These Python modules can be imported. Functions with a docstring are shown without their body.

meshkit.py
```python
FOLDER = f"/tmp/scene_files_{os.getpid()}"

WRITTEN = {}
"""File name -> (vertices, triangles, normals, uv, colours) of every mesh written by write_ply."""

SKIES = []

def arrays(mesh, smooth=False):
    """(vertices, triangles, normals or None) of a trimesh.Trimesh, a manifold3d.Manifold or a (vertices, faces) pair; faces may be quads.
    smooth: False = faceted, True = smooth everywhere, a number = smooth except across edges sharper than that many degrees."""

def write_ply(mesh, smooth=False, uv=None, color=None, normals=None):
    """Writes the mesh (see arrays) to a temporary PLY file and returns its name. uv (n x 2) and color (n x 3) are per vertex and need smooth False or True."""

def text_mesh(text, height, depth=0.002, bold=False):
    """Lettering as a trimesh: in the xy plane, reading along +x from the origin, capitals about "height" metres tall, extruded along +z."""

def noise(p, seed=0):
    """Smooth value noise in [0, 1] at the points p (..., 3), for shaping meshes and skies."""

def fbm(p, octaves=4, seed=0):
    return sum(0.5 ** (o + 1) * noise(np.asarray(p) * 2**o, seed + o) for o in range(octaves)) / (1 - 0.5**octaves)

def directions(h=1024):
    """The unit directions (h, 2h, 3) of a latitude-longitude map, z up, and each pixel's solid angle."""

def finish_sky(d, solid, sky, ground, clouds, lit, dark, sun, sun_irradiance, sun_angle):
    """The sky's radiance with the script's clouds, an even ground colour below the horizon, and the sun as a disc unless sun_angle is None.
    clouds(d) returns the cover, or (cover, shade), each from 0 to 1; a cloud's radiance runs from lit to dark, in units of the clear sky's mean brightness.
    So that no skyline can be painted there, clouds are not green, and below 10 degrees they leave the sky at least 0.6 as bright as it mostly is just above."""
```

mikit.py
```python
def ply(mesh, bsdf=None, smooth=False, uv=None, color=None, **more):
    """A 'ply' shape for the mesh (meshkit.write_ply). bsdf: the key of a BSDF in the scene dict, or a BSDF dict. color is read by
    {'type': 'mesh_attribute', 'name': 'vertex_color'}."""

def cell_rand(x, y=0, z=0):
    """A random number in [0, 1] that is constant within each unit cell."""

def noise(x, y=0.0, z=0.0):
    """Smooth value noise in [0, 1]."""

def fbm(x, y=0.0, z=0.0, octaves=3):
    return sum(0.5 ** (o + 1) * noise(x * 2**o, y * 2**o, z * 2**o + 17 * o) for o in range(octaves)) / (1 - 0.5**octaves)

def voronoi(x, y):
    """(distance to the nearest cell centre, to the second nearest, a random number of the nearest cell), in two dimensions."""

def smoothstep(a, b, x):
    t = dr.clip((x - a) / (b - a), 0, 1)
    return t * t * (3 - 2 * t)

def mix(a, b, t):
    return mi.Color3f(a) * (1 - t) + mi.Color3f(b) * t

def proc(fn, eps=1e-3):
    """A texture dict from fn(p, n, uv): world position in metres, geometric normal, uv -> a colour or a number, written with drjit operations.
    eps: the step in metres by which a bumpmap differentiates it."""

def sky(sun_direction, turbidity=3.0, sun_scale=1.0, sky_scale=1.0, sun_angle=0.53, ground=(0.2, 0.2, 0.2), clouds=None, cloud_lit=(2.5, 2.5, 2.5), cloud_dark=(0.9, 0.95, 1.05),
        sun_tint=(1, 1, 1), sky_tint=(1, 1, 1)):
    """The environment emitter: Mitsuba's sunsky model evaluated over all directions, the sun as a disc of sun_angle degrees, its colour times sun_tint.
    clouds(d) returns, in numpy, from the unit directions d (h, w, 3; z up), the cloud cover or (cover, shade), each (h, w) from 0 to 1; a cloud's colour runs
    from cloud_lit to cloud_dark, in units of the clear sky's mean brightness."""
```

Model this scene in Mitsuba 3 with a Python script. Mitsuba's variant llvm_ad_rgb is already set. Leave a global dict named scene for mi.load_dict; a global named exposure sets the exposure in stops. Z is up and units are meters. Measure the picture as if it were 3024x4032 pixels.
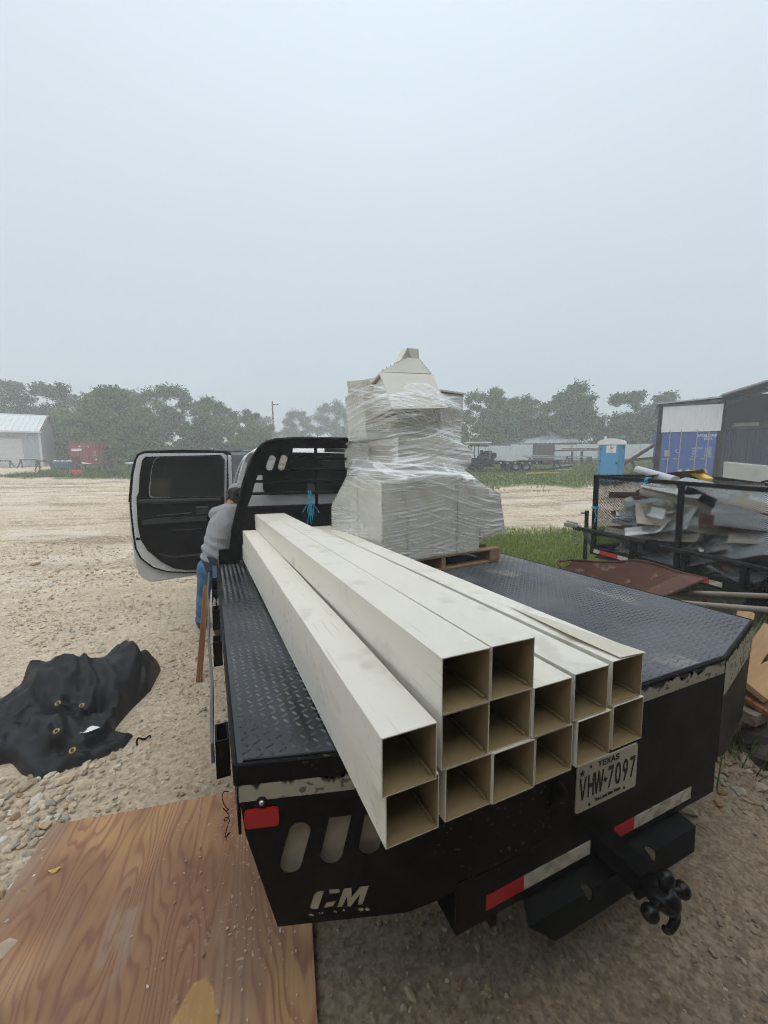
import math, random
import numpy as np, trimesh, manifold3d as m3, drjit as dr, mitsuba as mi, mikit, meshkit
from mikit import noise, fbm, voronoi, cell_rand, smoothstep, mix
from shapely.geometry import Polygon, Point, LineString, box as sbox
from shapely.ops import unary_union
from shapely import affinity

# ------------------------------------------------------------------ camera, sky, exposure
CAM = np.array([0, 0, 1.71])
PITCH = math.radians(7.76)
scene, labels = {}, {}
scene['camera'] = {'type': 'perspective', 'fov': 88.54, 'fov_axis': 'x', 'near_clip': 0.05, 'far_clip': 2000.0,
                   'to_world': mi.ScalarTransform4f().look_at(origin=CAM.tolist(), target=[0, math.cos(PITCH), 1.71 - math.sin(PITCH)], up=[0, 0, 1]),
                   'medium': {'type': 'ref', 'id': 'fog'}}
exposure = 2.62


def overcast(d):                      # fog-grey sky, brighter overhead as an overcast sky is
    z = np.clip(d[..., 2], 0, 1)
    n = meshkit.fbm(d * np.array([2.0, 2.0, 5.0]) + 7, 3, 5)
    return np.ones_like(z), np.clip(0.98 - 0.98 * z ** 2.9 + 0.10 * (n - 0.5), 0, 1)


scene['sky'] = mikit.sky([0.1, -0.25, 0.96], turbidity=5, sun_scale=0.10, sun_angle=50, sun_tint=(1.0, 0.99, 0.97), ground=(0.3, 0.27, 0.22), clouds=overcast,
                         cloud_lit=(1.30, 1.48, 1.62), cloud_dark=(0.70, 0.815, 0.915))
scene['fog'] = {'type': 'homogeneous', 'albedo': {'type': 'rgb', 'value': [0.935, 0.955, 0.97]}, 'sigma_t': {'type': 'rgb', 'value': [0.0075, 0.0075, 0.0075]}}

# ------------------------------------------------------------------ helpers
RT = np.array([[0.91484, 0.40382, -0.00336], [-0.40381, 0.91390, 0.04146], [0.01981, -0.03657, 0.99914]])


def _frame():                         # truck axes in world space: right, forward, up
    fw = np.array([-0.40404, 0.91390, -0.03924]); fw /= np.linalg.norm(fw)
    rt = np.array([0.91474, 0.40382, -0.01358]); rt -= fw * (rt @ fw); rt /= np.linalg.norm(rt)
    return np.stack([rt, fw, np.cross(rt, fw)])


RT = _frame()


def T2W(p):                           # truck frame (origin at eye height over the ground behind the bed) to world
    return np.asarray(p, float) @ RT + CAM


def gz(x, y):
    x, y = np.asarray(x, float), np.asarray(y, float)
    t = np.where(y < 6, 0, np.where(y < 14, (y - 6) ** 2 / 16, 4 + (y - 14)))
    t = np.minimum(t, 60)
    c1, c2 = np.clip((y - 6) / 20, 0, 1), np.clip((y - 6) / 15, 0, 1)
    return -.0015 + .00344 * np.clip(x, -60, 60) - .0414 * np.clip(y, -15, 70) + .0855 * t + .008 * np.clip(-x, 0, 60) * c1 + .025 * np.clip(x, 0, 14) * c2


def VF(m):
    if hasattr(m, 'to_mesh'):
        q = m.to_mesh(); return np.array(q.vert_properties[:, :3], float), np.array(q.tri_verts)
    if isinstance(m, (tuple, list)):
        v, f = np.asarray(m[0], float), np.asarray(m[1], int)
        if f.shape[1] == 4: f = np.vstack([f[:, [0, 1, 2]], f[:, [0, 2, 3]]])
        return v, f
    return np.array(m.vertices, float), np.array(m.faces)


def cat(ms):
    vs, fs, n = [], [], 0
    for m in ms:
        v, f = VF(m); vs.append(v); fs.append(f + n); n += len(v)
    return np.vstack(vs), np.vstack(fs)


def mv(m, t=(0, 0, 0), rz=0, ry=0, rx=0, s=1):
    v, f = VF(m); v = v * np.asarray(s, float)
    for a, (i, j) in ((rx, (1, 2)), (ry, (2, 0)), (rz, (0, 1))):
        if a:
            c, q = math.cos(a), math.sin(a); v = v.copy(); vi, vj = v[:, i].copy(), v[:, j].copy()
            v[:, i], v[:, j] = c * vi - q * vj, q * vi + c * vj
    return v + np.asarray(t, float), f


def key_for(k):
    if k not in used: used.add(k); return k
    n = 1
    while f'{k}_{n:03d}' in used: n += 1
    k = f'{k}_{n:03d}'; used.add(k); return k


used = set()


def thing(name, label, cat_, group=None, kind=None):
    k = key_for(name); labels[k] = {'label': label, 'category': cat_}
    if group: labels[k]['group'] = group
    if kind: labels[k]['kind'] = kind
    return k


def put(key, mesh, mat, smooth=False, frame='W', uv=None, color=None):
    v, f = VF(mesh)
    if frame == 'T': v = T2W(v)
    scene[key] = mikit.ply((v, f), mat, smooth=smooth, uv=uv, color=color)
    return key


def part(parent, name, mesh, mat, smooth=False, frame='T', label=None, kind=None, uv=None, color=None):
    k = key_for(parent + '__' + name)
    put(k, mesh, mat, smooth, frame, uv, color)
    if label or kind:
        labels[k] = {}
        if label: labels[k]['label'] = label
        if kind: labels[k]['kind'] = kind
    return k


def single(name, label, cat_, mesh, mat, smooth=False, frame='T', group=None, kind=None, uv=None, color=None):
    k = thing(name, label, cat_, group, kind)
    return put(k, mesh, mat, smooth, frame, uv, color)


def bx(x0, x1, y0, y1, z0, z1, c=0):
    x0, x1 = min(x0, x1), max(x0, x1); y0, y1 = min(y0, y1), max(y0, y1); z0, z1 = min(z0, z1), max(z0, z1)
    if not c:
        v = np.array([[x, y, z] for z in (z0, z1) for y in (y0, y1) for x in (x0, x1)], float)
        return v, np.array([[0, 2, 3], [0, 3, 1], [4, 5, 7], [4, 7, 6], [0, 1, 5], [0, 5, 4], [2, 6, 7], [2, 7, 3], [0, 4, 6], [0, 6, 2], [1, 3, 7], [1, 7, 5]])
    p = []
    for x, sx in ((x0, 1), (x1, -1)):
        for y, sy in ((y0, 1), (y1, -1)):
            for z, sz in ((z0, 1), (z1, -1)):
                p += [[x, y + sy * c, z + sz * c], [x + sx * c, y, z + sz * c], [x + sx * c, y + sy * c, z]]
    return VF(trimesh.convex.convex_hull(np.array(p)))


def beam(p0, p1, w, h, up=(0, 0, 1), c=0):    # rectangular bar between two points: w sideways, h along up
    p0, p1 = np.asarray(p0, float), np.asarray(p1, float)
    d = p1 - p0; L = np.linalg.norm(d); d /= L
    s = np.cross(d, up)
    if np.linalg.norm(s) < .02: s = np.cross(d, (0, 1, 0) if abs(d[1]) < .9 else (1, 0, 0))
    s /= np.linalg.norm(s); u = np.cross(s, d)
    v, f = bx(-w / 2, w / 2, 0, L, -h / 2, h / 2, c)
    return p0 + v[:, :1] * s + v[:, 1:2] * d + v[:, 2:] * u, f


def rod(pts, r, n=8, closed=False):            # round bar along a polyline
    p = np.asarray(pts, float); r = np.broadcast_to(np.asarray(r, float), (len(p),))
    t = np.gradient(p, axis=0) if not closed else np.roll(p, -1, 0) - np.roll(p, 1, 0)
    t /= np.linalg.norm(t, axis=1, keepdims=True) + 1e-12
    ref = np.array([0, 0, 1.0]) if np.mean(np.abs(t[:, 2])) < .8 else np.array([1.0, 0, 0])
    a = np.cross(t, ref); a /= np.linalg.norm(a, axis=1, keepdims=True) + 1e-12
    b = np.cross(t, a); g = np.arange(n) * 2 * np.pi / n
    v = p[:, None] + r[:, None, None] * (np.cos(g)[None, :, None] * a[:, None] + np.sin(g)[None, :, None] * b[:, None])
    m = len(p) if closed else len(p) - 1
    i, j = np.meshgrid(np.arange(m), np.arange(n), indexing='ij'); i2 = (i + 1) % len(p)
    q = np.stack([i * n + j, i2 * n + j, i2 * n + (j + 1) % n, i * n + (j + 1) % n], -1).reshape(-1, 4)
    f = np.vstack([q[:, [0, 1, 2]], q[:, [0, 2, 3]]]); v = v.reshape(-1, 3)
    if not closed:
        e = (len(p) - 1) * n
        v = np.vstack([v, p[:1], p[-1:]]); k = len(v)
        jj = np.arange(n)
        f = np.vstack([f, np.stack([jj, (jj + 1) % n, jj * 0 + k - 2], 1), np.stack([e + (jj + 1) % n, e + jj, jj * 0 + k - 1], 1)])
    return v, f


def prism(poly, o, ua, ub, depth, un=None):    # polygon in the (ua, ub) plane through o, extruded by depth along un
    if not hasattr(poly, 'exterior') and not hasattr(poly, 'geoms'): poly = Polygon(poly)
    if not poly.is_valid: poly = poly.buffer(0)
    ua, ub = np.asarray(ua, float), np.asarray(ub, float)
    un = np.cross(ua, ub) if un is None else np.asarray(un, float)
    out = []
    for g in getattr(poly, 'geoms', [poly]):
        v, f = VF(trimesh.creation.extrude_polygon(g, depth, engine='earcut'))
        w = np.asarray(o, float) + v[:, :1] * ua + v[:, 1:2] * ub + v[:, 2:] * un
        if np.dot(np.cross(ua, ub), un) < 0: f = f[:, ::-1]
        out.append((w, f))
    return cat(out)


def revolve(profile, o=(0, 0, 0), axis='z', n=24):
    v, f = VF(trimesh.creation.revolve(np.asarray(profile, float), sections=n))
    if axis == 'x': v = v[:, [2, 0, 1]]
    if axis == 'y': v = v[:, [1, 2, 0]]
    return v + np.asarray(o, float), f


def rrect(x0, x1, y0, y1, r):
    return sbox(x0 + r, y0 + r, x1 - r, y1 - r).buffer(r, quad_segs=4)


def hullchain(chain, n=20):                     # manifold of hulls between consecutive spheres [(point, radius)]
    def S(p, r):
        return m3.Manifold.sphere(r, n).translate([float(x) for x in p])
    out = m3.Manifold()
    for (p, r), (q, s) in zip(chain[:-1], chain[1:]):
        out = out + m3.Manifold.batch_hull([S(p, r), S(q, s)])
    return out


def smoothed(man, length=.025, it=8):
    v, f = VF(man.refine_to_length(length))
    t = trimesh.Trimesh(v, f, process=True)
    trimesh.smoothing.filter_taubin(t, lamb=.5, nu=.52, iterations=it)
    return VF(t)


def text(s, height, o, ua, ub, depth=.001, bold=False, sx=1.0, shear=0.0, center=False):
    v, f = VF(meshkit.text_mesh(s, height, depth, bold)); v = v.copy()
    v[:, 0] = v[:, 0] * sx + shear * v[:, 1]
    if center: v[:, 0] -= (v[:, 0].min() + v[:, 0].max()) / 2
    ua, ub = np.asarray(ua, float), np.asarray(ub, float)
    return np.asarray(o, float) + v[:, :1] * ua + v[:, 1:2] * ub + v[:, 2:] * np.cross(ua, ub), f


def corrugated(w, h, pitch, depth, flat=.5):    # ribbed sheet in the x-z plane, ribs upright, facing -y
    n = max(1, int(round(w / pitch))); p = w / n
    xs, ys = [], []
    for i in range(n):
        for fx, d in ((0, 0), (flat, 0), (flat + .12, -depth), (.88, -depth)):
            xs.append((i + fx) * p); ys.append(d)
    xs.append(w); ys.append(0); xs, ys = np.array(xs), np.array(ys)
    k = len(xs)
    v = np.vstack([np.c_[xs, ys, xs * 0], np.c_[xs, ys, xs * 0 + h]])
    i = np.arange(k - 1)
    return v, np.vstack([np.c_[i, i + 1, i + k + 1], np.c_[i, i + k + 1, i + k]])


X, Y, Zv = np.eye(3)

# ------------------------------------------------------------------ materials
def principled(key, color, rough=.6, two=True, **kw):
    c = color if isinstance(color, dict) else {'type': 'rgb', 'value': list(color)}
    b = {'type': 'principled', 'base_color': c, 'roughness': rough, **kw}
    scene[key] = {'type': 'twosided', 'nested': b} if two else b


VC = {'type': 'mesh_attribute', 'name': 'vertex_color'}
principled('vertex_matte', VC, .9)
scene['leaf'] = {'type': 'principledthin', 'base_color': VC, 'roughness': .6, 'diff_trans': .7, 'spec_trans': 0.0}
principled('black_paint', mikit.proc(lambda p, n, uv: mix(mix((.0045, .0047, .0052), (.024, .022, .019), smoothstep(.48, .85, fbm(p.x * 7, p.y * 7, p.z * 5, 5)) * .6), (.10, .09, .075), smoothstep(.80, .90, noise(p.x * 90, p.y * 90, p.z * 90)) * smoothstep(.55, .7, fbm(p.x * 3, p.y * 3, p.z * 3, 3)) * .6)), .40, specular=.10)
principled('black_gloss', (.0045, .0047, .0052), .28, specular=.3)
principled('black_rubber', (.010, .010, .010), .75, specular=.2)
principled('black_plastic', (.006, .006, .0065), .5, specular=.2)
principled('grey_plastic', (.035, .036, .038), .45)
principled('white_paint', (.74, .75, .76), .3, clearcoat=.6, clearcoat_gloss=.9)
principled('white_matte', (.72, .73, .73), .6)
principled('dark_glass', (.012, .016, .016), .06, specular=.6)
scene['clear_glass'] = {'type': 'thindielectric'}
principled('red_lens', (.42, .008, .012), .25)
principled('red_tape', (.50, .012, .016), .35)
principled('white_tape', mikit.proc(lambda p, n, uv: mix((.55, .53, .46), (.30, .28, .23), smoothstep(.4, .8, fbm(p.x * 30, p.y * 30, p.z * 30, 3)))), .4)
principled('chrome', (.6, .6, .6), .2, metallic=1.0)
principled('steel', (.30, .29, .28), .45, metallic=.7)
principled('galvanised', (.50, .52, .53), .45, metallic=.3)
principled('rust', mikit.proc(lambda p, n, uv: mix(mix((.13, .048, .028), (.062, .030, .022), fbm(p.x * 9, p.y * 9, p.z * 9, 3)), (.24, .17, .13), smoothstep(.62, .8, fbm(p.x * 14 + 3, p.y * 14, p.z * 14, 3)) * .7)), .8)
principled('blue_rope', (.03, .36, .58), .6)
principled('orange_plastic', (.75, .13, .03), .45)
principled('blue_paint', (.045, .11, .36), .5)
principled('blue_shaded', (.012, .024, .066), .6)  # container blue with the shade under the shelter painted in
principled('red_box', (.30, .035, .04), .6)
principled('potty_blue', (.03, .22, .44), .45)
principled('yellow_paint', (.72, .48, .04), .5)
principled('teal_wall', (.20, .34, .32), .8)
principled('grey_wall', (.42, .46, .49), .6)
principled('white_wall', (.66, .70, .72), .6)
principled('dark_wood', (.055, .045, .038), .85)
principled('grey_steel', (.33, .34, .35), .5)
principled('tan_steel', (.42, .38, .31), .5)
principled('red_steel', (.16, .055, .045), .75)
principled('paper', (.8, .78, .78), .7)
principled('brass', (.62, .45, .18), .3, metallic=.9)
principled('skin', (.36, .19, .12), .55)
principled('hair', (.012, .010, .009), .6)
principled('cap_grey', (.30, .30, .31), .8)
principled('denim_dark', (.03, .035, .07), .85)
principled('boot', (.06, .04, .028), .7)
principled('ink', (.012, .011, .013), .6)


def cream_fn(p, n, uv):
    a = fbm(p.x * 2.1, p.y * 2.1, p.z * 6, 4)
    s = smoothstep(.56, .82, fbm(p.x * 11 + 5, p.y * 11, p.z * 11, 4))
    tx, ty = p.x * .9147 + p.y * .4038, -p.x * .4040 + p.y * .9139
    sc = smoothstep(.80, .92, noise(tx * 190, ty * 1.6, p.z * 190)) * smoothstep(.45, .6, fbm(tx * 4, ty * 1.3, p.z * 4, 2))
    sp = smoothstep(.80, .88, noise(tx * 75, ty * 60, p.z * 75)) * smoothstep(.5, .65, fbm(tx * 3 + 8, ty * 2, p.z * 3, 2))
    s = dr.maximum(dr.maximum(s, sc * .8), sp * 1.3)
    return mix(mix((.665, .635, .55), (.725, .70, .63), a), (.43, .40, .33), s * .45)


principled('cream_paint', mikit.proc(cream_fn), .42)
principled('cream_box', mikit.proc(lambda p, n, uv: mix((.60, .58, .50), (.70, .685, .62), fbm(p.x * 5, p.y * 5, p.z * 5, 3))), .45)


def wood_fn(p, n, uv):                  # lumber: uv.x runs along the board in metres, uv.y across (plus an offset per board)
    g = noise(uv.x * 1.5, uv.y * 38 + 2.5 * noise(uv.x * 2.2, uv.y * 6))
    r = noise(uv.x * 6, uv.y * 160)
    t = cell_rand(dr.floor(uv.y * .1), 3, 1)
    c = mix((.50, .30, .135), (.36, .185, .075), g)
    c = mix(c, (.55, .38, .22), r * .35)
    return mix(c, (.22, .15, .10), t * .45)


principled('lumber', mikit.proc(wood_fn), .75)


def ply_fn(p, n, uv):                   # wet plywood: wild rotary-cut grain, dust smears, a bare patch
    x, y = uv.x, uv.y
    w = fbm(x * 2.6 + 3, y * .55, 0, 4)
    h = w * 2.2 + x * .5 + .30 * fbm(x * 9, y * 1.3, 3, 3) + .05 * noise(x * 46, y * 2.2)
    f = h * 12.0
    f = f - dr.floor(f)
    ring = smoothstep(.0, .45, f) * (1 - smoothstep(.82, 1.0, f))
    fine = noise(x * 130, y * 4.5)
    c = mix((.245, .105, .066), (.46, .26, .135), ring * (.16 + .56 * smoothstep(.35, .65, fbm(x * 2.1 + 4, y * 1.1, 6, 3))) + .15 + fine * .34 + .25 * fbm(x * 30, y * 1.2, 5, 2))
    c = mix(c, (.150, .066, .054), smoothstep(.42, .66, fbm(x * 2.4 + 9, y * 1.6, 0, 4)) * .50)
    dust_sheen = smoothstep(.52, .78, fbm(x * 3.2 + 1, y * 1.3 + 7, 0, 5))
    c = mix(c, (.38, .31, .25), dust_sheen * .50 * (.4 + .6 * fbm(x * 24, y * 14, 3, 3)))
    wet = smoothstep(.60, .66, fbm(x * 3.1 + 20, y * 2.2, 0, 3))
    drop = smoothstep(1.0, .86, dr.sqrt(dr.square((x - .825 + .10 * (y - .95)) / (.030 + .062 * smoothstep(.76, .98, y))) + dr.square((y - .96) / .185)) + .9 * (fbm(x * 13, y * 9, 0, 3) - .5))
    worn = smoothstep(1.0, .55, dr.sqrt(dr.square((x - .50 - .12 * (y - .6)) / .075) + dr.square((y - .58) / .26)) + .5 * (fbm(x * 12, y * 7, 0, 3) - .5))
    c = mix(c, (.36, .28, .22), worn * .55 * smoothstep(.40, .66, fbm(x * 22, y * 9, 5, 4)))
    c = mix(c, (.42, .235, .085), wet * .35)
    c = mix(c, mix((.58, .35, .12), (.44, .25, .10), fbm(x * 40, y * 8, 0, 2)), drop * .85)
    spec = smoothstep(.80, .86, noise(x * 95, y * 80)) * smoothstep(.62, 1.1, x) * smoothstep(.35, .6, fbm(x * 9, y * 9, 1, 2))
    return mix(c, (.60, .52, .43), spec * .7)


principled('plywood', mikit.proc(ply_fn), mikit.proc(lambda p, n, uv: .58 + .3 * fbm(p.x * 5, p.y * 5, 0, 2)), specular=.3)


def deck_fn(p, n, uv):                  # bed plate: uv = metres across and along the bed; grey dust on wet black paint, sky sheen painted paler on the right
    x, y = uv.x, uv.y
    a = fbm(x * 2.2 + 4, y * 2.2, 0, 5)
    right = smoothstep(.95, 1.5, x)
    dust_sheen = dr.clip(smoothstep(.30, .70, a + .22 * right - .03 - .35 * smoothstep(2.0, 2.8, y) * (1 - right)) * (.55 + .45 * right), 0, 1)
    c = mix((.010, .011, .014), (.080, .087, .102), dust_sheen)
    mud = smoothstep(.64, .74, fbm(x * 4.5 + 11, y * 2.6 + 2, 0, 5)) * right
    return mix(c, (.34, .31, .27), mud * .38)


principled('deck_plate', mikit.proc(deck_fn), mikit.proc(lambda p, n, uv: .15 + .30 * smoothstep(.3, .7, fbm(uv.x * 2.2 + 4, uv.y * 2.2, 0, 4) + .25 * smoothstep(.95, 1.5, uv.x))), specular=.5)
principled('tape_worn', mikit.proc(lambda p, n, uv: mix((.36, .34, .28), (.012, .012, .013), smoothstep(.0, .014, fbm(uv.x * 38, 3.0, 0, 3) * .046 - .010 - uv.y) + .7 * smoothstep(.60, .66, fbm(uv.x * 42, uv.y * 60, 1, 4)) * smoothstep(.06, .14, uv.x))), .45)
principled('shirt', mikit.proc(lambda p, n, uv: mix((.30, .31, .325), (.355, .365, .38), noise(p.x * 260, p.y * 260, p.z * 260) * .6 + .4 * fbm(p.x * 9, p.y * 9, p.z * 9, 2))), .95, sheen=.3)
principled('denim', mikit.proc(lambda p, n, uv: mix(mix((.065, .16, .31), (.15, .29, .45), smoothstep(.3, .75, fbm(p.x * 10, p.y * 10, p.z * 6, 3))), (.04, .08, .15), noise(p.x * 150, p.y * 150, p.z * 150) * .35)), .9)
scene['tarp_cloth'] = {'type': 'twosided', 'nested': {'type': 'bumpmap', 'arbitrary': mikit.proc(lambda p, n, uv: .002 * fbm(p.x * 60, p.y * 60, p.z * 60, 3), eps=.004), 'scale': 1.0,
                       'nested_bsdf': {'type': 'principled', 'base_color': {'type': 'rgb', 'value': [.0095, .0095, .0115]}, 'roughness': .55, 'specular': .35, 'sheen': .3}}}


def ground_col(p, n, uv):
    x, y = p.x, p.y
    big = fbm(x * .55 + 3, y * .55, 0, 4)
    sand = mix((.40, .315, .225), (.56, .470, .360), big)
    rut = smoothstep(.52, .66, fbm(x * .22 + y * .05, y * 1.15 - x * .12 + 5, 0, 4)) * smoothstep(5.5, 8.0, y) * (1 - smoothstep(24, 34, y))
    sand = mix(sand, (.225, .155, .10), rut * .8)
    thin = smoothstep(.60, .72, fbm(x * .55 + y * .12 + 9, y * 3.6 - x * .30, 0, 4)) * smoothstep(4.5, 7.0, y) * (1 - smoothstep(26, 36, y))
    sand = mix(sand, (.21, .145, .095), thin * .55)
    clod = smoothstep(.62, .74, fbm(x * 3.4, y * 4.6, 2, 4)) * smoothstep(4.0, 6.0, y)
    sand = mix(sand, (.27, .20, .14), clod * .55)
    fv1, fv2, fid = voronoi(x * 9, y * 9)
    far = smoothstep(5, 9, dr.sqrt(x * x + y * y)) * (1 - smoothstep(26, 40, y))
    sand = mix(sand, mix((.30, .24, .17), (.66, .60, .50), fid), (1 - smoothstep(.25, .45, fv1)) * far * .55)
    pale = smoothstep(.58, .68, fbm(x * .5 + 31, y * 1.3 + 2, 0, 3)) * smoothstep(5, 7, y)
    sand = mix(sand, (.56, .50, .43), pale * .5)
    gv1, gv2, gid = voronoi(x * 24, y * 24)
    near = 1 - smoothstep(9, 16, dr.sqrt(x * x + y * y))
    tone = mix((.24, .185, .125), (.58, .50, .39), gid)
    pebb = (1 - smoothstep(.30, .52, gv1)) * near
    c = mix(sand, tone, pebb * .55)
    gr = noise(x * 90, y * 90)
    c = c * (.80 + .40 * gr)
    # packed earth around and behind the bed, darkened for wetness and painted-in shade
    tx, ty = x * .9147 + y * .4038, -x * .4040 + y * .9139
    damp_shade = smoothstep(-.35, .35, tx + .35 * (fbm(x * 2.2, y * 2.2, 0, 3) - .5)) * (1 - smoothstep(1.7, 3.2, ty + .6 * fbm(x * 1.4, y * 1.4, 0, 3)))
    damp_shade_col = mix((.125, .092, .062), (.26, .198, .137), fbm(x * 3.3, y * 3.3, 0, 4)) * (.55 + .9 * gr) * (.75 + .5 * noise(x * 220, y * 220))
    c = mix(c, mix(damp_shade_col, tone * .6, pebb * .35), damp_shade * .9)
    # turf, thin at its edges
    k = fbm(x * .8, y * .8, 3, 4)
    lawn = smoothstep(.40, .60, k * .6 + .5 * smoothstep(17.0, 23.0, y) * smoothstep(2.0, 5.0, x) - .1)
    near_t = smoothstep(.42, .62, k * .5 + .62 * smoothstep(12.6, 9.2, y) * smoothstep(1.2, 2.6, x + (y - 6) * .1) * smoothstep(4.5, 5.8, y) - .12)
    left = smoothstep(.45, .62, k * .5 + .6 * smoothstep(23.5, 28.0, y) * smoothstep(-30.0, -25.0, x) * smoothstep(3.0, -4.0, x) - .1)
    g = dr.maximum(dr.maximum(lawn * smoothstep(9, 15, y), near_t), left)
    green = mix((.075, .105, .030), (.135, .175, .048), fbm(x * 3, y * 3, 1, 3))
    return mix(c, green, dr.clip(g, 0, 1) * .88)


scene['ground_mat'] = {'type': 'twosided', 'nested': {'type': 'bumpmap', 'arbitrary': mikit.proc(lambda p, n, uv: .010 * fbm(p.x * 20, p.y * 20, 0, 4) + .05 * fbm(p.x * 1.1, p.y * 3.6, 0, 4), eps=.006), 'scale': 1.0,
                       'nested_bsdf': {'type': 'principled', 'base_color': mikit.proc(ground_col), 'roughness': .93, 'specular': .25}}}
# ------------------------------------------------------------------ the setting
def ground_sheet():
    a, n = .55, 520
    t = np.linspace(-1, 1, n)
    def sp(m): return a * np.sinh(t * math.asinh(m / a))
    xs = sp(260.0); ys = sp(260.0)
    gx, gy = np.meshgrid(xs, ys, indexing='xy')
    z = gz(gx, gy)
    r = np.hypot(gx, gy)
    P = np.stack([gx, gy, gx * 0], -1)
    z = z + .035 * (meshkit.fbm(P * .6, 3, 1) - .5) * np.clip(r / 6, .15, 1)
    rut = meshkit.fbm(np.stack([gx * .22 + gy * .05, gy * 1.15 - gx * .12 + 5, gx * 0], -1), 3, 2)
    z = z - .07 * np.clip((rut - .5) / .15, 0, 1) * np.clip((gy - 5) / 3, 0, 1) * np.clip((40 - gy) / 10, 0, 1)
    z = z + .012 * (meshkit.fbm(P * 5.5, 3, 5) - .5) * np.clip((12 - r) / 8, 0, 1)
    v = np.stack([gx, gy, z], -1).reshape(-1, 3)
    i, j = np.meshgrid(np.arange(n - 1), np.arange(n - 1), indexing='ij')
    q = np.stack([i * n + j, i * n + j + 1, (i + 1) * n + j + 1, (i + 1) * n + j], -1).reshape(-1, 4)
    return v, q


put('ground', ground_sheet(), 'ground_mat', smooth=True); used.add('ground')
labels['ground'] = {'label': 'pale sandy gravel yard with wheel ruts and thin turf', 'category': 'ground', 'kind': 'structure'}

scene['haze'] = {'type': 'cube', 'to_world': mi.ScalarTransform4f().translate([0, 0, 6.6]).scale([262, 262, 10.4]),
                 'bsdf': {'type': 'null'}, 'interior': {'type': 'ref', 'id': 'fog'}}
labels['haze'] = {'label': 'thin grey morning fog over the yard', 'category': 'fog', 'kind': 'stuff'}

ICO = trimesh.creation.icosahedron()
IV, IF = np.array(ICO.vertices), np.array(ICO.faces)


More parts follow.
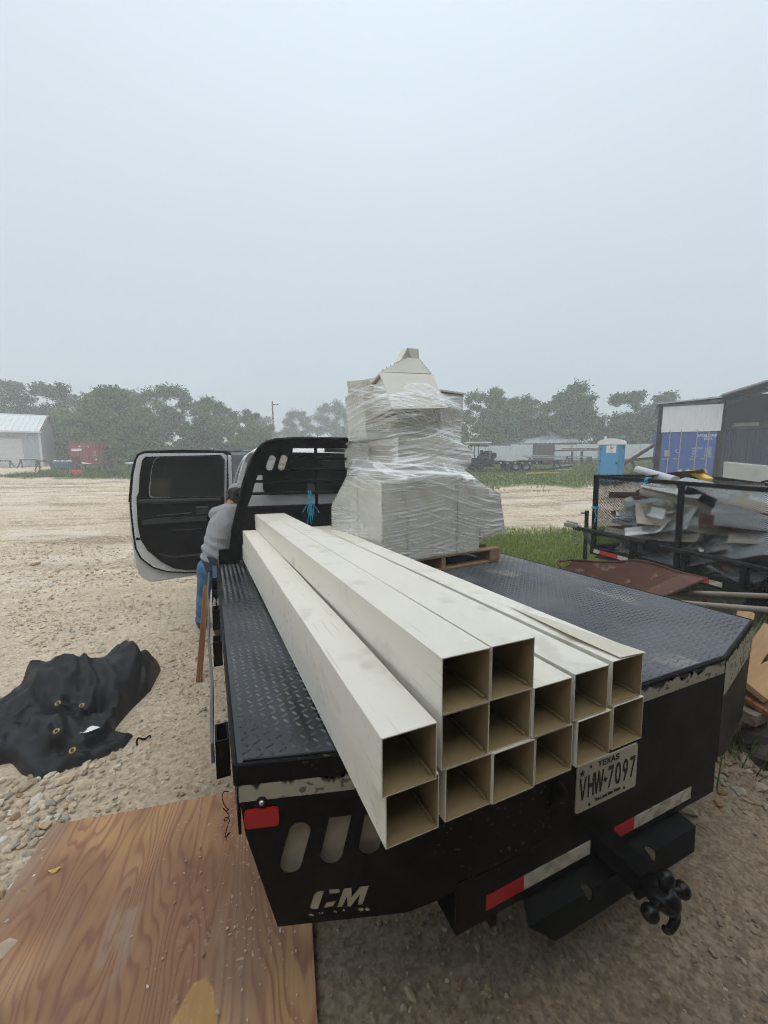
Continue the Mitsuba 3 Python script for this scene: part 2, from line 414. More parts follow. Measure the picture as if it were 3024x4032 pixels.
def stones(xy, size, rng, tint, sink=.25, flat=.6):
    n = len(xy)
    v = IV[None] * rng.uniform(.70, 1.22, (n, 12, 1)) * np.stack([rng.uniform(.8, 1.35, n), rng.uniform(.65, 1.0, n), rng.uniform(.75, 1.15, n) * flat], -1)[:, None, :]
    yaw, tilt = rng.uniform(0, 2 * np.pi, n), rng.normal(0, .3, n)
    c, s = np.cos(tilt)[:, None], np.sin(tilt)[:, None]
    v = np.stack([v[..., 0], c * v[..., 1] - s * v[..., 2], s * v[..., 1] + c * v[..., 2]], -1)
    c, s = np.cos(yaw)[:, None], np.sin(yaw)[:, None]
    v = np.stack([c * v[..., 0] - s * v[..., 1], s * v[..., 0] + c * v[..., 1], v[..., 2]], -1)
    v *= (size / 2)[:, None, None]
    z = gz(xy[:, 0], xy[:, 1]) + size * flat * (.5 - sink)
    v += np.c_[xy, z][:, None, :]
    f = (IF[None] + (np.arange(n) * 12)[:, None, None]).reshape(-1, 3)
    pal = np.array([[.50, .415, .30], [.43, .35, .25], [.57, .495, .39], [.39, .27, .155], [.34, .31, .275], [.60, .56, .49]])
    w = rng.choice(len(pal), n, p=[.3, .24, .2, .09, .09, .08])
    col = pal[w] * rng.uniform(.75, 1.12, (n, 1)) * tint
    return (v.reshape(-1, 3), f), np.repeat(np.clip(col, 0, .8), 12, 0)


def t2xy(tx, ty):                       # ground position under truck-frame coordinates
    p = T2W(np.c_[tx, ty, np.full(len(tx), -1.71)]); return p[:, :2]


rng = np.random.default_rng(11)
# loose stones of the yard: coarse by the plywood and the tarp, finer and sparser away from it
n = 15000
tx, ty = rng.uniform(-3.2, .25, n), rng.uniform(1.3, 6.2, n)
coarse = np.clip((-.35 - tx) / .5, 0, 1) * np.clip((3.4 - ty) / .8, 0, 1)
keep = (rng.uniform(size=n) < np.clip(.38 + .62 * coarse, 0, 1)) & ~(((tx + 1.02) / .58) ** 2 + ((ty - 3.42) / .66) ** 2 < 1) & ~((tx > -1.0) & (tx < -.5) & (ty > 2.80) & (ty < 3.3) & (tx + .9 * (ty - 2.8) < -.45)) & ~((tx > -.74) & (ty < 2.25 - .18 * (tx + .766)))
tx, ty, coarse = tx[keep], ty[keep], coarse[keep]
size = rng.lognormal(0, .38, len(tx)) * (.0155 + .021 * coarse)
M1 = stones(t2xy(tx, ty), size, rng, 1.0)
n = 6000
r, th = 4.5 + 8.5 * rng.uniform(size=n) ** .8, np.radians(rng.uniform(92, 146, n))
xy = np.c_[np.cos(th) * r, np.sin(th) * r]
M2 = stones(xy, rng.lognormal(0, .45, n) * .026, rng, 1.0)
V1 = np.vstack([M1[0][0], M2[0][0]]); F1 = np.vstack([M1[0][1], M2[0][1] + len(M1[0][0])])
put('gravel', (V1, F1), 'vertex_matte', color=np.vstack([M1[1], M2[1]])); used.add('gravel')
labels['gravel'] = {'label': 'loose beige limestone gravel scattered left of the truck', 'category': 'gravel', 'kind': 'stuff'}
n = 6500
tx, ty = rng.uniform(.1, 4.6, n), rng.uniform(.15, 1.9, n)
M1 = stones(t2xy(tx, ty), rng.lognormal(0, .55, n) * .0085, rng, np.array([.62, .60, .56]))
n = 420
tx, ty = rng.normal(3.1, .42, n), rng.normal(1.18, .30, n)
M2 = stones(t2xy(tx, ty), rng.lognormal(0, .5, n) * .042, rng, np.array([.62, .60, .55]), flat=.5)
V1 = np.vstack([M1[0][0], M2[0][0]]); F1 = np.vstack([M1[0][1], M2[0][1] + len(M1[0][0])])
put('rubble', (V1, F1), 'vertex_matte', color=np.vstack([M1[1], M2[1]])); used.add('rubble')
labels['rubble'] = {'label': 'dull broken stone and grit on the wet earth with painted shade behind the truck', 'category': 'gravel', 'kind': 'stuff'}


def blades(xy, h, w, rng, tone, lean=.5):
    n = len(xy); yaw = rng.uniform(0, 2 * np.pi, n); ln = np.abs(rng.normal(0, lean, n)) * h
    d = np.c_[np.cos(yaw), np.sin(yaw)]; s = np.c_[-np.sin(yaw), np.cos(yaw)]
    b = np.c_[xy, gz(xy[:, 0], xy[:, 1]) - .005]
    def at(q, side, zz): return b + np.c_[d * (ln * q)[:, None] + s * (w * side)[:, None], h * zz]
    v = np.stack([at(0, -.5, 0), at(0, .5, 0), at(.35, -.4, .6), at(.35, .4, .6), at(1, 0, 1)], 1)
    f = np.array([[0, 1, 3], [0, 3, 2], [2, 3, 4]])
    f = (f[None] + (np.arange(n) * 5)[:, None, None]).reshape(-1, 3)
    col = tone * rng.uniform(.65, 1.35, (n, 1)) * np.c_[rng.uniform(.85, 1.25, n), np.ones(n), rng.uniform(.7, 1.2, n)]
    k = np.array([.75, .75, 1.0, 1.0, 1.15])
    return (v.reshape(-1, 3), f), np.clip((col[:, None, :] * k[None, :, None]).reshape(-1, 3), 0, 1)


def field(x0, x1, y0, y1, n, test, rng):
    xy = np.c_[rng.uniform(x0, x1, n), rng.uniform(y0, y1, n)]
    k = meshkit.fbm(np.c_[xy * .8, np.full(n, 3.0)], 4, 7)
    return xy[rng.uniform(size=n) < test(xy[:, 0], xy[:, 1], k)]


def sst(a, b, x): t = np.clip((x - a) / (b - a), 0, 1); return t * t * (3 - 2 * t)


G = []
xy = field(1.6, 8.5, 5.6, 12.5, 46000, lambda x, y, k: sst(.40, .62, k * .5 + .62 * sst(12.4, 9.4, y) * sst(1.2, 2.6, x + (y - 6) * .1) - .10), rng)
G.append(blades(xy, rng.uniform(.05, .17, len(xy)), rng.uniform(.006, .012, len(xy)), rng, np.array([.19, .26, .05])))
xy = field(2.0, 36, 16.5, 46, 60000, lambda x, y, k: sst(.40, .60, k * .6 + .5 * sst(17.0, 23.0, y) * sst(2.0, 5.0, x) - .1), rng)
G.append(blades(xy, rng.uniform(.06, .16, len(xy)), rng.uniform(.03, .06, len(xy)), rng, np.array([.14, .205, .05])))
xy = field(-31, 2, 22, 40, 40000, lambda x, y, k: sst(.45, .62, k * .5 + .6 * sst(23.5, 28.0, y) * sst(-30, -25, x) - .1), rng)
G.append(blades(xy, rng.uniform(.08, .30, len(xy)), rng.uniform(.03, .06, len(xy)), rng, np.array([.11, .16, .042])))
# long grass at the lumber pile and behind the wheelbarrow
xy = t2xy(rng.normal(3.55, .5, 1500), rng.normal(1.75, .28, 1500)); G.append(blades(xy, rng.uniform(.12, .5, len(xy)), rng.uniform(.006, .016, len(xy)), rng, np.array([.10, .18, .05]), .8))
xy = t2xy(rng.normal(2.95, .10, 160), rng.normal(1.22, .10, 160)); G.append(blades(xy, rng.uniform(.05, .2, len(xy)), rng.uniform(.004, .008, len(xy)), rng, np.array([.09, .12, .05]), .8))
V1, F1, C1, k = [], [], [], 0
for (v, f), c in G: V1.append(v); F1.append(f + k); C1.append(c); k += len(v)
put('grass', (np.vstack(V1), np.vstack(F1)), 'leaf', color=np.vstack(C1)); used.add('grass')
labels['grass'] = {'label': 'patchy green grass beside the truck and across the yard', 'category': 'grass', 'kind': 'stuff'}

# the open-fronted workshop the picture is taken from: roof edge above the tail of the truck, walls and back behind
ws = thing('open_workshop', 'metal workshop with an open front behind the truck', 'workshop')
part(ws, 'roof', beam(T2W([0.6, -1.6, 2.85]), T2W([0.6, -9.0, 3.2]), 13.0, .12), 'galvanised', frame='W')
part(ws, 'back_wall', cat([bx(-6.2, 7.2, -9.1, -9.0, -1.72, 3.1)]), 'dark_wood')
part(ws, 'side_wall', bx(-6.2, -6.1, -9.0, -1.7, -1.72, 2.9), 'galvanised')
part(ws, 'side_wall', bx(7.1, 7.2, -9.0, -1.7, -1.72, 2.9), 'galvanised')
for x in (-6.0, 7.0): part(ws, 'post', bx(x - .1, x + .1, -1.9, -1.7, -1.75, 2.78), 'red_steel')
# ------------------------------------------------------------------ the flatbed truck (truck frame: x right, y forward, z up from eye height)
ZD = -.74                                   # deck surface
XL, XR, YB, YF = .03, 2.49, .845, 3.52      # bed sides, tail, front
CH = .62                                    # corner chamfer, across
CY = 1.02
truck = thing('flatbed_truck', 'white crew-cab truck with a black diamond-plate flatbed and its rear door open', 'truck')
bed_poly = Polygon([(XL, CY), (XL + CH, YB), (XR - CH, YB), (XR, CY), (XR, YF), (XL, YF)])
gx = np.arange(XL, XR, .25)


def deck_mesh():
    v, f = prism(bed_poly, [0, 0, ZD - .006], X, Y, .006)
    return v, f


v, f = deck_mesh()
part(truck, 'deck', (v, f), 'deck_plate', uv=v[:, :2])
# raised lozenge tread
rng = np.random.default_rng(5)


def tread():
    px, py = .0305, .0305
    base = []
    i, j = np.meshgrid(np.arange(int((XR - XL) / px) + 1), np.arange(int((YF - YB) / py) + 1), indexing='ij')
    cx, cy = XL + i * px, YB + j * py
    ang = np.where((i + j) % 2 == 0, math.radians(28), math.radians(-62)) + math.radians(90) * 0
    c = np.stack([cx.ravel(), cy.ravel()], 1); ang = ang.ravel()
    inner = bed_poly.buffer(-.016)
    from shapely import contains_xy
    k = contains_xy(inner, c[:, 0], c[:, 1]); c, ang = c[k], ang[k]
    L, W, Hh = .0135, .0044, .0034
    b = np.array([[-L, 0, 0], [-.5 * L, -W, 0], [.5 * L, -W, 0], [L, 0, 0], [.5 * L, W, 0], [-.5 * L, W, 0], [-.62 * L, 0, Hh], [.62 * L, 0, Hh]])
    fb = np.array([[0, 1, 6], [1, 2, 7], [1, 7, 6], [2, 3, 7], [3, 4, 7], [4, 5, 6], [4, 6, 7], [5, 0, 6]])
    ca, sa = np.cos(ang)[:, None], np.sin(ang)[:, None]
    vx = ca * b[None, :, 0] - sa * b[None, :, 1] + c[:, :1]; vy = sa * b[None, :, 0] + ca * b[None, :, 1] + c[:, 1:]
    v = np.stack([vx, vy, np.broadcast_to(ZD + .0002 + b[None, :, 2], vx.shape)], -1).reshape(-1, 3)
    f = (fb[None] + (np.arange(len(c)) * 8)[:, None, None]).reshape(-1, 3)
    return v, f


v, f = tread()
principled('lug_steel', mikit.proc(lambda p, n, uv: mix((.022, .024, .028), (.15, .155, .165), smoothstep(.3, .75, fbm(uv.x * 3 + 4, uv.y * 3, 0, 4)))), .3)
part(truck, 'tread_lugs', (v, f), 'lug_steel', uv=v[:, :2], kind='stuff')
# edge trim round the bed
edge = [(XL, YF), (XL, CY), (XL + CH, YB), (XR - CH, YB), (XR, CY), (XR, YF)]
tr = [beam([*a, ZD - .028], [*b, ZD - .028], .012, .062, c=.003) for a, b in zip(edge[:-1], edge[1:])]
part(truck, 'edge_trim', cat(tr), 'black_paint')
part(truck, 'edge_weld', cat([rod([[XL + .02, CY + .004, ZD + .001], [XL + CH, YB + .006, ZD + .001]], .006, 6), rod([[XL + CH, YB + .006, ZD + .001], [XR - CH, YB + .006, ZD + .001]], .006, 6)]), 'black_gloss', smooth=40)

# rear skirt: a left corner panel, the centre panel and a right corner panel
A, B = np.array([XL, CY]), np.array([XL + CH, YB])
LC = np.linalg.norm(B - A); tl = np.r_[(B - A) / LC, 0]; nl = np.array([-tl[1], tl[0], 0])      # nl points forward, into the bed
o_l = np.r_[A, 0]


def capsule(a, b, r, flat_top=None):
    g = LineString([a, b]).buffer(r, quad_segs=8)
    if flat_top is not None: g = g.intersection(sbox(-9, -9, 9, flat_top))
    return g


slots = [capsule((.158, -.944), (.133, -1.034), .0285), capsule((.272, -.895), (.241, -1.022), .0295, -.913), capsule((.365, -.905), (.345, -1.010), .0295, -.918)]
cm = [[(.180, -1.172), (.192, -1.135), (.200, -1.126), (.219, -1.126), (.203, -1.173), (.202, -1.178), (.191, -1.178)],
      [(.233, -1.125), (.258, -1.127), (.262, -1.133), (.259, -1.140), (.234, -1.139)],
      [(.225, -1.162), (.251, -1.163), (.242, -1.177), (.218, -1.179)],
      [(.253, -1.183), (.273, -1.128), (.293, -1.129), (.293, -1.159), (.317, -1.130), (.342, -1.131), (.323, -1.186), (.310, -1.185), (.317, -1.154), (.290, -1.187), (.282, -1.186), (.281, -1.154), (.267, -1.183)]]
pl = Polygon([(.004, ZD - .045), (LC + .003, ZD - .045), (LC + .003, -1.165), (.52, -1.215), (.445, -1.232), (.094, -1.212), (.02, -.93)])
panel = pl.difference(unary_union(slots + [Polygon(c).buffer(.0004) for c in cm]))
tp = part(truck, 'tail_panel', prism(panel, o_l - nl * .006, tl, Zv, .005, nl), 'black_paint', label='angled left tail panel with three slots and a cut-out CM mark')
part(tp, 'slot_backing', prism(sbox(.085, -1.10, .60, -.90).intersection(pl.buffer(-.01)), o_l + nl * .022, tl, Zv, .004, nl), 'dusty_plate')
principled('dusty_plate', mikit.proc(lambda p, n, uv: mix((.52, .48, .39), (.36, .32, .25), fbm(p.x * 30, p.y * 30, p.z * 30, 4))), .9)
part(tp, 'letter_backing', prism(sbox(.16, -1.192, .36, -1.115), o_l - nl * .0045, tl, Zv, .004, nl), 'dusty_plate')
rf = part(truck, 'red_reflector', prism(rrect(.020, .107, -.911, -.861, .010), o_l - nl * .013, tl, Zv, .007, nl), 'red_lens', label='rounded red reflector on the left tail corner')
bo = part(truck, 'marker_bolt', revolve([(0, .010), (.006, .009), (.010, .005), (.011, 0)], axis='y', n=16), 'chrome', smooth=True)
v, f = revolve([(0, -.011), (.0045, -.0095), (.0072, -.006), (.008, 0)], axis='y', n=16)
put(bo, (v + o_l + tl * .064 + Zv * -.842 - nl * .008, f), 'chrome', smooth=True, frame='T')
part(truck, 'marker_socket', cat([rod(o_l + tl * .064 + Zv * -.842 - nl * .009 + np.array([[math.cos(t) * .0105 * tl[0], math.cos(t) * .0105 * tl[1], math.sin(t) * .0105] for t in np.linspace(0, 2 * np.pi, 17)[:-1]]), .004, 6, True)]), 'black_rubber', smooth=40)
# leftover flecks of a worn decal under the cut-out letters
fl = [[(.312, -1.195), (.325, -1.196), (.325, -1.202), (.317, -1.205), (.319, -1.199), (.312, -1.200)], [(.330, -1.201), (.336, -1.195), (.337, -1.199), (.344, -1.201), (.343, -1.205), (.337, -1.206)]]
for cx, cz, r in ((.183, -1.191, .0030), (.188, -1.193, .0022), (.205, -1.190, .0016), (.213, -1.191, .0022), (.247, -1.192, .0024), (.272, -1.193, .0030), (.251, -1.195, .0014), (.178, -1.190, .0014)):
    fl.append(Point(cx, cz).buffer(r, quad_segs=1).exterior.coords[:-1])
part(tp, 'worn_decal', prism(unary_union([Polygon(c) for c in fl]), o_l - nl * .0072, tl, Zv, .0010, nl), 'white_tape', kind='stuff')


def tape(x0, x1, z0, z1, o, ta, na, name, mat, off=.0075, n=40, lab=None):
    s = np.linspace(x0, x1, n + 1)
    v = np.vstack([np.asarray(o) + s[:, None] * ta + z0 * Zv - na * off, np.asarray(o) + s[:, None] * ta + z1 * Zv - na * off])
    i = np.arange(n); q = np.c_[i, i + 1, i + n + 2, i + n + 1]
    uv = np.vstack([np.c_[s, s * 0 + (z1 - z0)], np.c_[s, s * 0]])
    return part(truck, name, (v, q), mat, uv=uv, label=lab)


tape(.008, LC - .006, -.838, -.792, o_l, tl, nl, 'reflective_strip', 'tape_worn', .008, lab='dirty white reflective strip with black paint runs')
o_c = np.array([0, YB, 0]); tape(XL + CH + .004, XR - CH - .004, -.800, -.747, o_c, X, Y, 'reflective_strip', 'tape_worn', .008)
cp = Polygon([(XL + CH - .003, ZD - .045), (XR - CH + .003, ZD - .045), (XR - CH + .003, -1.185), (1.72, -1.168), (.592, -1.150), (XL + CH - .003, -1.150)])
part(truck, 'tail_panel', prism(cp, [0, YB - .006, 0], X, Zv, .005, Y), 'black_paint')
A2, B2 = np.array([XR - CH, YB]), np.array([XR, CY]); tr_ = np.r_[(B2 - A2) / LC, 0]; nr_ = np.array([-tr_[1], tr_[0], 0]); o_r = np.r_[A2, 0]
mir = affinity.translate(affinity.scale(pl, -1, 1, origin=(0, 0)), LC, 0)
part(truck, 'tail_panel', prism(mir, o_r - nr_ * .006, tr_, Zv, .005, nr_), 'black_paint')
tape(.006, LC - .008, -.905, -.760, o_r, tr_, nr_, 'reflective_strip', 'tape_worn', .008)
for x in (XL + .006, XR - .006): part(truck, 'corner_plate', beam([x, CY + .01, -.86], [x, CY + .40, -.86], .008, .17), 'black_paint')

# side rails and stake pockets
for sx, xe in ((-1, XL), (1, XR)):
    ys = np.array([1.20, 1.34, 1.62, 1.95, 2.10, 2.46, 2.62, 2.85, 3.15, 3.45])
    xo = np.array([.050, .052, .049, .058, .062, .060, .064, .068, .066, .060]) + .004
    zo = np.array([0, 0, .004, .002, 0, .003, 0, -.004, 0, 0])
    pts = np.c_[xe + sx * xo, ys, np.full(len(ys), -.815) + zo]
    part(truck, 'rub_rail', cat([beam(a, b + (b - a) * .02, .010, .065, c=.002) for a, b in zip(pts[:-1], pts[1:])]), 'grey_plastic' if False else 'rail_paint')
    for yc in (1.245, 2.00, 2.48, 2.83, 3.18):
        x0, x1 = (xe - .047, xe - .007) if sx < 0 else (xe + .007, xe + .047)
        w = .045
        part(truck, 'stake_pocket', cat([bx(x0, x1, yc - w, yc - w + .006, -.90, -.782), bx(x0, x1, yc + w - .006, yc + w, -.90, -.782), bx(x0, x0 + .006, yc - w + .006, yc + w - .006, -.90, -.782), bx(x1 - .006, x1, yc - w + .006, yc + w - .006, -.90, -.782)]), 'black_paint')
part(truck, 'pocket_sticker', prism(Polygon([(.006, -.875), (.018, -.80), (.030, -.82), (.028, -.86), (.040, -.872), (.036, -.83), (.046, -.805), (.047, -.89), (.012, -.885)]), [XL - .055, 2.782, 0], X, Zv, .001, -Y), 'white_matte')

# bumper, step and hitch
bm = part(truck, 'bumper', cat([bx(.60, XR - .60, .853, .860, -1.335, -1.175), bx(.60, XR - .60, .860, .96, -1.182, -1.175), bx(.60, XR - .60, .860, .96, -1.335, -1.328)]), 'black_paint')
for x0, x1, x2 in ((.706, .850, 1.146), (1.267, 1.374, 1.722)):
    part(bm, 'red_strip', bx(x0, x1, .850, .8525, -1.302, -1.254), 'red_tape')
    part(bm, 'white_strip', bx(x1 + .001, x2, .850, .8525, -1.302, -1.254), 'white_tape')
for x in (.72, 1.62): part(bm, 'bracket', prism([(x, -1.335), (x + .05, -1.335), (x + .04, -1.40), (x + .02, -1.40)], [0, .87, 0], X, Zv, .05, Y), 'black_paint')


def step_plate():
    sec = [np.array([.86, -1.342]), np.array([.795, -1.352]), np.array([.765, -1.405])]
    out = []
    for (a, b), (xa, xb, xc, xd) in zip(zip(sec[:-1], sec[1:]), ((.86, 1.66, .82, 1.66), (.82, 1.66, .90, 1.60))):
        d = np.array([0, *(b - a)]); L = np.linalg.norm(d); d /= L
        g = Polygon([(xa, 0), (xb, 0), (xd, L), (xc, L)])
        if b[1] < -1.40: g = g
        for hx in (1.075, 1.40): g = g.difference(affinity.scale(Point(hx, L if b[1] > -1.37 else 0).buffer(.020), .9, 1.3))
        out.append(prism(g, [0, a[0], a[1]], X, d, .007))
    return cat(out)


part(truck, 'step_plate', step_plate(), 'black_gloss')
part(truck, 'receiver_tube', cat([bx(1.185, 1.26, .70, 1.15, -1.33, -1.255, .004), bx(1.178, 1.267, .70, .72, -1.337, -1.248, .004)]), 'black_paint')
hm = part(truck, 'ball_mount', smoothed(hullchain([((1.222, .76, -1.292), .026), ((1.222, .67, -1.292), .028)]) + hullchain([((1.222, .675, -1.292), .040), ((1.222, .645, -1.292), .038)]), .012, 3), 'black_gloss', smooth=True)
ctr = np.array([1.222, .658, -1.290])
for dx, dz in ((-.012, .075), (-.078, -.010), (.078, -.006)):
    d = np.array([dx, -.012, dz])
    u = d / np.linalg.norm(d)
    part(hm, 'ball', smoothed(hullchain([(ctr + u * .03, .015), (ctr + u * .062, .015)]) + m3.Manifold.sphere(.0245, 28).translate([float(q) for q in ctr + u * .078]), .006, 2), 'black_gloss', smooth=True)
th = np.linspace(0, 4.2, 16)
part(hm, 'hook', rod(ctr + np.c_[.03 + .030 * np.sin(th) * .9, -.01 + th * 0, -.062 - .030 * (1 - np.cos(th))], np.linspace(.018, .010, 16), 10), 'black_gloss', smooth=True)

# licence plate
PX, PZ, pw, ph = 1.046, -1.108, .30, .165
lp = part(truck, 'licence_plate', prism(rrect(PX, PX + pw, PZ, PZ + ph, .012), [0, YB - .010, 0], X, Zv, .003, Y), 'plate_paint', label='white licence plate reading VHW 7097 with a small state outline')
zt = YB - .0101
for i, ch in enumerate('VHW'): part(lp, 'character', text(ch, .074, [PX + .030 + i * .0375, zt, PZ + .046], X, Zv, .0012, True, .46, center=True), 'ink')
for i, ch in enumerate('7097'): part(lp, 'character', text(ch, .074, [PX + .163 + i * .0375, zt, PZ + .046], X, Zv, .0012, True, .50, center=True), 'ink')
tx_state = [(-.30, .50), (-.05, .50), (-.05, .22), (.45, .18), (.50, -.05), (.30, -.20), (.12, -.50), (-.05, -.35), (-.18, -.12), (-.28, -.18), (-.50, .08), (-.30, .10)]
part(lp, 'state_outline', prism([(PX + .137 + a * .021, PZ + .080 + b * .024) for a, b in tx_state], [0, zt, 0], X, Zv, .0012, -Y), 'ink')
part(lp, 'motto', text('The Lone Star State', .0115, [PX + .152, zt, PZ + .0165], X, Zv, .0012, True, .88, center=True), 'ink')
part(lp, 'state_name', text('TEXAS', .020, [PX + .150, zt, PZ + .136], X, Zv, .0012, True, 1.2, center=True), 'ink')
st = [(math.sin(k * math.pi / 5) * (.013 if k % 2 == 0 else .0055), math.cos(k * math.pi / 5) * (.013 if k % 2 == 0 else .0055)) for k in range(10)]
part(lp, 'star', prism([(PX + .024 + a, PZ + .139 + b) for a, b in st], [0, zt, 0], X, Zv, .0012, -Y), 'ink')
for dx in (.064, .236):
    for dz in (.016, .150):
        if not (dz > .1 and dx > .2): part(lp, 'bolt', revolve([(0, -.003), (.0045, -.002), (.0052, 0)], [PX + dx, zt, PZ + dz], 'y', 12), 'ink', smooth=True)
part(truck, 'plate_light', smoothed(hullchain([((.965, YB - .01, -1.03), .030), ((.965, YB - .01, -.99), .026)]), .012, 2), 'black_paint', smooth=True)

# frame, axles and wheels under the bed
part(truck, 'chassis', cat([bx(.82, .90, 1.0, 8.2, -1.22, -1.02), bx(1.62, 1.70, 1.0, 8.2, -1.22, -1.02), bx(.90, 1.62, 2.3, 2.42, -1.32, -1.2), bx(.90, 1.62, 6.9, 7.02, -1.32, -1.2)] + [bx(.12, 2.40, y, y + .07, -.83, -.75) for y in (1.15, 1.7, 2.25, 2.8, 3.35)]), 'black_paint')


def wheel(parent, x, y, side, r=.40):
    z = -1.71 + r
    k = part(parent, 'wheel', revolve([(r * .55, -.12), (r * .93, -.125), (r, -.09), (r, .09), (r * .93, .125), (r * .55, .12)], [x, y, z], 'x', 36), 'black_rubber', smooth=40)
    part(k, 'rim', cat([revolve([(.001, side * .06), (.08, side * .07), (.10, side * .03), (r * .52, side * .10), (r * .56, side * .118), (r * .56, -side * .1)], [x, y, z], 'x', 28)]), 'steel', smooth=40)


for y, xs in ((2.36, (.30, .58, 1.94, 2.22)), (6.96, (.50, 2.02))):
    for x in xs: wheel(truck, x, y, -1 if x < 1.26 else 1)
principled('rail_paint', (.085, .088, .092), .5)
principled('plate_paint', mikit.proc(lambda p, n, uv: mix((.50, .475, .395), (.39, .36, .29), fbm(p.x * 22, p.y * 22, p.z * 22, 3))), .5)

# ------------------------------------------------------------------ headache rack
YR = 3.50
CX = (XL + XR) / 2


def rk(pts): return Polygon([(x, z) for x, z in pts])


half = [(.105, ZD), (.150, -.47), (.255, -.06), (.345, .17), (.400, .245), (.455, .283), (.530, .305), (.70, .322), (1.26, .335)]
full = rk(half + [(2 * CX - x, z) for x, z in half[::-1]])
hin = [(.225, ZD), (.260, -.36), (.292, -.265), (1.26, -.235)]
lower = rk([(.225, ZD), (.282, -.262), (2 * CX - .282, -.262), (2 * CX - .225, ZD)])
opn = [(.282, -.262), (.318, -.17), (.350, -.06), (.375, .0), (.62, .0), (.628, .04), (.668, .19), (.672, .235), (1.26, .247)]
hole = rk(opn + [(2 * CX - x, z) for x, z in opn[::-1]])
lens_pos = []
for m in (0, 1):
    for (a, b) in (((.495, .140), (.470, .070)), ((.593, .145), (.568, .072))):
        if m: a, b = (2 * CX - a[0], a[1]), (2 * CX - b[0], b[1])
        lens_pos.append(LineString([a, b]).buffer(.033, quad_segs=8))
rack_poly = full.difference(hole).difference(unary_union(lens_pos))
hr = part(truck, 'headache_rack', cat([prism(rack_poly, [0, YR - .03, 0], X, Zv, .06, Y)]), 'rack_paint', label='black headache rack with crossbars behind the cab')
scene['rack_paint'] = scene['black_paint']
part(hr, 'rim', cat([rod([[x, YR - .032, z] for x, z in half[1:] + [(2 * CX - a, b) for a, b in half[::-1][1:-1]]], .010, 8)]), 'black_gloss', smooth=40)
for k, lp_ in enumerate(lens_pos):
    s = [(c[0], c[1]) for c in lp_.buffer(-.004).exterior.coords[:-1]]
    ln = part(hr, 'lamp_lens', prism(s, [0, YR - .036, 0], X, Zv, .03, Y), 'lamp_lens' if k % 2 == 0 else 'lamp_lens_warm')
    part(ln, 'gasket', prism(lp_.buffer(.008).difference(lp_.buffer(-.003)), [0, YR - .042, 0], X, Zv, .012, Y), 'black_rubber')
    cxx, czz = lp_.centroid.coords[0]
    part(ln, 'diode', cat([revolve([(0, -.006), (.008, -.005), (.013, 0)], [cxx + t * .012 * (1 if k < 2 else -1), YR - .036, czz + t * .032], 'y', 12) for t in (-1.3, 0, 1.3)]), 'lamp_lens', smooth=True)
scene['lamp_lens'] = {'type': 'twosided', 'nested': {'type': 'principled', 'base_color': mikit.proc(lambda p, n, uv: mix((.62, .64, .62), (.36, .38, .37), noise(p.x * 8, p.y, p.z * 44))), 'roughness': .15, 'clearcoat': 1.0}}
scene['lamp_lens_warm'] = {'type': 'twosided', 'nested': {'type': 'principled', 'base_color': mikit.proc(lambda p, n, uv: mix((.60, .56, .44), (.38, .34, .25), noise(p.x * 8, p.y, p.z * 44))), 'roughness': .15, 'clearcoat': 1.0}}
for z, x0 in ((.148, .64), (.050, .62), (-.052, .34), (-.155, .31)):
    part(hr, 'crossbar', bx(x0, 2 * CX - x0, YR - .014, YR + .014, z - .012, z + .012, .004), 'black_gloss')
for x in (.878, 2 * CX - .878): part(hr, 'upright', bx(x - .012, x + .012, YR - .011, YR + .011, -.28, .26, .003), 'black_paint')
for sx, xe in ((-1, XL), (1, XR)):     # gussets down to the bed edge
    part(hr, 'gusset', prism([(3.36, ZD + .002), (3.36, ZD + .10), (3.465, ZD + .21), (3.465, ZD + .002)], [xe + (.006 if sx < 0 else -.014), 0, 0], Y, Zv, .008, X), 'rail_paint')
    part(hr, 'foot_plate', bx(xe + .012 if sx < 0 else xe - .11, xe + .11 if sx < 0 else xe - .012, YR - .03, YR + .02, ZD + .001, ZD + .13), 'black_paint')

# ------------------------------------------------------------------ cab
YC0, YC1 = 3.72, 5.95                       # rear wall, windscreen foot


def cab_ring(z):                            # half width at height z (tumblehome above the belt line)
    if z < -.25: return 1.0
    t = (z + .25) / .56
    return 1.0 - .17 * t ** 1.5


def cab_shell():
    zs = np.array([-1.25, -.9, -.55, -.25, -.05, .12, .24, .295, .32])
    hw = np.array([.97, 1.0, 1.0, .995, .95, .90, .845, .78, .60])
    y0 = np.array([3.74, 3.72, 3.72, 3.72, 3.735, 3.755, 3.80, 3.88, 4.02])
    y1 = np.array([6.1, 6.1, 6.1, 6.02, 5.72, 5.45, 5.20, 5.02, 4.85])
    rings = []
    for z, h, a, b in zip(zs, hw, y0, y1):
        c = .07
        rings.append([[CX - h, a + c, z], [CX - h + c, a, z], [CX + h - c, a, z], [CX + h, a + c, z], [CX + h, b - c, z], [CX + h - c, b, z], [CX - h + c, b, z], [CX - h, b - c, z]])
    v = np.array(rings).reshape(-1, 3); n = 8; F = []
    for i in range(len(zs) - 1):
        for j in range(n):
            if j == 7 and 1 <= i <= 6: continue              # left side is built below, round the open doorway
            a, b = i * n + j, i * n + (j + 1) % n
            F += [[a, b, b + n], [a, b + n, a + n]]
    k = (len(zs) - 1) * n
    F += [[k, k + j, k + j + 1] for j in range(1, n - 1)]
    F += [[0, j + 1, j] for j in range(1, n - 1)]
    return v, np.array(F)


cb = part(truck, 'cab', cab_shell(), 'white_paint', smooth=38)


def lx(z):                                  # x of the cab's left side
    return CX - float(np.interp(z, [-1.25, -.9, -.55, -.25, -.05, .12, .24, .295, .32], [.97, 1.0, 1.0, .995, .95, .90, .845, .78, .60]))


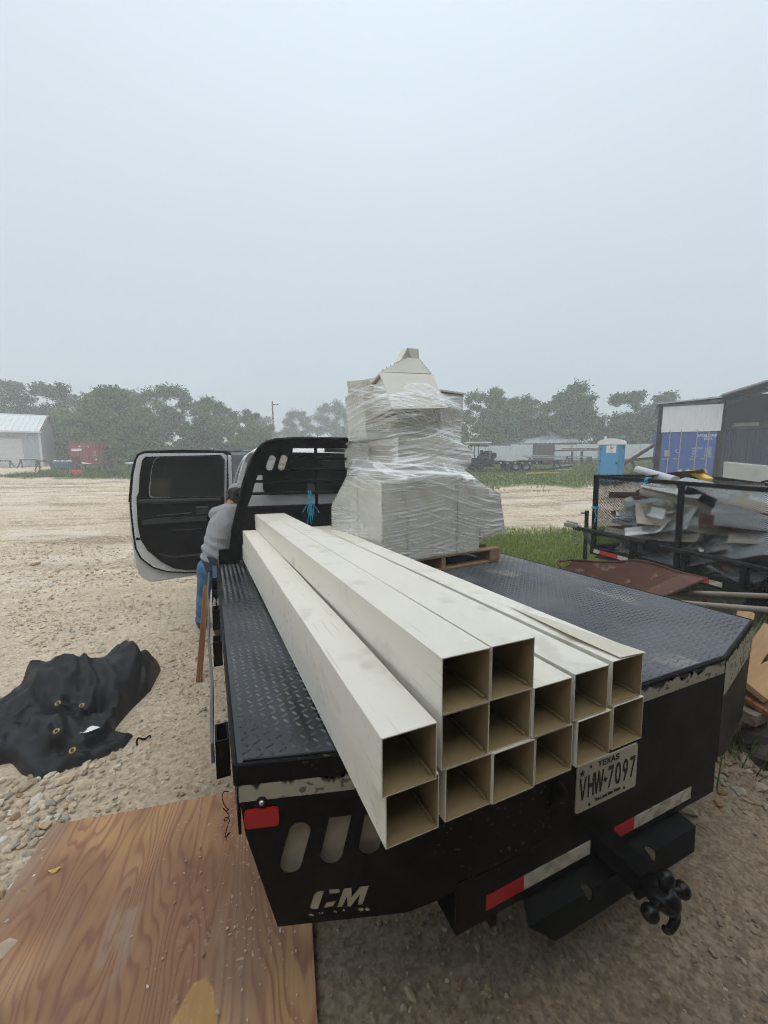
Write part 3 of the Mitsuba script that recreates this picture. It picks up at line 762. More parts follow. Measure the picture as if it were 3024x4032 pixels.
def side_piece(poly, thick=.03, mat='white_paint', off=0, name='side_panel', cols=10):   # polygon in (y, z) laid on the curved left side
    g = Polygon(poly) if not hasattr(poly, 'exterior') else poly
    m = trimesh.creation.extrude_polygon(g, thick, engine='earcut')
    v, f = trimesh.remesh.subdivide_to_size(m.vertices, m.faces, .12)
    x = np.array([lx(z) for z in v[:, 1]]) + off + v[:, 2]
    return np.c_[x, v[:, 0], v[:, 1]], f


rear_q = [(3.80, -.92), (3.95, -.92), (3.98, -.30), (4.08, .16), (4.18, .245), (4.86, .245), (4.93, .16), (4.95, -.92), (5.02, -.92), (5.02, .17), (4.98, .26), (4.95, .30), (3.97, .30), (3.88, .24), (3.84, .12), (3.80, -.25)]
part(truck, 'door_frame', side_piece(rear_q, .05), 'white_paint', smooth=30)
part(truck, 'front_door', side_piece([(5.03, -.92), (5.95, -.92), (5.95, -.25), (5.03, -.25)], .03), 'white_paint', smooth=30)
part(truck, 'front_door_frame', side_piece(Polygon([(5.03, -.25), (5.93, -.25), (5.40, .235), (5.03, .28)]).difference(Polygon([(5.10, -.20), (5.80, -.20), (5.36, .185), (5.10, .22)])), .03), 'white_paint', smooth=30)
part(truck, 'front_window', side_piece([(5.09, -.21), (5.82, -.21), (5.37, .19), (5.09, .225)], .006, off=.012), 'dark_glass', smooth=30)
part(truck, 'sill', side_piece([(3.80, -1.02), (5.95, -1.02), (5.95, -.925), (3.80, -.925)], .03), 'white_paint', smooth=30)
part(truck, 'cab_interior', cat([bx(.32, 2.2, 3.86, 5.6, -.98, -.95), bx(.40, 2.1, 3.86, 4.05, -.95, -.20), bx(.42, 2.08, 4.05, 4.50, -.80, -.62, .04), bx(.42, 2.08, 5.0, 5.2, -.95, -.15, .04)]), 'black_plastic')
# rear wall glass seen through the rack
part(truck, 'rear_window', prism(rrect(.46, 2 * CX - .46, -.165, .196, .06), [0, 3.728, 0], X, np.array([0, .055, 1.0]), .004, -Y), 'dark_glass')
part(truck, 'window_seal', prism(rrect(.44, 2 * CX - .44, -.180, .212, .07).difference(rrect(.47, 2 * CX - .47, -.155, .188, .06)), [0, 3.722, 0], X, np.array([0, .055, 1.0]), .006, -Y), 'black_rubber')
part(truck, 'brake_light', bx(CX - .22, CX + .22, 3.79, 3.80, .225, .262, .003), 'grey_plastic')
part(truck, 'roof_antenna', bx(.52, .548, 4.02, 4.05, .30, .345, .004), 'rust')
part(truck, 'bonnet', cat([bx(CX - .92, CX + .92, 5.96, 7.75, -1.15, -.32, .08), bx(CX - .97, CX + .97, 7.6, 7.85, -1.2, -.85, .04)]), 'white_paint')
part(truck, 'windscreen', prism([(CX - .82, 0), (CX + .82, 0), (CX + .66, .62), (CX - .66, .62)], [0, 6.03, -.26], X, np.array([0, -.86, .51]), .006), 'dark_glass')
for x in (CX - .70, CX + .50): part(truck, 'headlight', bx(x, x + .20, 7.84, 7.87, -.75, -.50, .01), 'lamp_lens')

# ------------------------------------------------------------------ open rear door (stands square to the cab, inside towards the tail)
YD = 4.95
sil = [(-.803, -.272), (-.766, .007), (-.729, .159), (-.696, .231), (-.636, .264), (-.308, .282), (.014, .286), (.225, .276), (.247, .24), (.244, -.145), (.200, -1.101), (.03, -1.135), (-.147, -1.155), (-.60, -1.183), (-.658, -1.180), (-.738, -1.113), (-.775, -1.003), (-.800, -.738), (-.809, -.478)]
frame_o = [(-.768, -.231), (-.737, .007), (-.699, .172), (-.675, .215), (-.615, .239), (.156, .257), (.196, .224), (.172, -.218), (.129, -1.122), (-.144, -1.104), (-.300, -1.090), (-.474, -1.060), (-.603, -1.002), (-.708, -.894), (-.750, -.785), (-.763, -.610), (-.773, -.350)]
trim = [(-.720, -.223), (-.697, -.181), (-.679, .007), (-.647, .164), (-.617, .201), (.129, .234), (.170, .178), (.150, -.218), (.113, -1.082), (-.143, -1.076), (-.291, -1.065), (-.410, -1.030), (-.523, -.947), (-.647, -.811), (-.708, -.683), (-.725, -.525)]
glass = [(-.606, -.237), (-.593, -.097), (-.570, .067), (-.536, .170), (-.489, .209), (.129, .222), (.162, .151), (.147, -.241)]


def rnd(p, r=.02): return Polygon(p).buffer(-r, quad_segs=4).buffer(2 * r, quad_segs=4).buffer(-r, quad_segs=4)


win = rnd(glass, .03)
seal_o = Polygon([(x * 1.0, z) for x, z in frame_o]).buffer(.022, quad_segs=4)
door = part(truck, 'rear_door', cat([prism(rnd(sil, .03).difference(win.buffer(.02)), [0, YD + .05, 0], X, Zv, .07, Y), prism(rnd(sil, .03).buffer(-.012).difference(win.buffer(.02)), [0, YD + .035, 0], X, Zv, .015, Y)]), 'door_paint', label='open white rear door with a black inner trim and tinted window')
principled('door_paint', mikit.proc(lambda p, n, uv: mix((.70, .71, .72), (.42, .40, .36), smoothstep(.92, .55, p.z) * .7 * fbm(p.x * 6, p.y * 6, p.z * 6, 3))), .35)
part(door, 'weatherstrip', prism(seal_o.difference(rnd(frame_o, .02)), [0, YD, 0], X, Zv, .045, Y), 'black_rubber')
part(door, 'upper_seal', prism(rnd(sil, .03).buffer(.002).difference(rnd(sil, .03).buffer(-.022)).intersection(sbox(-2, -.28, 2, 2)), [0, YD + .01, 0], X, Zv, .035, Y), 'black_rubber')
part(door, 'inner_shell', prism(rnd(frame_o, .02).difference(win.buffer(.005)), [0, YD - .02, 0], X, Zv, .06, Y), 'door_paint')
part(door, 'inner_trim', cat([prism(rnd(trim, .015).difference(win), [0, YD - .045, 0], X, Zv, .024, Y), prism(rnd(trim, .015).buffer(-.03).intersection(sbox(-2, -2, 2, -.29)), [0, YD - .060, 0], X, Zv, .014, Y)]), 'black_plastic')
part(door, 'window', prism(win, [0, YD + .01, 0], X, Zv, .005, Y), 'tint_glass')
scene['tint_glass'] = {'type': 'blendbsdf', 'weight': .80, 'bsdf_0': {'type': 'thindielectric'}, 'bsdf_1': {'type': 'twosided', 'nested': {'type': 'principled', 'base_color': {'type': 'rgb', 'value': [.022, .027, .024]}, 'roughness': .12, 'specular': .5}}}
part(door, 'belt_moulding', bx(-.698, .11, YD - .075, YD - .045, -.292, -.256, .006), 'grey_plastic')
part(door, 'armrest', cat([prism([(-.674, -.476), (-.561, -.459), (-.042, -.456), (-.044, -.502), (-.563, -.516), (-.673, -.519)], [0, YD - .125, 0], X, Zv, .07, Y)]), 'grey_plastic')
part(door, 'switch_panel', bx(-.40, -.27, YD - .132, YD - .125, -.470, -.460), 'black_gloss')
part(door, 'door_handle', cat([bx(-.153, -.02, YD - .075, YD - .058, -.437, -.345, .004), bx(-.148, -.03, YD - .092, YD - .075, -.368, -.352, .004), bx(-.148, -.03, YD - .09, YD - .075, -.405, -.390, .004)]), 'grey_plastic')
part(door, 'trim_recess', cat([rod([[-.60, YD - .062, -.30], [-.195, YD - .062, -.302], [-.197, YD - .062, -.417], [-.54, YD - .062, -.432]], .006, 6)]), 'grey_plastic', smooth=40)
part(door, 'trim_ledge', cat([prism([(-.541, -.838), (-.411, -.885), (-.135, -.880), (.10, -.876), (.10, -.900), (-.136, -.904), (-.412, -.903), (-.535, -.860)], [0, YD - .085, 0], X, Zv, .03, Y)]), 'grey_plastic')
part(door, 'pocket_line', cat([rod([[-.39, YD - .062, -.606], [-.089, YD - .062, -.596], [-.053, YD - .062, -.525]], .006, 6)]), 'grey_plastic', smooth=40)
part(door, 'latch', bx(-.752, -.716, YD - .028, YD - .019, -.692, -.666, .002), 'black_gloss')
for x, z in ((-.703, -.807), (-.501, -1.008)): part(door, 'plug', revolve([(0, -.004), (.016, -.002), (.018, 0)], [x, YD - .0195, z], 'y', 16), 'white_matte', smooth=True)
for z in (-.55, -.95): part(door, 'hinge', bx(.20, .275, YD - .01, YD + .06, z, z + .08), 'white_matte')
part(door, 'hinge_pillar', bx(.205, .243, YD - .01, YD + .05, -1.05, .235, .006), 'door_paint')
# ------------------------------------------------------------------ the load: cream sheet-metal tubes
SZ = .1215


def tube_mesh(a, b, s=SZ, t=.0022):         # a, b: lower-left corners of the near and far end (truck frame); hollow box with a lock seam inside
    a, b = np.asarray(a, float), np.asarray(b, float)
    def ring(o, i): return [o + [i, 0, i], o + [s - i, 0, i], o + [s - i, 0, s - i], o + [i, 0, s - i]]
    n = 14
    V, F = [], []
    rngt = np.random.default_rng(int(abs(a[0] * 9973 + a[2] * 7919) * 100) % 100000)
    for k in range(n + 1):
        q = k / n
        o = a + (b - a) * q + np.array([0, 0, rngt.normal(0, .0006) if 0 < k < n else 0])
        V += ring(o, 0) + ring(o, t)
    for k in range(n):
        o = k * 8
        for j in range(4):
            j2 = (j + 1) % 4
            F += [[o + j, o + j2, o + 8 + j2, o + 8 + j], [o + 4 + j2, o + 4 + j, o + 12 + j, o + 12 + j2]]
    for o, flip in ((0, False), (n * 8, True)):
        for j in range(4):
            j2 = (j + 1) % 4; q = [o + j, o + 4 + j, o + 4 + j2, o + j2]
            F.append(q[::-1] if flip else q)
    return np.array(V), np.array(F)


def tube_thing(lab, x0, z0, y0, x1, z1, y1, far_cap=True):
    k = thing('square_tube', lab, 'metal tube', 'cream square tubes stacked on the truck bed')
    a, b = np.array([x0, y0, z0]), np.array([x1, y1, z1])
    v, f = tube_mesh(a, b)
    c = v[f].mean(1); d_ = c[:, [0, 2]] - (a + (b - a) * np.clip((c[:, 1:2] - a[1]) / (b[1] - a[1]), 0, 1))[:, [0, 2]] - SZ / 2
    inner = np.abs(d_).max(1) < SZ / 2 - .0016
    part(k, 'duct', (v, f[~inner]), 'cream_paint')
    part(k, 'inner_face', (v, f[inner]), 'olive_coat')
    part(k, 'lock_seam', beam(a + [SZ - .008, .010, .0060], b + [SZ - .008, 0, .0060], .006, .006), 'olive_coat')
    return k


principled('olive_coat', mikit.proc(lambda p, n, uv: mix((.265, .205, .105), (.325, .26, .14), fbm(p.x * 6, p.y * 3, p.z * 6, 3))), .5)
YN, YFAR = .652, 3.44
names = ['leftmost', 'second', 'third', 'fourth', 'fifth', 'rightmost']
near_mid = [(.2755, -.6155), (.4175, -.6155), (.5400, -.6155), (.6640, -.612), (.7985, -.6095), (.9375, -.606)]
near_low = [(.2890, -.7385), (.4290, -.7385), (.5510, -.7385), (.6790, -.7385), (.8120, -.7340), (.9480, -.7310)]
far_x = [.232, .356, .480, .606, .731, .857]
for i in range(6):
    x, z = near_low[i]
    tube_thing(f'cream square tube, {names[i]} in the bottom row of the stack', x, z, YN + (.004 if i % 2 else 0), far_x[i] - .003, -.700, YFAR + .02 * (i == 0))
for i in range(6):
    x, z = near_mid[i]
    tube_thing(f'cream square tube, {names[i]} in the second row of the stack', x, z, YN - (.012 if i == 0 else 0) + .003 * (i % 3), far_x[i] + .002, -.577, YFAR - .01)
for i, nm in ((0, 'left'), (1, 'right')):
    x, z = [(.4150, -.4910), (.5395, -.4895)][i]
    tube_thing(f'cream square tube, {nm} one of the two on top of the stack', x, z, YN, [.338, .461][i], -.449, YFAR + .03)
a0 = np.array([.948, .70, -.606 + SZ + .0012]); dz_ = np.array([-.03, .95, .0095])
part('square_tube_011', 'loose_film', (np.array([a0 + [.118, -.045, .001], a0 + [.02, -.040, .003], a0 + [.004, .10, .012], a0 + [.03, .35, .006] + dz_ * .05, a0 + dz_ * .62, a0 + [.05, .30, .006]]), np.array([[0, 1, 5], [1, 2, 5], [2, 3, 5], [3, 4, 5]])), 'olive_film')
principled('olive_film', (.56, .52, .42), .35)
single('timber_strip', 'thin wooden strip lying under the front ends of the tubes', 'timber', bx(.2, 1.02, 3.36, 3.42, ZD + .003, -.7005), 'dark_wood')

# ------------------------------------------------------------------ pallet with sheet-metal boxes under stretch film
PU, PV = np.array([.9873, .1589, 0]), np.array([-.1589, .9873, 0])      # along the pallet's near edge, and away
PO = np.array([2.248, 2.641, 0])


def P(m):                                   # local (u, v, z-from-deck) to truck frame
    v, f = VF(m); return PO + v[:, :1] * PU + v[:, 1:2] * PV + (v[:, 2:] + ZD) * Zv, f


pal = thing('wooden_pallet', 'worn wooden pallet on the bed under the wrapped metal boxes', 'pallet')
W0, D0 = -1.22, 1.02


def board(name, x0, x1, y0, y1, z0, z1, seed, along='x'):
    v, f = bx(x0, x1, y0, y1, z0, z1, .002)
    uv = np.c_[v[:, 0] if along == 'x' else v[:, 1], (v[:, 1] if along == 'x' else v[:, 0]) + v[:, 2] + seed * 1.7]
    vv, ff = P((v, f))
    part(pal, name, (vv, ff), 'pallet_wood', uv=uv)


principled('pallet_wood', mikit.proc(lambda p, n, uv: mix(mix((.30, .20, .12), (.19, .125, .08), noise(uv.x * 2, uv.y * 45)), (.42, .27, .13), cell_rand(dr.floor(uv.y * .6), 1, 2) * .5)), .85)
for k, u in enumerate((-1.20, -.645, -.06)):
    board('stringer', u, u + .045 if u > -.1 else u + .04, .01, D0 - .01, .018, .106, k, 'y')
board('stringer_block', -.115, -.0, .0, .16, .019, .107, 7, 'x')
for k, v0 in enumerate(np.linspace(0, D0 - .09, 7)):
    board('deck_board', W0, 0.0, v0, v0 + .092, .1065, .122, k + 3)
for k, v0 in enumerate((0.005, .46, D0 - .095)):
    board('bottom_board', W0, .0, v0, v0 + .09, .003, .0175, k + 13)
GB = 'cream sheet-metal boxes wrapped on the pallet'


BOXV = []                                    # all box vertices, in pallet space, for the film to stretch over


zb, zs1, zt1 = .123, .487, .735


def shoulder_box(lab, poly, axis, o, depth, mat='cream_box', hems=()):
    """sheet box given by its outline: poly in the (u, z) plane pushed away along v, or in the (v, z) plane pushed along u"""
    k = thing('metal_box', lab, 'metal box', GB)
    m = prism(poly, [0, o, 0], X, Zv, depth, Y) if axis == 'u' else prism(poly, [o, 0, 0], Y, Zv, depth, X)
    part(k, 'shell', P(m), mat); BOXV.append(VF(m)[0])
    n = len(poly)
    for q in hems:                            # folded hems standing a little proud along chosen edges of the outline
        a, b = np.array(poly[q]), np.array(poly[(q + 1) % n]); c = np.mean(np.array(poly), 0)
        d = (b - a) / np.linalg.norm(b - a); nn = np.array([-d[1], d[0]]); nn = nn if nn @ (c - a) > 0 else -nn
        a, b = a + nn * .006 + d * .008, b + nn * .006 - d * .008
        m2 = beam([a[0], o - .002, a[1]], [b[0], o - .002, b[1]], .009, .0035, (0, 1, 0)) if axis == 'u' else beam([o - .002, a[0], a[1]], [o - .002, b[0], b[1]], .009, .0035, (1, 0, 0))
        part(k, 'hem', P(m2), mat)
    return k


def shl(u0, u1, w, z0=None, z1=None): return [(u0, z0 or zb), (u1, z0 or zb), (u1, zs1), (u1 - w, z1 or zt1), (u0, z1 or zt1)]


shoulder_box('wrapped cream box at the near left corner of the pallet', shl(-1.20, -.984, .095, z1=.70), 'u', .0, .325, hems=(1, 2, 4))
shoulder_box('second wrapped cream box along the near edge, its shoulder sloping to the right', shl(-.978, -.755, .19), 'u', -.004, .40, hems=(1, 2, 4))
shoulder_box('third wrapped cream box along the near edge, right of the dark gap', [(-.746, zb), (-.505, zb), (-.505, .71), (-.746, .735)], 'u', .002, .36, hems=(1, 3))
shoulder_box('fourth wrapped cream box along the near edge, its shoulder sloping to the right', shl(-.499, -.262, .20), 'u', -.004, .38, hems=(1, 2, 4))
shoulder_box('wrapped cream box leaning out over the right end of the pallet', [(-.20, .205), (.100, .245), (.090, .275), (.018, .578), (-.275, .700), (-.25, .42)], 'u', .03, .40, hems=(2, 3))
shoulder_box('wrapped cream box standing at the far right corner of the pallet', shl(-.36, .0, .16), 'u', .45, .40)
shoulder_box('wrapped cream box on the left side, just behind the corner box', [(.330, zb), (.485, zb), (.485, .60), (.40, .730), (.330, .735)], 'v', -1.20, .40, hems=(1, 4))
shoulder_box('wrapped cream box farthest back on the left side, sloping away at the back', [(.490, zb), (.780, zb), (.780, zs1), (.500, .730), (.490, .730)], 'v', -1.20, .42, hems=(1, 2))
shoulder_box('wrapped cream box at the back of the pallet under the second tier', [(.42, zb), (.90, zb), (.90, .60), (.80, zt1), (.42, zt1)], 'v', -.78, .40)
shoulder_box('low cream box just under the wide middle-tier box', [(-1.02, zt1 + .004), (-.28, zt1 + .004), (-.28, .790), (-1.02, .785)], 'u', .24, .60)
# second tier
k = thing('metal_box', 'wide cream box of the middle tier with a slanted right shoulder', 'metal box', GB)
m = prism([(-.872, .798), (-.172, .835), (-.172, .958), (-.52, 1.037), (-.872, 1.017)], [0, .19, 0], X, Zv, .40, Y); BOXV.append(VF(m)[0])
part(k, 'shell', P(m), 'cream_box')
part(k, 'end_flange', P(bx(-.922, -.874, .185, .60, .795, 1.016)), 'tan_steel', label='darker tan flange at the near left edge')
k = thing('metal_box', 'open-sided cream box at the left of the middle tier, its dark inside showing', 'metal box', GB)
op = prism(Polygon([(.186, .797), (1.05, .792), (1.05, 1.016), (.186, 1.016)]).difference(Polygon([(.23, .835), (.62, .835), (.62, .975), (.23, .975)])), [-.932, 0, 0], Y, Zv, .006, X)
part(k, 'shell', P(cat([op, bx(-.925, -.50, .62, 1.05, .795, 1.012)])), 'cream_box')
BOXV.append(VF(bx(-.932, -.50, .186, 1.05, .794, 1.016))[0])
# upper tier
shoulder_box('cream box at the upper left, behind the gabled top box', [(-1.02, 1.03), (-.70, 1.03), (-.70, 1.40), (-1.05, 1.40)], 'u', .50, .30, hems=(3,))
shoulder_box('cream box at the upper right with a flat lid', [(-.42, 1.05), (-.185, 1.05), (-.165, 1.425), (-.42, 1.415)], 'u', .30, .32, hems=(1, 2))
shoulder_box('cream box in shade under the gabled top box', [(-.86, 1.045), (-.43, 1.045), (-.43, 1.235), (-.86, 1.205)], 'u', .34, .34)
single('metal_sheet', 'thin flat cream sheet overhanging the upper right box', 'metal sheet', P(bx(-.44, -.150, .285, .64, 1.426, 1.440)), 'cream_box', group=GB)


def frustum(b0, b1, z0, z1):
    (u0, u1, v0, v1), (a0, a1, c0, c1) = b0, b1
    v = np.array([[u0, v0, z0], [u1, v0, z0], [u1, v1, z0], [u0, v1, z0], [a0, c0, z1], [a1, c0, z1], [a1, c1, z1], [a0, c1, z1]])
    return v, np.array([[0, 3, 2, 1], [4, 5, 6, 7], [0, 1, 5, 4], [1, 2, 6, 5], [2, 3, 7, 6], [3, 0, 4, 7]])


def tilt(m): v, f = VF(m); v = v.copy(); v[:, 2] += .10 * (v[:, 0] + .98); return v, f


k = thing('gabled_metal_box', 'big gable-shaped cream box with a small spout crowning the stack', 'metal box', GB)
pf = Polygon([(.15, 1.218), (.165, 1.215), (.385, 1.512), (.62, 1.405), (.625, 1.418), (.38, 1.528)])
sk = np.array([.062, 0, 0])
m = tilt(prism(pf, [-1.0, 0, 0], Y, Zv, .517, X)); v = m[0]; v[:, 0] += (v[:, 2] - 1.22) * .10
part(k, 'roof_slope', P((v, m[1])), 'cream_box'); m_roof = (v, m[1])
gmesh = prism([(.20, 1.225), (.39, 1.49), (.60, 1.40), (.60, 1.225)], [-.975, 0, 0], Y, Zv, .47, X)
shell = tilt(gmesh); v = shell[0]; v[:, 0] += (v[:, 2] - 1.22) * .10
part(k, 'body', P(shell), 'cream_box')
V8 = np.array([[-.966, .382, 1.530], [-.449, .382, 1.584], [-.455, .62, 1.472], [-.972, .62, 1.420], [-.650, .45, 1.700], [-.522, .45, 1.706], [-.522, .56, 1.706], [-.650, .56, 1.700]])
hood = (V8, np.array([[0, 3, 2, 1], [4, 5, 6, 7], [0, 1, 5, 4], [1, 2, 6, 5], [2, 3, 7, 6], [3, 0, 4, 7]]))
part(k, 'hood', P(hood), 'cream_box')
V8 = np.array([[-.715, .46, 1.670], [-.523, .46, 1.7065], [-.523, .56, 1.7065], [-.715, .56, 1.670], [-.648, .46, 1.782], [-.530, .46, 1.790], [-.530, .56, 1.790], [-.648, .56, 1.782]])
part(k, 'spout', P((V8, hood[1])), 'cream_box')
part(k, 'spout_face', P(prism([(-.690, 1.690), (-.60, 1.700), (-.645, 1.776)], [0, .4585, 0], X, Zv, .0012, Y)), 'tan_steel')
def riv(a, b, n): return [bx(q[0] - .003, q[0] + .003, q[1] - .003, q[1] + .003, q[2] - .004, q[2] + .003) for q in (np.array(a) + (np.array(b) - np.array(a)) * t for t in np.linspace(.06, .94, n))]
part(k, 'rivet', P(cat(riv([-.955, .385, 1.545], [-.655, .447, 1.700], 7) + riv([-.46, .385, 1.590], [-.525, .447, 1.704], 6))), 'tan_steel', kind='stuff')
k = thing('metal_box', 'small open cream box tilted at the top left of the stack', 'metal box', GB)
m = mv(cat([bx(-.10, .10, -.10, -.094, 0, .10), bx(-.10, .10, .094, .10, 0, .12), bx(-.10, -.094, -.094, .094, 0, .09), bx(.094, .10, -.094, .094, 0, .12), bx(-.094, .094, -.094, .094, 0, .005)]), (-.95, .62, 1.405), rz=.30, ry=-.22)
part(k, 'shell', P(m), 'cream_box'); BOXV.append(VF(m)[0])


# stretch film: at every height the hull of what it wraps, pulled straight between the tiers
def film():
    roofv = VF(m_roof)[0]
    zs = np.linspace(.085, 1.455, 110); nt = 260
    th = np.linspace(0, 2 * np.pi, nt, endpoint=False)
    c = np.array([-.56, .46]); R = np.zeros((len(zs), nt))
    solids = BOXV + [VF(shell)[0], roofv]
    from scipy.spatial import ConvexHull
    for i, z in enumerate(zs):
        pts = []
        for s in solids:
            lo, hi = s[:, 2].min(), s[:, 2].max()
            if lo - .02 <= z <= hi + .015:
                # section of the solid's hull at this height
                q = min(max(z, lo + .001), hi - .001)
                h = ConvexHull(s)
                for a, b, cc in h.simplices:
                    for p, r in ((a, b), (b, cc), (cc, a)):
                        za, zb_ = s[p, 2], s[r, 2]
                        if (za - q) * (zb_ - q) <= 0 and za != zb_:
                            pts.append(s[p, :2] + (s[r, :2] - s[p, :2]) * (q - za) / (zb_ - za))
        if len(pts) < 3: R[i] = np.nan; continue
        pts = np.array(pts); hl = pts[ConvexHull(pts).vertices] - c
        for j, t in enumerate(th):
            d = np.array([math.cos(t), math.sin(t)])
            best = 0
            a, b = hl, np.roll(hl, -1, 0)
            e = b - a; den = d[0] * e[:, 1] - d[1] * e[:, 0]
            den = np.where(np.abs(den) < 1e-9, 1e-9, den)
            tt = (a[:, 0] * e[:, 1] - a[:, 1] * e[:, 0]) / den; uu = (a[:, 0] * d[1] - a[:, 1] * d[0]) / den
            ok = (tt > 0) & (uu >= -1e-6) & (uu <= 1 + 1e-6)
            R[i, j] = tt[ok].max() if ok.any() else .2
    R = np.where(np.isnan(R), np.nanmin(R, axis=0), R)
    # taut between tiers: upper envelope of chords over a limited span
    out = R.copy(); span = 11
    for i in range(len(zs)):
        for a in range(max(0, i - span), i):
            for b in (i + 2, i + 5, i + 8, i + span):
                if b < len(zs) and b - a <= span:
                    out[i] = np.maximum(out[i], R[a] + (R[b] - R[a]) * (i - a) / (b - a) - .006 * min(1, (b - a) / 8))
    R = out
    for _ in range(2): R[1:-1] = .25 * R[:-2] + .5 * R[1:-1] + .25 * R[2:]
    R = np.maximum(R, .0)
    tt, zz = np.meshgrid(th, zs)
    wr = meshkit.fbm(np.stack([np.cos(tt) * 5 + zz * 3, np.sin(tt) * 5, zz * 34 + 5 * np.cos(tt * 3)], -1), 3, 4) - .5
    R = R + .007 + .010 * wr
    xy = c + np.stack([np.cos(tt), np.sin(tt)], -1) * R[..., None]
    zz = zz + .02 * np.sin(tt * 3 + 1) * np.clip((zz - 1.30) / .1, 0, 1)
    v = np.c_[xy.reshape(-1, 2), zz.ravel()]
    i, j = np.meshgrid(np.arange(len(zs) - 1), np.arange(nt), indexing='ij'); j2 = (j + 1) % nt
    q = np.stack([i * nt + j, i * nt + j2, (i + 1) * nt + j2, (i + 1) * nt + j], -1).reshape(-1, 4)
    arc = np.cumsum(np.full(nt, 2 * np.pi * .62 / nt))
    uv = np.c_[np.tile(arc, len(zs)), zz.ravel()]
    return P((v, q)), uv


(fm, fuv) = film()


def film_w(p, n, uv):                   # wound film: bundles of long stretched lines at a few tilts, thicker where layers overlap
    x, z = uv.x, uv.y
    def lines(slope, freq, seed, lo):
        c = z + slope * x
        return smoothstep(lo, lo + .22, noise(x * .9 + seed, c * freq)) * (.45 + .55 * noise(x * 3 + seed, c * freq * .25))
    m1, m2, m3 = fbm(x * 1.6, z * 3.2, 1, 2), fbm(x * 1.9 + 9, z * 3.0, 4, 2), fbm(x * 1.4 + 21, z * 4, 8, 2)
    st = lines(.05, 165, 3, .56) * smoothstep(.30, .55, m1) + lines(-.12, 130, 17, .58) * smoothstep(.40, .58, m2) + lines(.24, 105, 31, .60) * smoothstep(.50, .62, m3)
    cr = smoothstep(.62, .74, fbm(x * 14, z * 14, 2, 3)) * smoothstep(.52, .66, fbm(x * 3 + 5, z * 3, 7, 2))
    band = smoothstep(.50, .62, noise(x * .4 + 2, (z + .1 * x) * 9))
    return dr.clip(.08 + .14 * band + .78 * st + .40 * cr, 0, .9)


scene['film'] = {'type': 'blendbsdf', 'weight': mikit.proc(film_w), 'bsdf_0': {'type': 'thindielectric', 'int_ior': 1.3},
                 'bsdf_1': {'type': 'twosided', 'nested': {'type': 'bumpmap', 'scale': 1.0, 'arbitrary': mikit.proc(lambda p, n, uv: .0042 * noise(uv.x * 1.2, (uv.y + .10 * uv.x) * 110) + .006 * noise(uv.x * 2 + 7, (uv.y - .22 * uv.x) * 50) + .003 * fbm(uv.x * 30, uv.y * 30, 0, 2), eps=.0008),
                            'nested_bsdf': {'type': 'principled', 'base_color': {'type': 'rgb', 'value': [.90, .91, .92]}, 'roughness': .16, 'specular': .8}}}}
single('stretch_film', 'clear plastic stretch film wound round the boxes on the pallet', 'plastic film', fm, 'film', smooth=True, uv=fuv)

# ------------------------------------------------------------------ small things on and by the truck
rng = np.random.default_rng(3)
tw = thing('blue_twine', 'bunch of bright blue twine knotted to a crossbar of the headache rack', 'twine')
xk, zk = .815, -.160
part(tw, 'knot', cat([rod([[xk - .014, YR - .020, zk + .016], [xk - .012, YR - .026, zk], [xk - .008, YR - .024, zk - .045]], .005, 6), rod([[xk + .004, YR - .020, zk + .016], [xk + .005, YR - .026, zk], [xk + .002, YR - .024, zk - .05]], .005, 6), rod([[xk + .014, YR + .02, zk + .013], [xk, YR - .024, zk + .02], [xk - .014, YR + .02, zk + .013]], .005, 6)]), 'blue_rope', smooth=40)
st = []
for i in range(11):
    a = rng.normal(0, .022); L = rng.uniform(.12, .25); t = np.linspace(0, 1, 9)
    st.append(rod(np.c_[xk + a * t * 1.6 + .006 * np.sin(t * 9 + i), YR - .032 - .01 * t + .006 * np.cos(t * 8 + i), zk - .03 - L * t], .0032, 5))
part(tw, 'strand', cat(st), 'blue_rope', smooth=40, kind='stuff')
cl = []
for i in range(3):
    x0 = 1.02 + .05 * i
    cl.append(rod([[x0, 3.40, -.47], [x0 + .13, 3.43, -.28], [x0 + .165, 3.43, -.28], [x0 + .045, 3.40, -.47]], .0032, 6, True))
single('wire_rack', 'thin wire frame leaning on the rack behind the tubes', 'wire frame', cat(cl), 'steel', smooth=40)
tm = thing('leaning_timber', 'reddish wooden plank leaning against the side rail of the bed', 'timber')
v, f = beam([-.150, 3.50, -1.715], [-.066, 3.926, -1.014], .046, .038, up=(0, 1, 0.4), c=.003)
d = np.array([.12, .515, .855]); d /= np.linalg.norm(d)
put(tm, (v, f), 'stained_wood', frame='T', uv=np.c_[(v - v[0]) @ d, (v - v[0]) @ np.array([1, 0, 0])])
principled('stained_wood', mikit.proc(lambda p, n, uv: mix((.30, .125, .045), (.15, .058, .026), noise(uv.x * 3, uv.y * 90))), .6)
wr = thing('wire_tangle', 'thin black wire hanging in loops at the left corner of the bed', 'wire')
t = np.linspace(0, 1, 60)
put(wr, rod(np.c_[.012 - .016 * np.abs(np.sin(t * 14)) * (1 - .3 * t), 1.005 + .006 * np.cos(t * 11), -.80 - .125 * t + .012 * np.sin(t * 22)], .0012, 5), 'black_gloss', smooth=True, frame='T')

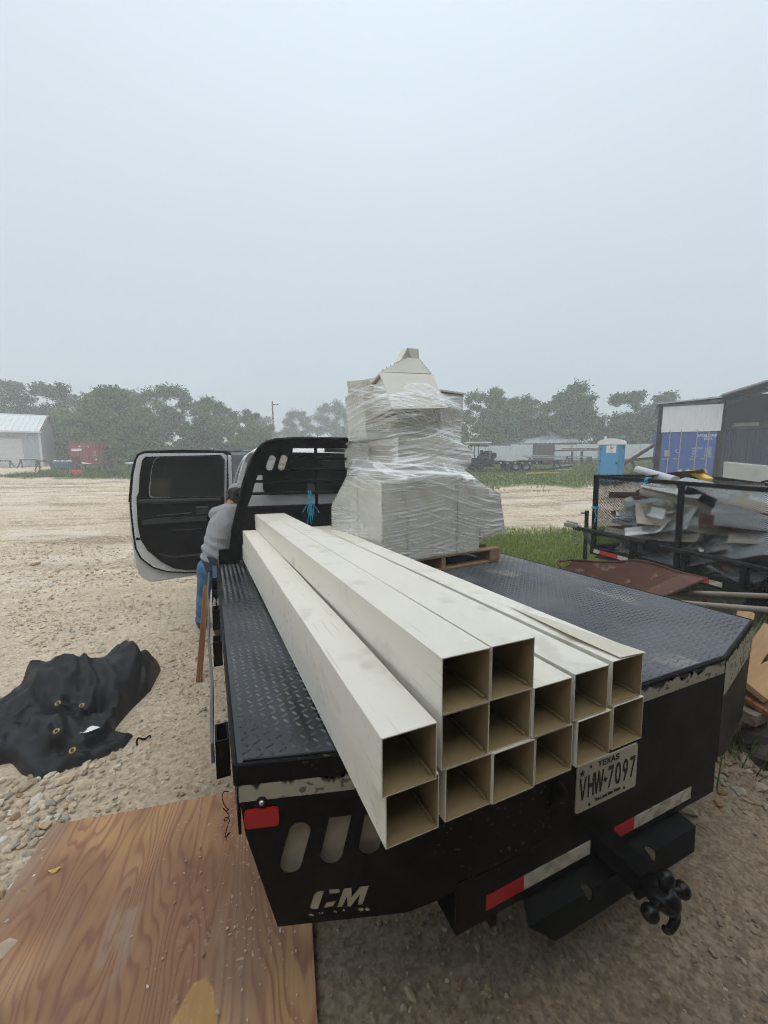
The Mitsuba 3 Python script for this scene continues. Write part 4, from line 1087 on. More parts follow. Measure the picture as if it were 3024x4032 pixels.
# plywood sheet lying on the ground
A_, Bv = np.array([-.766, 2.268, -1.71]), np.array([.984, -.176, 0]); Cv = np.array([-.176, -.984, 0])
n1, n2 = 40, 80
s, t = np.meshgrid(np.linspace(0, 1.2, n1 + 1), np.linspace(0, 2.42, n2 + 1), indexing='ij')
sag = .012 * (meshkit.fbm(np.stack([s * 1.5, t * 1.5, s * 0], -1), 3, 3) - .3)
top = A_ + s[..., None] * Bv + t[..., None] * Cv + (sag + .022)[..., None] * Zv
V = np.vstack([top.reshape(-1, 3), (top - [0, 0, .018]).reshape(-1, 3)]); k = (n1 + 1) * (n2 + 1)
i, j = np.meshgrid(np.arange(n1), np.arange(n2), indexing='ij'); a = (i * (n2 + 1) + j).ravel()
F = [np.c_[a, a + n2 + 1, a + n2 + 2, a + 1][:, ::-1], np.c_[a, a + n2 + 1, a + n2 + 2, a + 1] + k]
rim = np.r_[np.arange(0, n2), np.arange(n2, k - 1, n2 + 1), np.arange(k - 1, k - 1 - n2, -1), np.arange(k - 1 - n2, 0, -(n2 + 1))]
r2 = np.roll(rim, -1); F.append(np.c_[rim, r2, r2 + k, rim + k])
uv = np.vstack([np.c_[s.ravel(), t.ravel()]] * 2)
single('plywood_sheet', 'wet weathered plywood sheet on the ground at the left corner of the bed', 'plywood', (V, np.vstack(F)), 'plywood', uv=uv)
# stones tracked on to the plywood
q = np.c_[rng.uniform(.55, 1.18, 210), rng.beta(1.1, 1.6, 210) * 2.1]
pp = A_ + q[:, :1] * Bv + q[:, 1:] * Cv
wp = T2W(pp); (sv, sf), sc = stones(wp[:, :2], rng.lognormal(0, .35, 210) * .0085, rng, 1.05)
sv[:, 2] += .034
put('stone_chips', (sv, sf), 'vertex_matte', color=sc); used.add('stone_chips')
labels['stone_chips'] = {'label': 'small pale stone chips scattered on the plywood', 'category': 'gravel', 'kind': 'stuff'}
for (s_, t_, r_, lab) in ((.14, .27, .022, 'pale yellow leaf near the far left corner of the plywood'), (.96, .10, .026, 'curled yellow leaf near the far edge of the plywood by the bed')):
    c_ = A_ + s_ * Bv + t_ * Cv + np.array([0, 0, .030])
    a = np.linspace(0, 2 * np.pi, 13)[:-1]
    pr = np.c_[np.cos(a) * r_ * (1 + .25 * np.sin(3 * a)), np.sin(a) * r_ * .55, .004 * np.cos(2 * a)]
    v = np.vstack([c_ + pr, [c_ + np.array([0, 0, .006])]]); i = np.arange(12)
    single('dry_leaf', lab, 'leaf', (v, np.c_[i, (i + 1) % 12, i * 0 + 12]), 'leaf_yellow')
principled('leaf_yellow', (.62, .42, .12), .7)
# ------------------------------------------------------------------ the man at the open door
per = thing('person', 'man in grey long-sleeved top, blue jeans and backwards grey cap leaning into the cab', 'person')
pv = lambda *a: np.array(a, float)
pel, bel, che, upc = pv(.035, 4.50, -.915), pv(.050, 4.51, -.74), pv(.115, 4.56, -.55), pv(.165, 4.60, -.43)
shl, shr = pv(.055, 4.60, -.415), pv(.315, 4.64, -.395)
nk, hd = pv(.205, 4.64, -.325), pv(.268, 4.70, -.215)
skinm = hullchain([(nk - [.02, .02, .06], .062), (nk, .056), (hd - [.02, .01, .05], .065)]) + hullchain([(hd + [0, -.012, .012], .088), (hd + [.012, .03, -.03], .076)]) + hullchain([(hd + [.02, .08, -.075], .030), (hd + [.01, .05, -.055], .045)]) \
    + hullchain([(hd + [.025, .105, -.02], .012), (hd + [.02, .09, .01], .010)]) + hullchain([(hd + [-.085, .005, -.02], .016), (hd + [-.083, .0, .01], .014)]) + hullchain([(hd + [.088, .005, -.02], .016), (hd + [.086, 0, .01], .014)])


def hand(w, d, side):                       # palm, four curled fingers and a thumb, reaching along d
    d = d / np.linalg.norm(d); s = np.cross(d, [0, 0, 1.0]); s /= np.linalg.norm(s); u = np.cross(s, d)
    m = hullchain([(w, .026), (w + d * .045 + s * .018, .018)]) + hullchain([(w + d * .02, .024), (w + d * .085 - s * .022, .015), (w + d * .088 + s * .022, .015)]) + hullchain([(w + d * .045 + s * .02, .016), (w + d * .085 + s * .022, .014)])
    for k, (o, L) in enumerate(((-.030, .062), (-.010, .075), (.010, .078), (.030, .070))):
        b = w + d * .085 + s * o
        m = m + hullchain([(b, .0105), (b + d * L * .5 - u * .008, .0095), (b + d * L * .82 - u * .030, .0085), (b + d * L * .80 - u * .050, .008)], 14)
    t = w + d * .025 + s * side * .024
    return m + hullchain([(t, .013), (t + s * side * .025 + d * .03 - u * .012, .0115), (t + s * side * .022 + d * .062 - u * .028, .0095)], 14)


elL, wrL = pv(.27, 4.50, -.60), pv(.46, 4.62, -.62)
elR, wrR = pv(.47, 4.60, -.56), pv(.66, 4.66, -.60)
put(per + '__skin', smoothed(skinm + hand(wrL, pv(.9, .2, .05), -1) + hand(wrR, pv(.95, .1, 0), 1), .012, 5), 'skin', smooth=True, frame='T')
shirt = hullchain([(pel + [0, 0, .075], .150), (bel, .142), (che, .152), (upc, .130)], 28) + hullchain([(shl, .078), (upc + [0, 0, .03], .10), (shr, .078)]) + hullchain([(upc, .125), (nk - [.01, .01, .045], .074)])
shirt = shirt + hullchain([(shl, .080), (elL, .058), (wrL, .040)]) + hullchain([(shr, .080), (elR, .056), (wrR, .040)])
v, f = smoothed(shirt, .020, 9)
rel = v - bel
w = np.clip((-.56 - v[:, 2]) / .2, 0, 1)
fold = .012 * np.sin((v[:, 2] * 1.0 + v[:, 0] * .55) * 62 + 3 * meshkit.fbm(v * 9, 2, 1)) * w + .022 * (meshkit.fbm(v * np.array([11, 11, 16]), 3, 2) - .5)
tn = trimesh.Trimesh(v, f, process=False).vertex_normals
put(per + '__shirt', (v + tn * fold[:, None], f), 'shirt', smooth=True, frame='T')
und = hullchain([(pel + [0, 0, .035], .148), (pel + [0, 0, -.035], .150)], 28)
put(per + '__undershirt', smoothed(und, .025, 5), 'denim_dark', smooth=True, frame='T')
hl, hr_ = pel + [-.085, .01, -.06], pel + [.085, -.01, -.06]
knL, knR = pv(-.105, 4.66, -1.25), pv(.075, 4.44, -1.26)
anL, anR = pv(-.150, 4.76, -1.63), pv(.030, 4.42, -1.63)
jeans = hullchain([(hl, .112), (pel + [0, 0, -.02], .125), (hr_, .112)]) + hullchain([(hl, .112), (hl + (knL - hl) * .5, .088), (knL, .072), (anL, .062)]) + hullchain([(hr_, .112), (hr_ + (knR - hr_) * .5, .088), (knR, .072), (anR, .062)])
v, f = smoothed(jeans, .022, 8)
tn = trimesh.Trimesh(v, f, process=False).vertex_normals
fold = .008 * (meshkit.fbm(v * np.array([14, 14, 30]), 3, 4) - .5) + .006 * np.sin(v[:, 2] * 70 + v[:, 0] * 30) * np.clip((-1.45 - v[:, 2]) / .1, 0, 1)
put(per + '__jeans', (v + tn * fold[:, None], f), 'denim', smooth=True, frame='T')
bk = lambda c, w_, h_: prism(Polygon([(-w_, h_), (w_, h_), (w_, -h_ * .6), (0, -h_), (-w_, -h_ * .6)]), c, X, Zv, .008, Y)
part(per, 'back_pocket', cat([bk(pel + [.015, -.150, -.085], .062, .075)]), 'denim')
for an, dy in ((anL, 1), (anR, 1)):
    part(per, 'boot', smoothed(hullchain([(an + [0, -.01, .02], .058), (pv(an[0], an[1] - .03, -1.668), .042)]) + hullchain([(pv(an[0], an[1] - .03, -1.670), .040), (pv(an[0] + .03, an[1] + .17, -1.674), .036)]), .016, 5), 'boot', smooth=True)
hm_ = hullchain([(hd + [0, -.030, .010], .092), (hd + [0, -.030, -.045], .084)]) + hullchain([(hd + [-.05, -.02, -.05], .05), (hd + [.05, -.02, -.05], .05)])
v, f = smoothed(hm_, .012, 4); tn = trimesh.Trimesh(v, f, process=False).vertex_normals
put(per + '__hair', (v + tn * (.016 * (meshkit.fbm(v * 45, 2, 3) - .4))[:, None], f), 'hair', smooth=True, frame='T')
capm = m3.Manifold.sphere(.103, 36).translate([float(x) for x in hd + [.012, .0, .028]]) - m3.Manifold.cube([.6, .6, .3], True).translate([float(hd[0]), float(hd[1]), float(hd[2] - .118)]) \
    - m3.Manifold.sphere(.036, 20).scale([1.2, 1, 1]).translate([float(hd[0] - .01), float(hd[1] - .108), float(hd[2] + .042)])
cp_ = part(per, 'cap', smoothed(capm, .012, 2), 'cap_grey', smooth=True)
part(cp_, 'strap', rod([hd + [-.055, -.088, .040], hd + [-.01, -.108, .038], hd + [.038, -.096, .040]], .007, 8), 'white_matte', smooth=True)
part(cp_, 'peak', prism(Polygon([(-.07, 0), (-.06, .06), (0, .085), (.06, .06), (.07, 0)]), hd + [.012, .085, .035], X, np.array([0, .95, -.25]), .004), 'cap_grey')
for e in (-1, 1): part(per, 'eye', revolve([(0, -.004), (.008, -.002), (.009, 0)], hd + [.02 + .032 * e, .098, .008], 'y', 10), 'ink', smooth=True)
part(per, 'mouth', rod([hd + [-.01, .112, -.062], hd + [.022, .120, -.064], hd + [.05, .112, -.062]], .004, 6), 'skin', smooth=True)
for q in ('skin', 'shirt', 'undershirt', 'jeans', 'hair'): used.add(per + '__' + q)

# ------------------------------------------------------------------ black tarpaulin on the gravel
ZO = lambda a, b: ((a * .205), 1344 + b * .205)


def px_ground(out):                          # (x, y) in the truck frame of the cloth's outline on the ground
    return np.array(out)


outl = [(-1.53, 3.55), (-1.42, 3.98), (-1.12, 4.06), (-.98, 3.78), (-.80, 3.92), (-.60, 4.02), (-.46, 3.86), (-.50, 3.50), (-.60, 3.25), (-.66, 3.02), (-.525, 2.92), (-.56, 2.80), (-.74, 2.72), (-.95, 2.68), (-1.06, 2.78), (-1.16, 2.93), (-1.32, 2.92), (-1.50, 2.96), (-1.62, 3.15)]
tp_ = Polygon(outl).buffer(.05, quad_segs=5).buffer(-.08, quad_segs=5).buffer(.03, quad_segs=5)
minx, miny, maxx, maxy = tp_.bounds


def tarp_mesh():
    h = .013
    xs, ys = np.arange(minx - h, maxx + h, h), np.arange(miny - h, maxy + h, h)
    gx, gy = np.meshgrid(xs, ys, indexing='ij')
    from shapely import contains_xy, points, distance
    ins = contains_xy(tp_, gx, gy)
    d = np.where(ins, distance(points(gx, gy), tp_.exterior), 0)
    P3 = np.stack([gx, gy, gx * 0], -1)
    def mound(cx, cy, rx, ry, a, hh):
        c, s = math.cos(a), math.sin(a); u, w = (gx - cx) * c + (gy - cy) * s, -(gx - cx) * s + (gy - cy) * c
        return hh * np.exp(-((u / rx) ** 2 + (w / ry) ** 2))
    z = .050 + mound(-1.16, 3.60, .28, .30, .3, .20) + mound(-.66, 3.70, .20, .32, -.5, .14) + mound(-.80, 2.98, .34, .20, .5, .05) + mound(-1.25, 3.05, .25, .2, 0, .07)
    wx = gx + .25 * (meshkit.fbm(P3 * 2.2, 3, 3) - .5); wy = gy + .25 * (meshkit.fbm(P3 * 2.2 + 9, 3, 5) - .5)
    r1 = 1 - np.abs(2 * meshkit.noise(np.stack([wx * 4.2 + wy * 2.0, wy * 2.4, wx * 0], -1), 2) - 1)
    r2 = 1 - np.abs(2 * meshkit.noise(np.stack([wx * 7 - wy * 4, wy * 8, wx * 0 + 3], -1), 8) - 1)
    z = z + .11 * (r1 ** 4 - .25) + .05 * (r2 ** 3 - .25) + .03 * (meshkit.fbm(P3 * 5, 3, 6) - .5)
    rr_ = np.hypot(gx + 1.02, gy - 3.42); rw = rr_ * 13 + 5 * meshkit.fbm(P3 * 2.6 + 4, 3, 9)
    z = z + .045 * (1 - np.abs(np.sin(rw))) ** 3 * np.clip((rr_ - .12) / .1, 0, 1)
    z = z + .022 * (1 - np.abs(np.sin(gx * 17 - gy * 9 + 6 * meshkit.fbm(P3 * 3 + 1, 3, 12)))) ** 3
    # layered hems: steps where the cloth folds over itself
    st = gy + .35 * gx - 3.10 + .12 * np.sin(gx * 6 + 1)
    z = z + .075 * np.clip((st + .0) / .025, 0, 1) - .03
    st2 = (gx + 1.02 + .10 * np.sin(gy * 9)) ; z = z + np.where(gy < 3.1, .035 * np.clip(-st2 / .025, 0, 1), 0)
    from scipy.ndimage import gaussian_filter
    z = gaussian_filter(z, 1.6)
    # folds of cloth lying over one another, each with a rounded lip and a dip beyond it
    for pts, hh, rim in (([(-1.24, 3.60), (-1.14, 3.40), (-1.00, 3.23), (-.86, 3.16), (-.82, 3.25), (-.85, 3.42), (-.96, 3.66), (-1.08, 3.86), (-1.28, 4.0), (-1.38, 3.9)], .075, .05), ([(-1.03, 3.86), (-.90, 3.62), (-.77, 3.30), (-.68, 3.14), (-.62, 3.35), (-.60, 3.62), (-.66, 3.84), (-.86, 3.92)], .06, .05),
                         ([(-.95, 3.10), (-.88, 3.17), (-.69, 3.13), (-.66, 3.05), (-.70, 2.94), (-.77, 2.83), (-.86, 2.86)], .045, .035), ([(-1.14, 3.24), (-1.03, 3.17), (-.93, 3.00), (-.90, 2.86), (-.935, 2.84), (-1.0, 2.98), (-1.09, 3.12)], .05, .03)):
        g = Polygon(pts).buffer(.04, quad_segs=6).buffer(-.02); inn = contains_xy(g, gx, gy); dd = distance(points(gx, gy), g.exterior) * np.where(inn, 1, -1)
        dd = dd + .03 * (meshkit.fbm(P3 * 6 + 5, 2, 4) - .5)
        z = z + hh * np.clip((dd + .005) / .014, 0, 1) ** .6 + rim * .5 * np.exp(-((dd - rim * .6) / (rim * .6)) ** 2) * (dd > -.005) - .02 * np.exp(-((dd + .03) / .025) ** 2) * (dd < 0)
    rf = lambda s_, f_, q_: 1 - np.abs(2 * meshkit.noise(np.stack([(wx + .4 * wy) * f_ + s_, (wy - .3 * wx) * f_ * .6, wx * 0 + s_], -1), q_) - 1)
    z = z + .050 * (rf(2, 6.5, 21) ** 5 - .12) + .030 * (rf(5, 11, 22) ** 4 - .12) + .012 * (rf(8, 21, 23) ** 3 - .2)
    z = np.maximum(gaussian_filter(z, .6), .020)
    z = (.022 + (z - .022) * .72) * np.clip(1 - np.exp(-d / .020), 0, 1)
    c_in = ins[:-1, :-1] | ins[1:, :-1] | ins[1:, 1:] | ins[:-1, 1:]
    use = np.zeros(ins.shape, bool)
    for a, b in ((0, 0), (1, 0), (1, 1), (0, 1)): use[a:a + c_in.shape[0], b:b + c_in.shape[1]] |= c_in
    for i, j in np.argwhere(use & ~ins):          # the rim follows the cloth's outline
        q = tp_.exterior.interpolate(tp_.exterior.project(Point(gx[i, j], gy[i, j]))); gx[i, j], gy[i, j] = q.x, q.y
    idx = -np.ones(gx.shape, int); idx[use] = np.arange(use.sum())
    v = np.stack([gx[use], gy[use], -1.712 + z[use]], -1)
    a, b, c, e = idx[:-1, :-1][c_in], idx[1:, :-1][c_in], idx[1:, 1:][c_in], idx[:-1, 1:][c_in]
    return v, np.stack([a, b, c, e], -1)


tv, tf = tarp_mesh()
tarp = single('black_tarp', 'crumpled black tarpaulin with brass eyelets lying on the gravel', 'tarpaulin', (tv, tf), 'tarp_cloth', smooth=True)


def on_tarp(x, y):
    k = np.argmin((tv[:, 0] - x) ** 2 + (tv[:, 1] - y) ** 2); return tv[k] + [0, 0, .004]


def ring(c, r, t, tilt=(0, 0)):
    a = np.linspace(0, 2 * np.pi, 25)[:-1]
    return rod(c + np.c_[np.cos(a) * r, np.sin(a) * r, np.cos(a) * tilt[0] * r + np.sin(a) * tilt[1] * r], t, 6, True)


for x, y in ((-1.01, 3.225), (-.862, 3.172), (-.915, 2.875), (-.812, 2.765)):
    k = part(tarp, 'eyelet', ring(on_tarp(x, y) + [0, 0, .006], .013, .0042, (.1, .5)), 'brass', smooth=40)
c_ = on_tarp(-.765, 2.90)
part(tarp, 'paper_label', (np.array([c_ + [-.052, -.010, .006], c_ + [0, -.030, .010], c_ + [.058, .002, .008], c_ + [.008, .034, .012]]), np.array([[0, 1, 2], [0, 2, 3]])), 'paper', label='white paper label on the tarpaulin')
part(tarp, 'hem_strap', cat([beam(on_tarp(-.99, 3.222), on_tarp(-.88, 3.180) + [0, 0, .004], .035, .006)]), 'black_rubber')
tie = thing('cable_tie', 'curled black plastic strip on the gravel by the tarpaulin', 'plastic scrap')
a = np.linspace(.2, 3.6, 16)
put(tie, rod(np.c_[-.455 + .038 * np.cos(a), 2.80 + .032 * np.sin(a), -1.690 + .012 * np.sin(a * 3)], .006, 6), 'black_rubber', smooth=True, frame='T')
# ------------------------------------------------------------------ mesh-sided trailer with scrap (beside the truck, pointing the same way)
TRX0, TRX1, TRY0, TRY1 = 5.20, 7.20, 4.08, .55       # left side, right side, front, back
SL = .066                                            # it stands nose-up


def tz(y, z): return z + SL * (y - TRY0)


trl = thing('utility_trailer', 'black utility trailer with expanded-mesh sides, heaped with scrap metal', 'trailer')


def tbar(x0, y0, z0, x1, y1, z1, w, h): return beam([x0, y0, tz(y0, z0)], [x1, y1, tz(y1, z1)], w, h, c=.004) if abs(z1 - z0) < .3 else beam([x0, y0, tz(y0, z0)], [x1, y1, tz(y1, z1)], w, h, up=(0, 1, 0), c=.004)


for x in (TRX0, TRX1):
    part(trl, 'top_rail', tbar(x, TRY0, -.035, x, TRY1, -.035, .05, .05), 'black_paint')
    part(trl, 'middle_rail', cat([rod([[x - (.03 if x == TRX0 else -.03), TRY0 + .10, tz(TRY0, -.835)], [x - (.03 if x == TRX0 else -.03), TRY1, tz(TRY1, -.835)]], .034, 12)]), 'black_gloss', smooth=40)
    part(trl, 'bottom_rail', tbar(x, TRY0, -1.125, x, TRY1, -1.125, .06, .12), 'black_paint')
    for y in (TRY0 - .03, 2.90, 1.72, .58): part(trl, 'post', tbar(x, y, -1.15, x, y, -.03, .055, .055), 'black_paint')
    for y in (3.44, 2.80, 2.22, 1.2): part(trl, 'stub_post', tbar(x - (.005 if x == TRX0 else -.005), y, -1.12, x - (.005 if x == TRX0 else -.005), y, -.85, .10, .05), 'black_paint')
part(trl, 'front_rail', tbar(TRX0, TRY0, -.035, TRX1, TRY0, -.035, .05, .05), 'black_paint')
part(trl, 'front_rail', tbar(TRX0, TRY0, -1.125, TRX1, TRY0, -1.125, .06, .12), 'black_paint')
part(trl, 'floor', bx(TRX0 + .03, TRX1 - .03, TRY1, TRY0 - .03, tz(2.3, -1.13), tz(2.3, -1.11)), 'dark_wood')


def expanded(w, h, px=.038, pz=.022, t=.0025):       # expanded-metal sheet in the (a, b) plane: zig-zag strands
    nx, nz = int(w / px), int(h / pz)
    i = np.arange(nx * 2 + 1)
    xs = i * px / 2
    V, F, n = [], [], 0
    for r in range(nz + 1):
        for ph in (0, 1):
            zz = r * pz + np.where((i + ph) % 2 == 0, 0, pz / 2) * (1 if ph == 0 else 1)
            if ph == 1: continue
            for sgn in (1, -1):
                z = r * pz + np.where(i % 2 == 0, 0, sgn * pz / 2)
                z = np.clip(z, 0, h)
                V.append(np.vstack([np.c_[xs, z - t, xs * 0], np.c_[xs, z + t, xs * 0 + .004]]))
                k = len(xs); j = np.arange(k - 1)
                F.append(np.c_[j, j + 1, j + k + 1, j + k] + n); n += 2 * k
    return np.vstack(V), np.vstack(F)


def mesh_panel(name, o, ua, ub, w, h):
    v, f = expanded(w, h)
    o, ua, ub = np.array(o), np.array(ua), np.array(ub)
    return part(trl, name, (o + v[:, :1] * ua + v[:, 1:2] * ub + v[:, 2:] * np.cross(ua, ub), f), 'black_paint')


dl = np.array([0, -1, -SL]); dl /= np.linalg.norm(dl)
for x in (TRX0 + .012, TRX1 - .012):
    for ya, yb in ((TRY0 - .06, 2.93), (2.87, 1.75), (1.69, .61)):
        mesh_panel('mesh_panel', [x, ya, tz(ya, -1.06)], dl, [0, 0, 1], (ya - yb) * 1.002, 1.0)
mesh_panel('mesh_panel', [TRX0 + .03, TRY0 - .005, tz(TRY0, -1.06)], [1, 0, 0], [0, 0, 1], 1.94, 1.0)
for a, b, c, d in ((4.02, 3.92, 3.64, 3.49), (3.36, 3.28, 3.03, 2.90), (2.80, 2.79, 2.53, 2.40)):
    for y0, y1, m, nm in ((a, b, 'white_tape', 'white_strip'), (b, c, 'red_tape', 'red_strip'), (c, d, 'white_tape', 'white_strip')):
        part(trl, nm, beam([TRX0 - .032, y0, tz(y0, -1.125)], [TRX0 - .032, y1 + .002, tz(y1, -1.125)], .003, .055), m)
part(trl, 'rail_bracket', prism([(-.08, -.07), (.07, -.09), (.09, .08), (-.06, .09)], [TRX0 - .07, 3.16, tz(3.16, -.86)], Y, Zv, .012, X), 'black_paint')
part(trl, 'tongue', cat([beam([TRX0 + .1, TRY0, tz(TRY0, -1.13)], [6.33, 5.12, -1.06], .06, .10), beam([TRX1 - .1, TRY0, tz(TRY0, -1.13)], [6.33, 5.12, -1.06], .06, .10), beam([6.33, 5.05, -1.04], [6.33, 5.35, -1.02], .07, .07)]), 'black_paint')
jk = part(trl, 'jack', cat([rod([[6.25, 5.03, -1.60], [6.25, 5.03, -.66]], .034, 12), rod([[6.25, 5.03, -.70], [6.11, 5.03, -.70]], .014, 8)]), 'black_paint', smooth=40)
part(jk, 'foot', frustum((6.13, 6.37, 4.91, 5.15), (6.2, 6.3, 4.98, 5.08), -1.68, -1.57), 'black_paint')
part(trl, 'coupler', cat([beam([6.33, 5.25, -.99], [6.33, 5.58, -.97], .07, .08, c=.015), rod([[6.33, 5.28, -.93], [6.30, 5.50, -.90]], .016, 8)]), 'steel')
th = np.linspace(0, 1, 26)
part(trl, 'safety_chain', rod(np.c_[6.27 + .03 * np.sin(th * 40), 5.15 + .16 * th, -1.02 - .30 * np.sin(th * np.pi) - .02 * np.cos(th * 52)], .010, 5), 'steel', smooth=40)
fa = np.linspace(-.15, np.pi + .15, 18)
fo = np.c_[1.55 + .52 * np.cos(fa), tz(1.6, -1.18) + .46 * np.sin(fa)]
v = np.vstack([np.c_[np.full(18, TRX0 - .30), fo], np.c_[np.full(18, TRX0 - .04), fo]]); i = np.arange(17)
part(trl, 'fender', cat([(v, np.c_[i, i + 1, i + 19, i + 18]), rod(np.c_[np.full(18, TRX0 - .30), fo], .016, 6), (np.vstack([np.c_[np.full(18, TRX0 - .045), fo], [[TRX0 - .045, 1.55, tz(1.6, -1.2)]]]), np.c_[i, i + 1, i * 0 + 18])]), 'black_paint', smooth=30)
for x, s in ((TRX0 - .18, -1), (TRX1 + .18, 1)): wheel(trl, x, 1.55, s, .36)
part(trl, 'axle', rod([[TRX0 - .1, 1.55, -1.35], [TRX1 + .1, 1.55, -1.35]], .04, 8), 'black_paint')

# scrap on the trailer
rng = np.random.default_rng(21)


def sheet(c, L, w, yaw, pitch, roll, bend=.15, seed=0, rib=.0, fold=.0):
    nu, nv = 12, 8
    u, s = np.meshgrid(np.linspace(-.5, .5, nu), np.linspace(-.5, .5, nv), indexing='ij')
    z = bend * (u ** 2 - .1) * 1.6 + fold * np.abs(s - .1) * w + fold * .4 * np.abs(u - .15) * L + .03 * (meshkit.noise(np.stack([u * 3 + seed, s * 3, u * 0], -1), seed) - .5) + rib * np.sign(np.sin(s * 30))
    v = np.stack([u * L, s * w, z], -1).reshape(-1, 3); v2 = v - [0, 0, .006]
    i, j = np.meshgrid(np.arange(nu - 1), np.arange(nv - 1), indexing='ij'); a = (i * nv + j).ravel()
    q = np.c_[a, a + nv, a + nv + 1, a + 1]; k = nu * nv
    rim = np.r_[np.arange(0, nv - 1), np.arange(nv - 1, k - 1, nv), np.arange(k - 1, k - nv, -1), np.arange(k - nv, 0, -nv)]; r2 = np.roll(rim, -1)
    return mv((np.vstack([v, v2]), np.vstack([q, q[:, ::-1] + k, np.c_[rim, rim + k, r2 + k, r2]])), c, rz=yaw, ry=pitch, rx=-roll)


GS = 'scrap metal heaped in the mesh-sided trailer'
SCR = [('metal_sheet', 'white bent metal sheet arching under the top rail of the trailer', 'white_wall', (5.62, 1.75, -.28), 1.5, .62, 1.45, .14, .75, .22),
       ('metal_sheet', 'grey sheet sloping across the middle of the trailer load', 'galvanised', (5.50, 1.85, -.70), 1.5, .55, 1.50, -.18, 1.0, .12),
       ('metal_sheet', 'pale sheet curling up near the front of the trailer load', 'white_wall', (5.46, 3.25, -.66), .95, .38, 1.35, .25, .9, .25),
       ('metal_sheet', 'tan sheet lying low in the middle of the trailer', 'tan_steel', (5.48, 2.35, -.52), 1.0, .45, 1.55, .05, .85, .15),
       ('metal_sheet', 'light grey sheet low at the front of the trailer bed', 'galvanised', (5.44, 3.30, -.98), .9, .4, 1.4, -.12, .8, .1),
       ('metal_sheet', 'white sheet low beside the wheel of the trailer', 'white_wall', (5.44, 2.1, -1.0), 1.0, .35, 1.6, .1, 1.0, .1),
       ('metal_sheet', 'brown rusty sheet at the back of the trailer load', 'rust', (5.55, 1.25, -.45), .9, .5, 1.3, .3, .8, .2),
       ('metal_sheet', 'dull grey-brown sheet standing at the near end of the trailer', 'tan_steel', (5.46, 1.1, -.75), .9, .6, 1.6, -.2, 1.1, .1),
       ('metal_sheet', 'rusty plate on top of the trailer load beside the yellow board', 'rust', (6.10, 3.45, -.03), .8, .6, .4, .10, .15, .05),
       ('metal_sheet', 'pale sheet in the far half of the trailer', 'galvanised', (6.2, 2.0, -.38), 1.6, .9, 1.5, .1, .2, .2)]
for i, (nm, lab, mt, c, L, w, yaw, pit, rol, bd) in enumerate(SCR):
    single(nm, lab, 'metal sheet', sheet(c, L, w, yaw, pit, rol, bd, i), mt, group=GS, smooth=40)
PL = {0: 'at the front of', 1: 'in the middle of', 2: 'at the back of'}
rg = np.random.default_rng(77)
for nm, mt in (('bright white', 'white_wall'), ('light grey', 'galvanised'), ('dull tan', 'tan_steel'), ('rusty brown', 'rust')):
    for pl_i in range(3):
        for side_i, sd in enumerate(('against the near mesh', 'deep in the load')):
            for lv, lvn in enumerate(('low', 'high')):
                if mt == 'rust' and lv == side_i: continue
                y = 3.30 - 1.0 * pl_i + rg.uniform(-.28, .18); x = (5.36 if side_i == 0 else 6.0) + rg.uniform(-.05, .25)
                single('scrap_sheet', f'{nm} twisted sheet {lvn} {PL[pl_i]} the trailer load, {sd}', 'metal sheet', sheet((x, y, tz(y, -.92 + .30 * lv + rg.uniform(0, .30))), rg.uniform(.55, 1.15) * (.6 if mt == 'rust' else 1), rg.uniform(.18, .5) * (.45 if mt == 'rust' else 1), 1.57 + rg.normal(0, .45), rg.normal(0, .35), rg.uniform(.3, 1.3), rg.uniform(.0, .12), 200 + pl_i * 9 + lv, fold=rg.uniform(-.6, .6)), mt, group=GS, smooth=25)
for nm, mt in (('white', 'white_matte'), ('silvery', 'galvanised'), ('brownish', 'tan_steel')):
    for pl_i in range(3):
        for lv, lvn in enumerate(('low', 'high')):
            y = 3.25 - 1.0 * pl_i + rg.uniform(-.3, .15)
            single('scrap_strip', f'narrow {nm} metal strip lying {lvn} {PL[pl_i]} the trailer load', 'metal strip', sheet((rg.uniform(5.30, 5.42), y, tz(y, -.85 + .38 * lv + rg.uniform(0, .35))), rg.uniform(.7, 1.3), rg.uniform(.07, .17), 1.57 + rg.normal(0, .18), rg.normal(0, .32), rg.uniform(.6, 1.5), rg.uniform(0, .1), 300 + pl_i, fold=rg.uniform(-.5, .5)), mt, group=GS, smooth=25)
bits, cols = [], []
for i in range(1300):
    L, w = rg.uniform(.10, .42), rg.uniform(.02, .10)
    m = mv(bx(-L / 2, L / 2, -w / 2, w / 2, 0, .004), (rg.uniform(5.27, 7.1), 0, 0), rz=rg.normal(1.4, .7), ry=rg.normal(0, .35), rx=rg.normal(-.5, .6))
    y = rg.uniform(.75, 3.85); v = m[0] + [0, y, tz(y, -1.06 + rg.uniform(0, 1) ** 1.2 * (.62 + .20 * math.sin(y * 2.2)))]
    bits.append((v, m[1])); c = [(.62, .64, .65), (.40, .41, .41), (.30, .25, .19), (.14, .06, .04), (.03, .03, .03), (.55, .52, .45)][rg.choice(6, p=[.30, .25, .13, .14, .08, .10])]
    cols.append(np.tile(np.array(c) * rg.uniform(.8, 1.15), (len(v), 1)))
k = thing('small_scrap', 'tangle of small pale and rusty metal scraps filling the mesh trailer', 'scrap', kind='stuff'); put(k, cat(bits), 'vertex_matte', frame='T', color=np.vstack(cols))
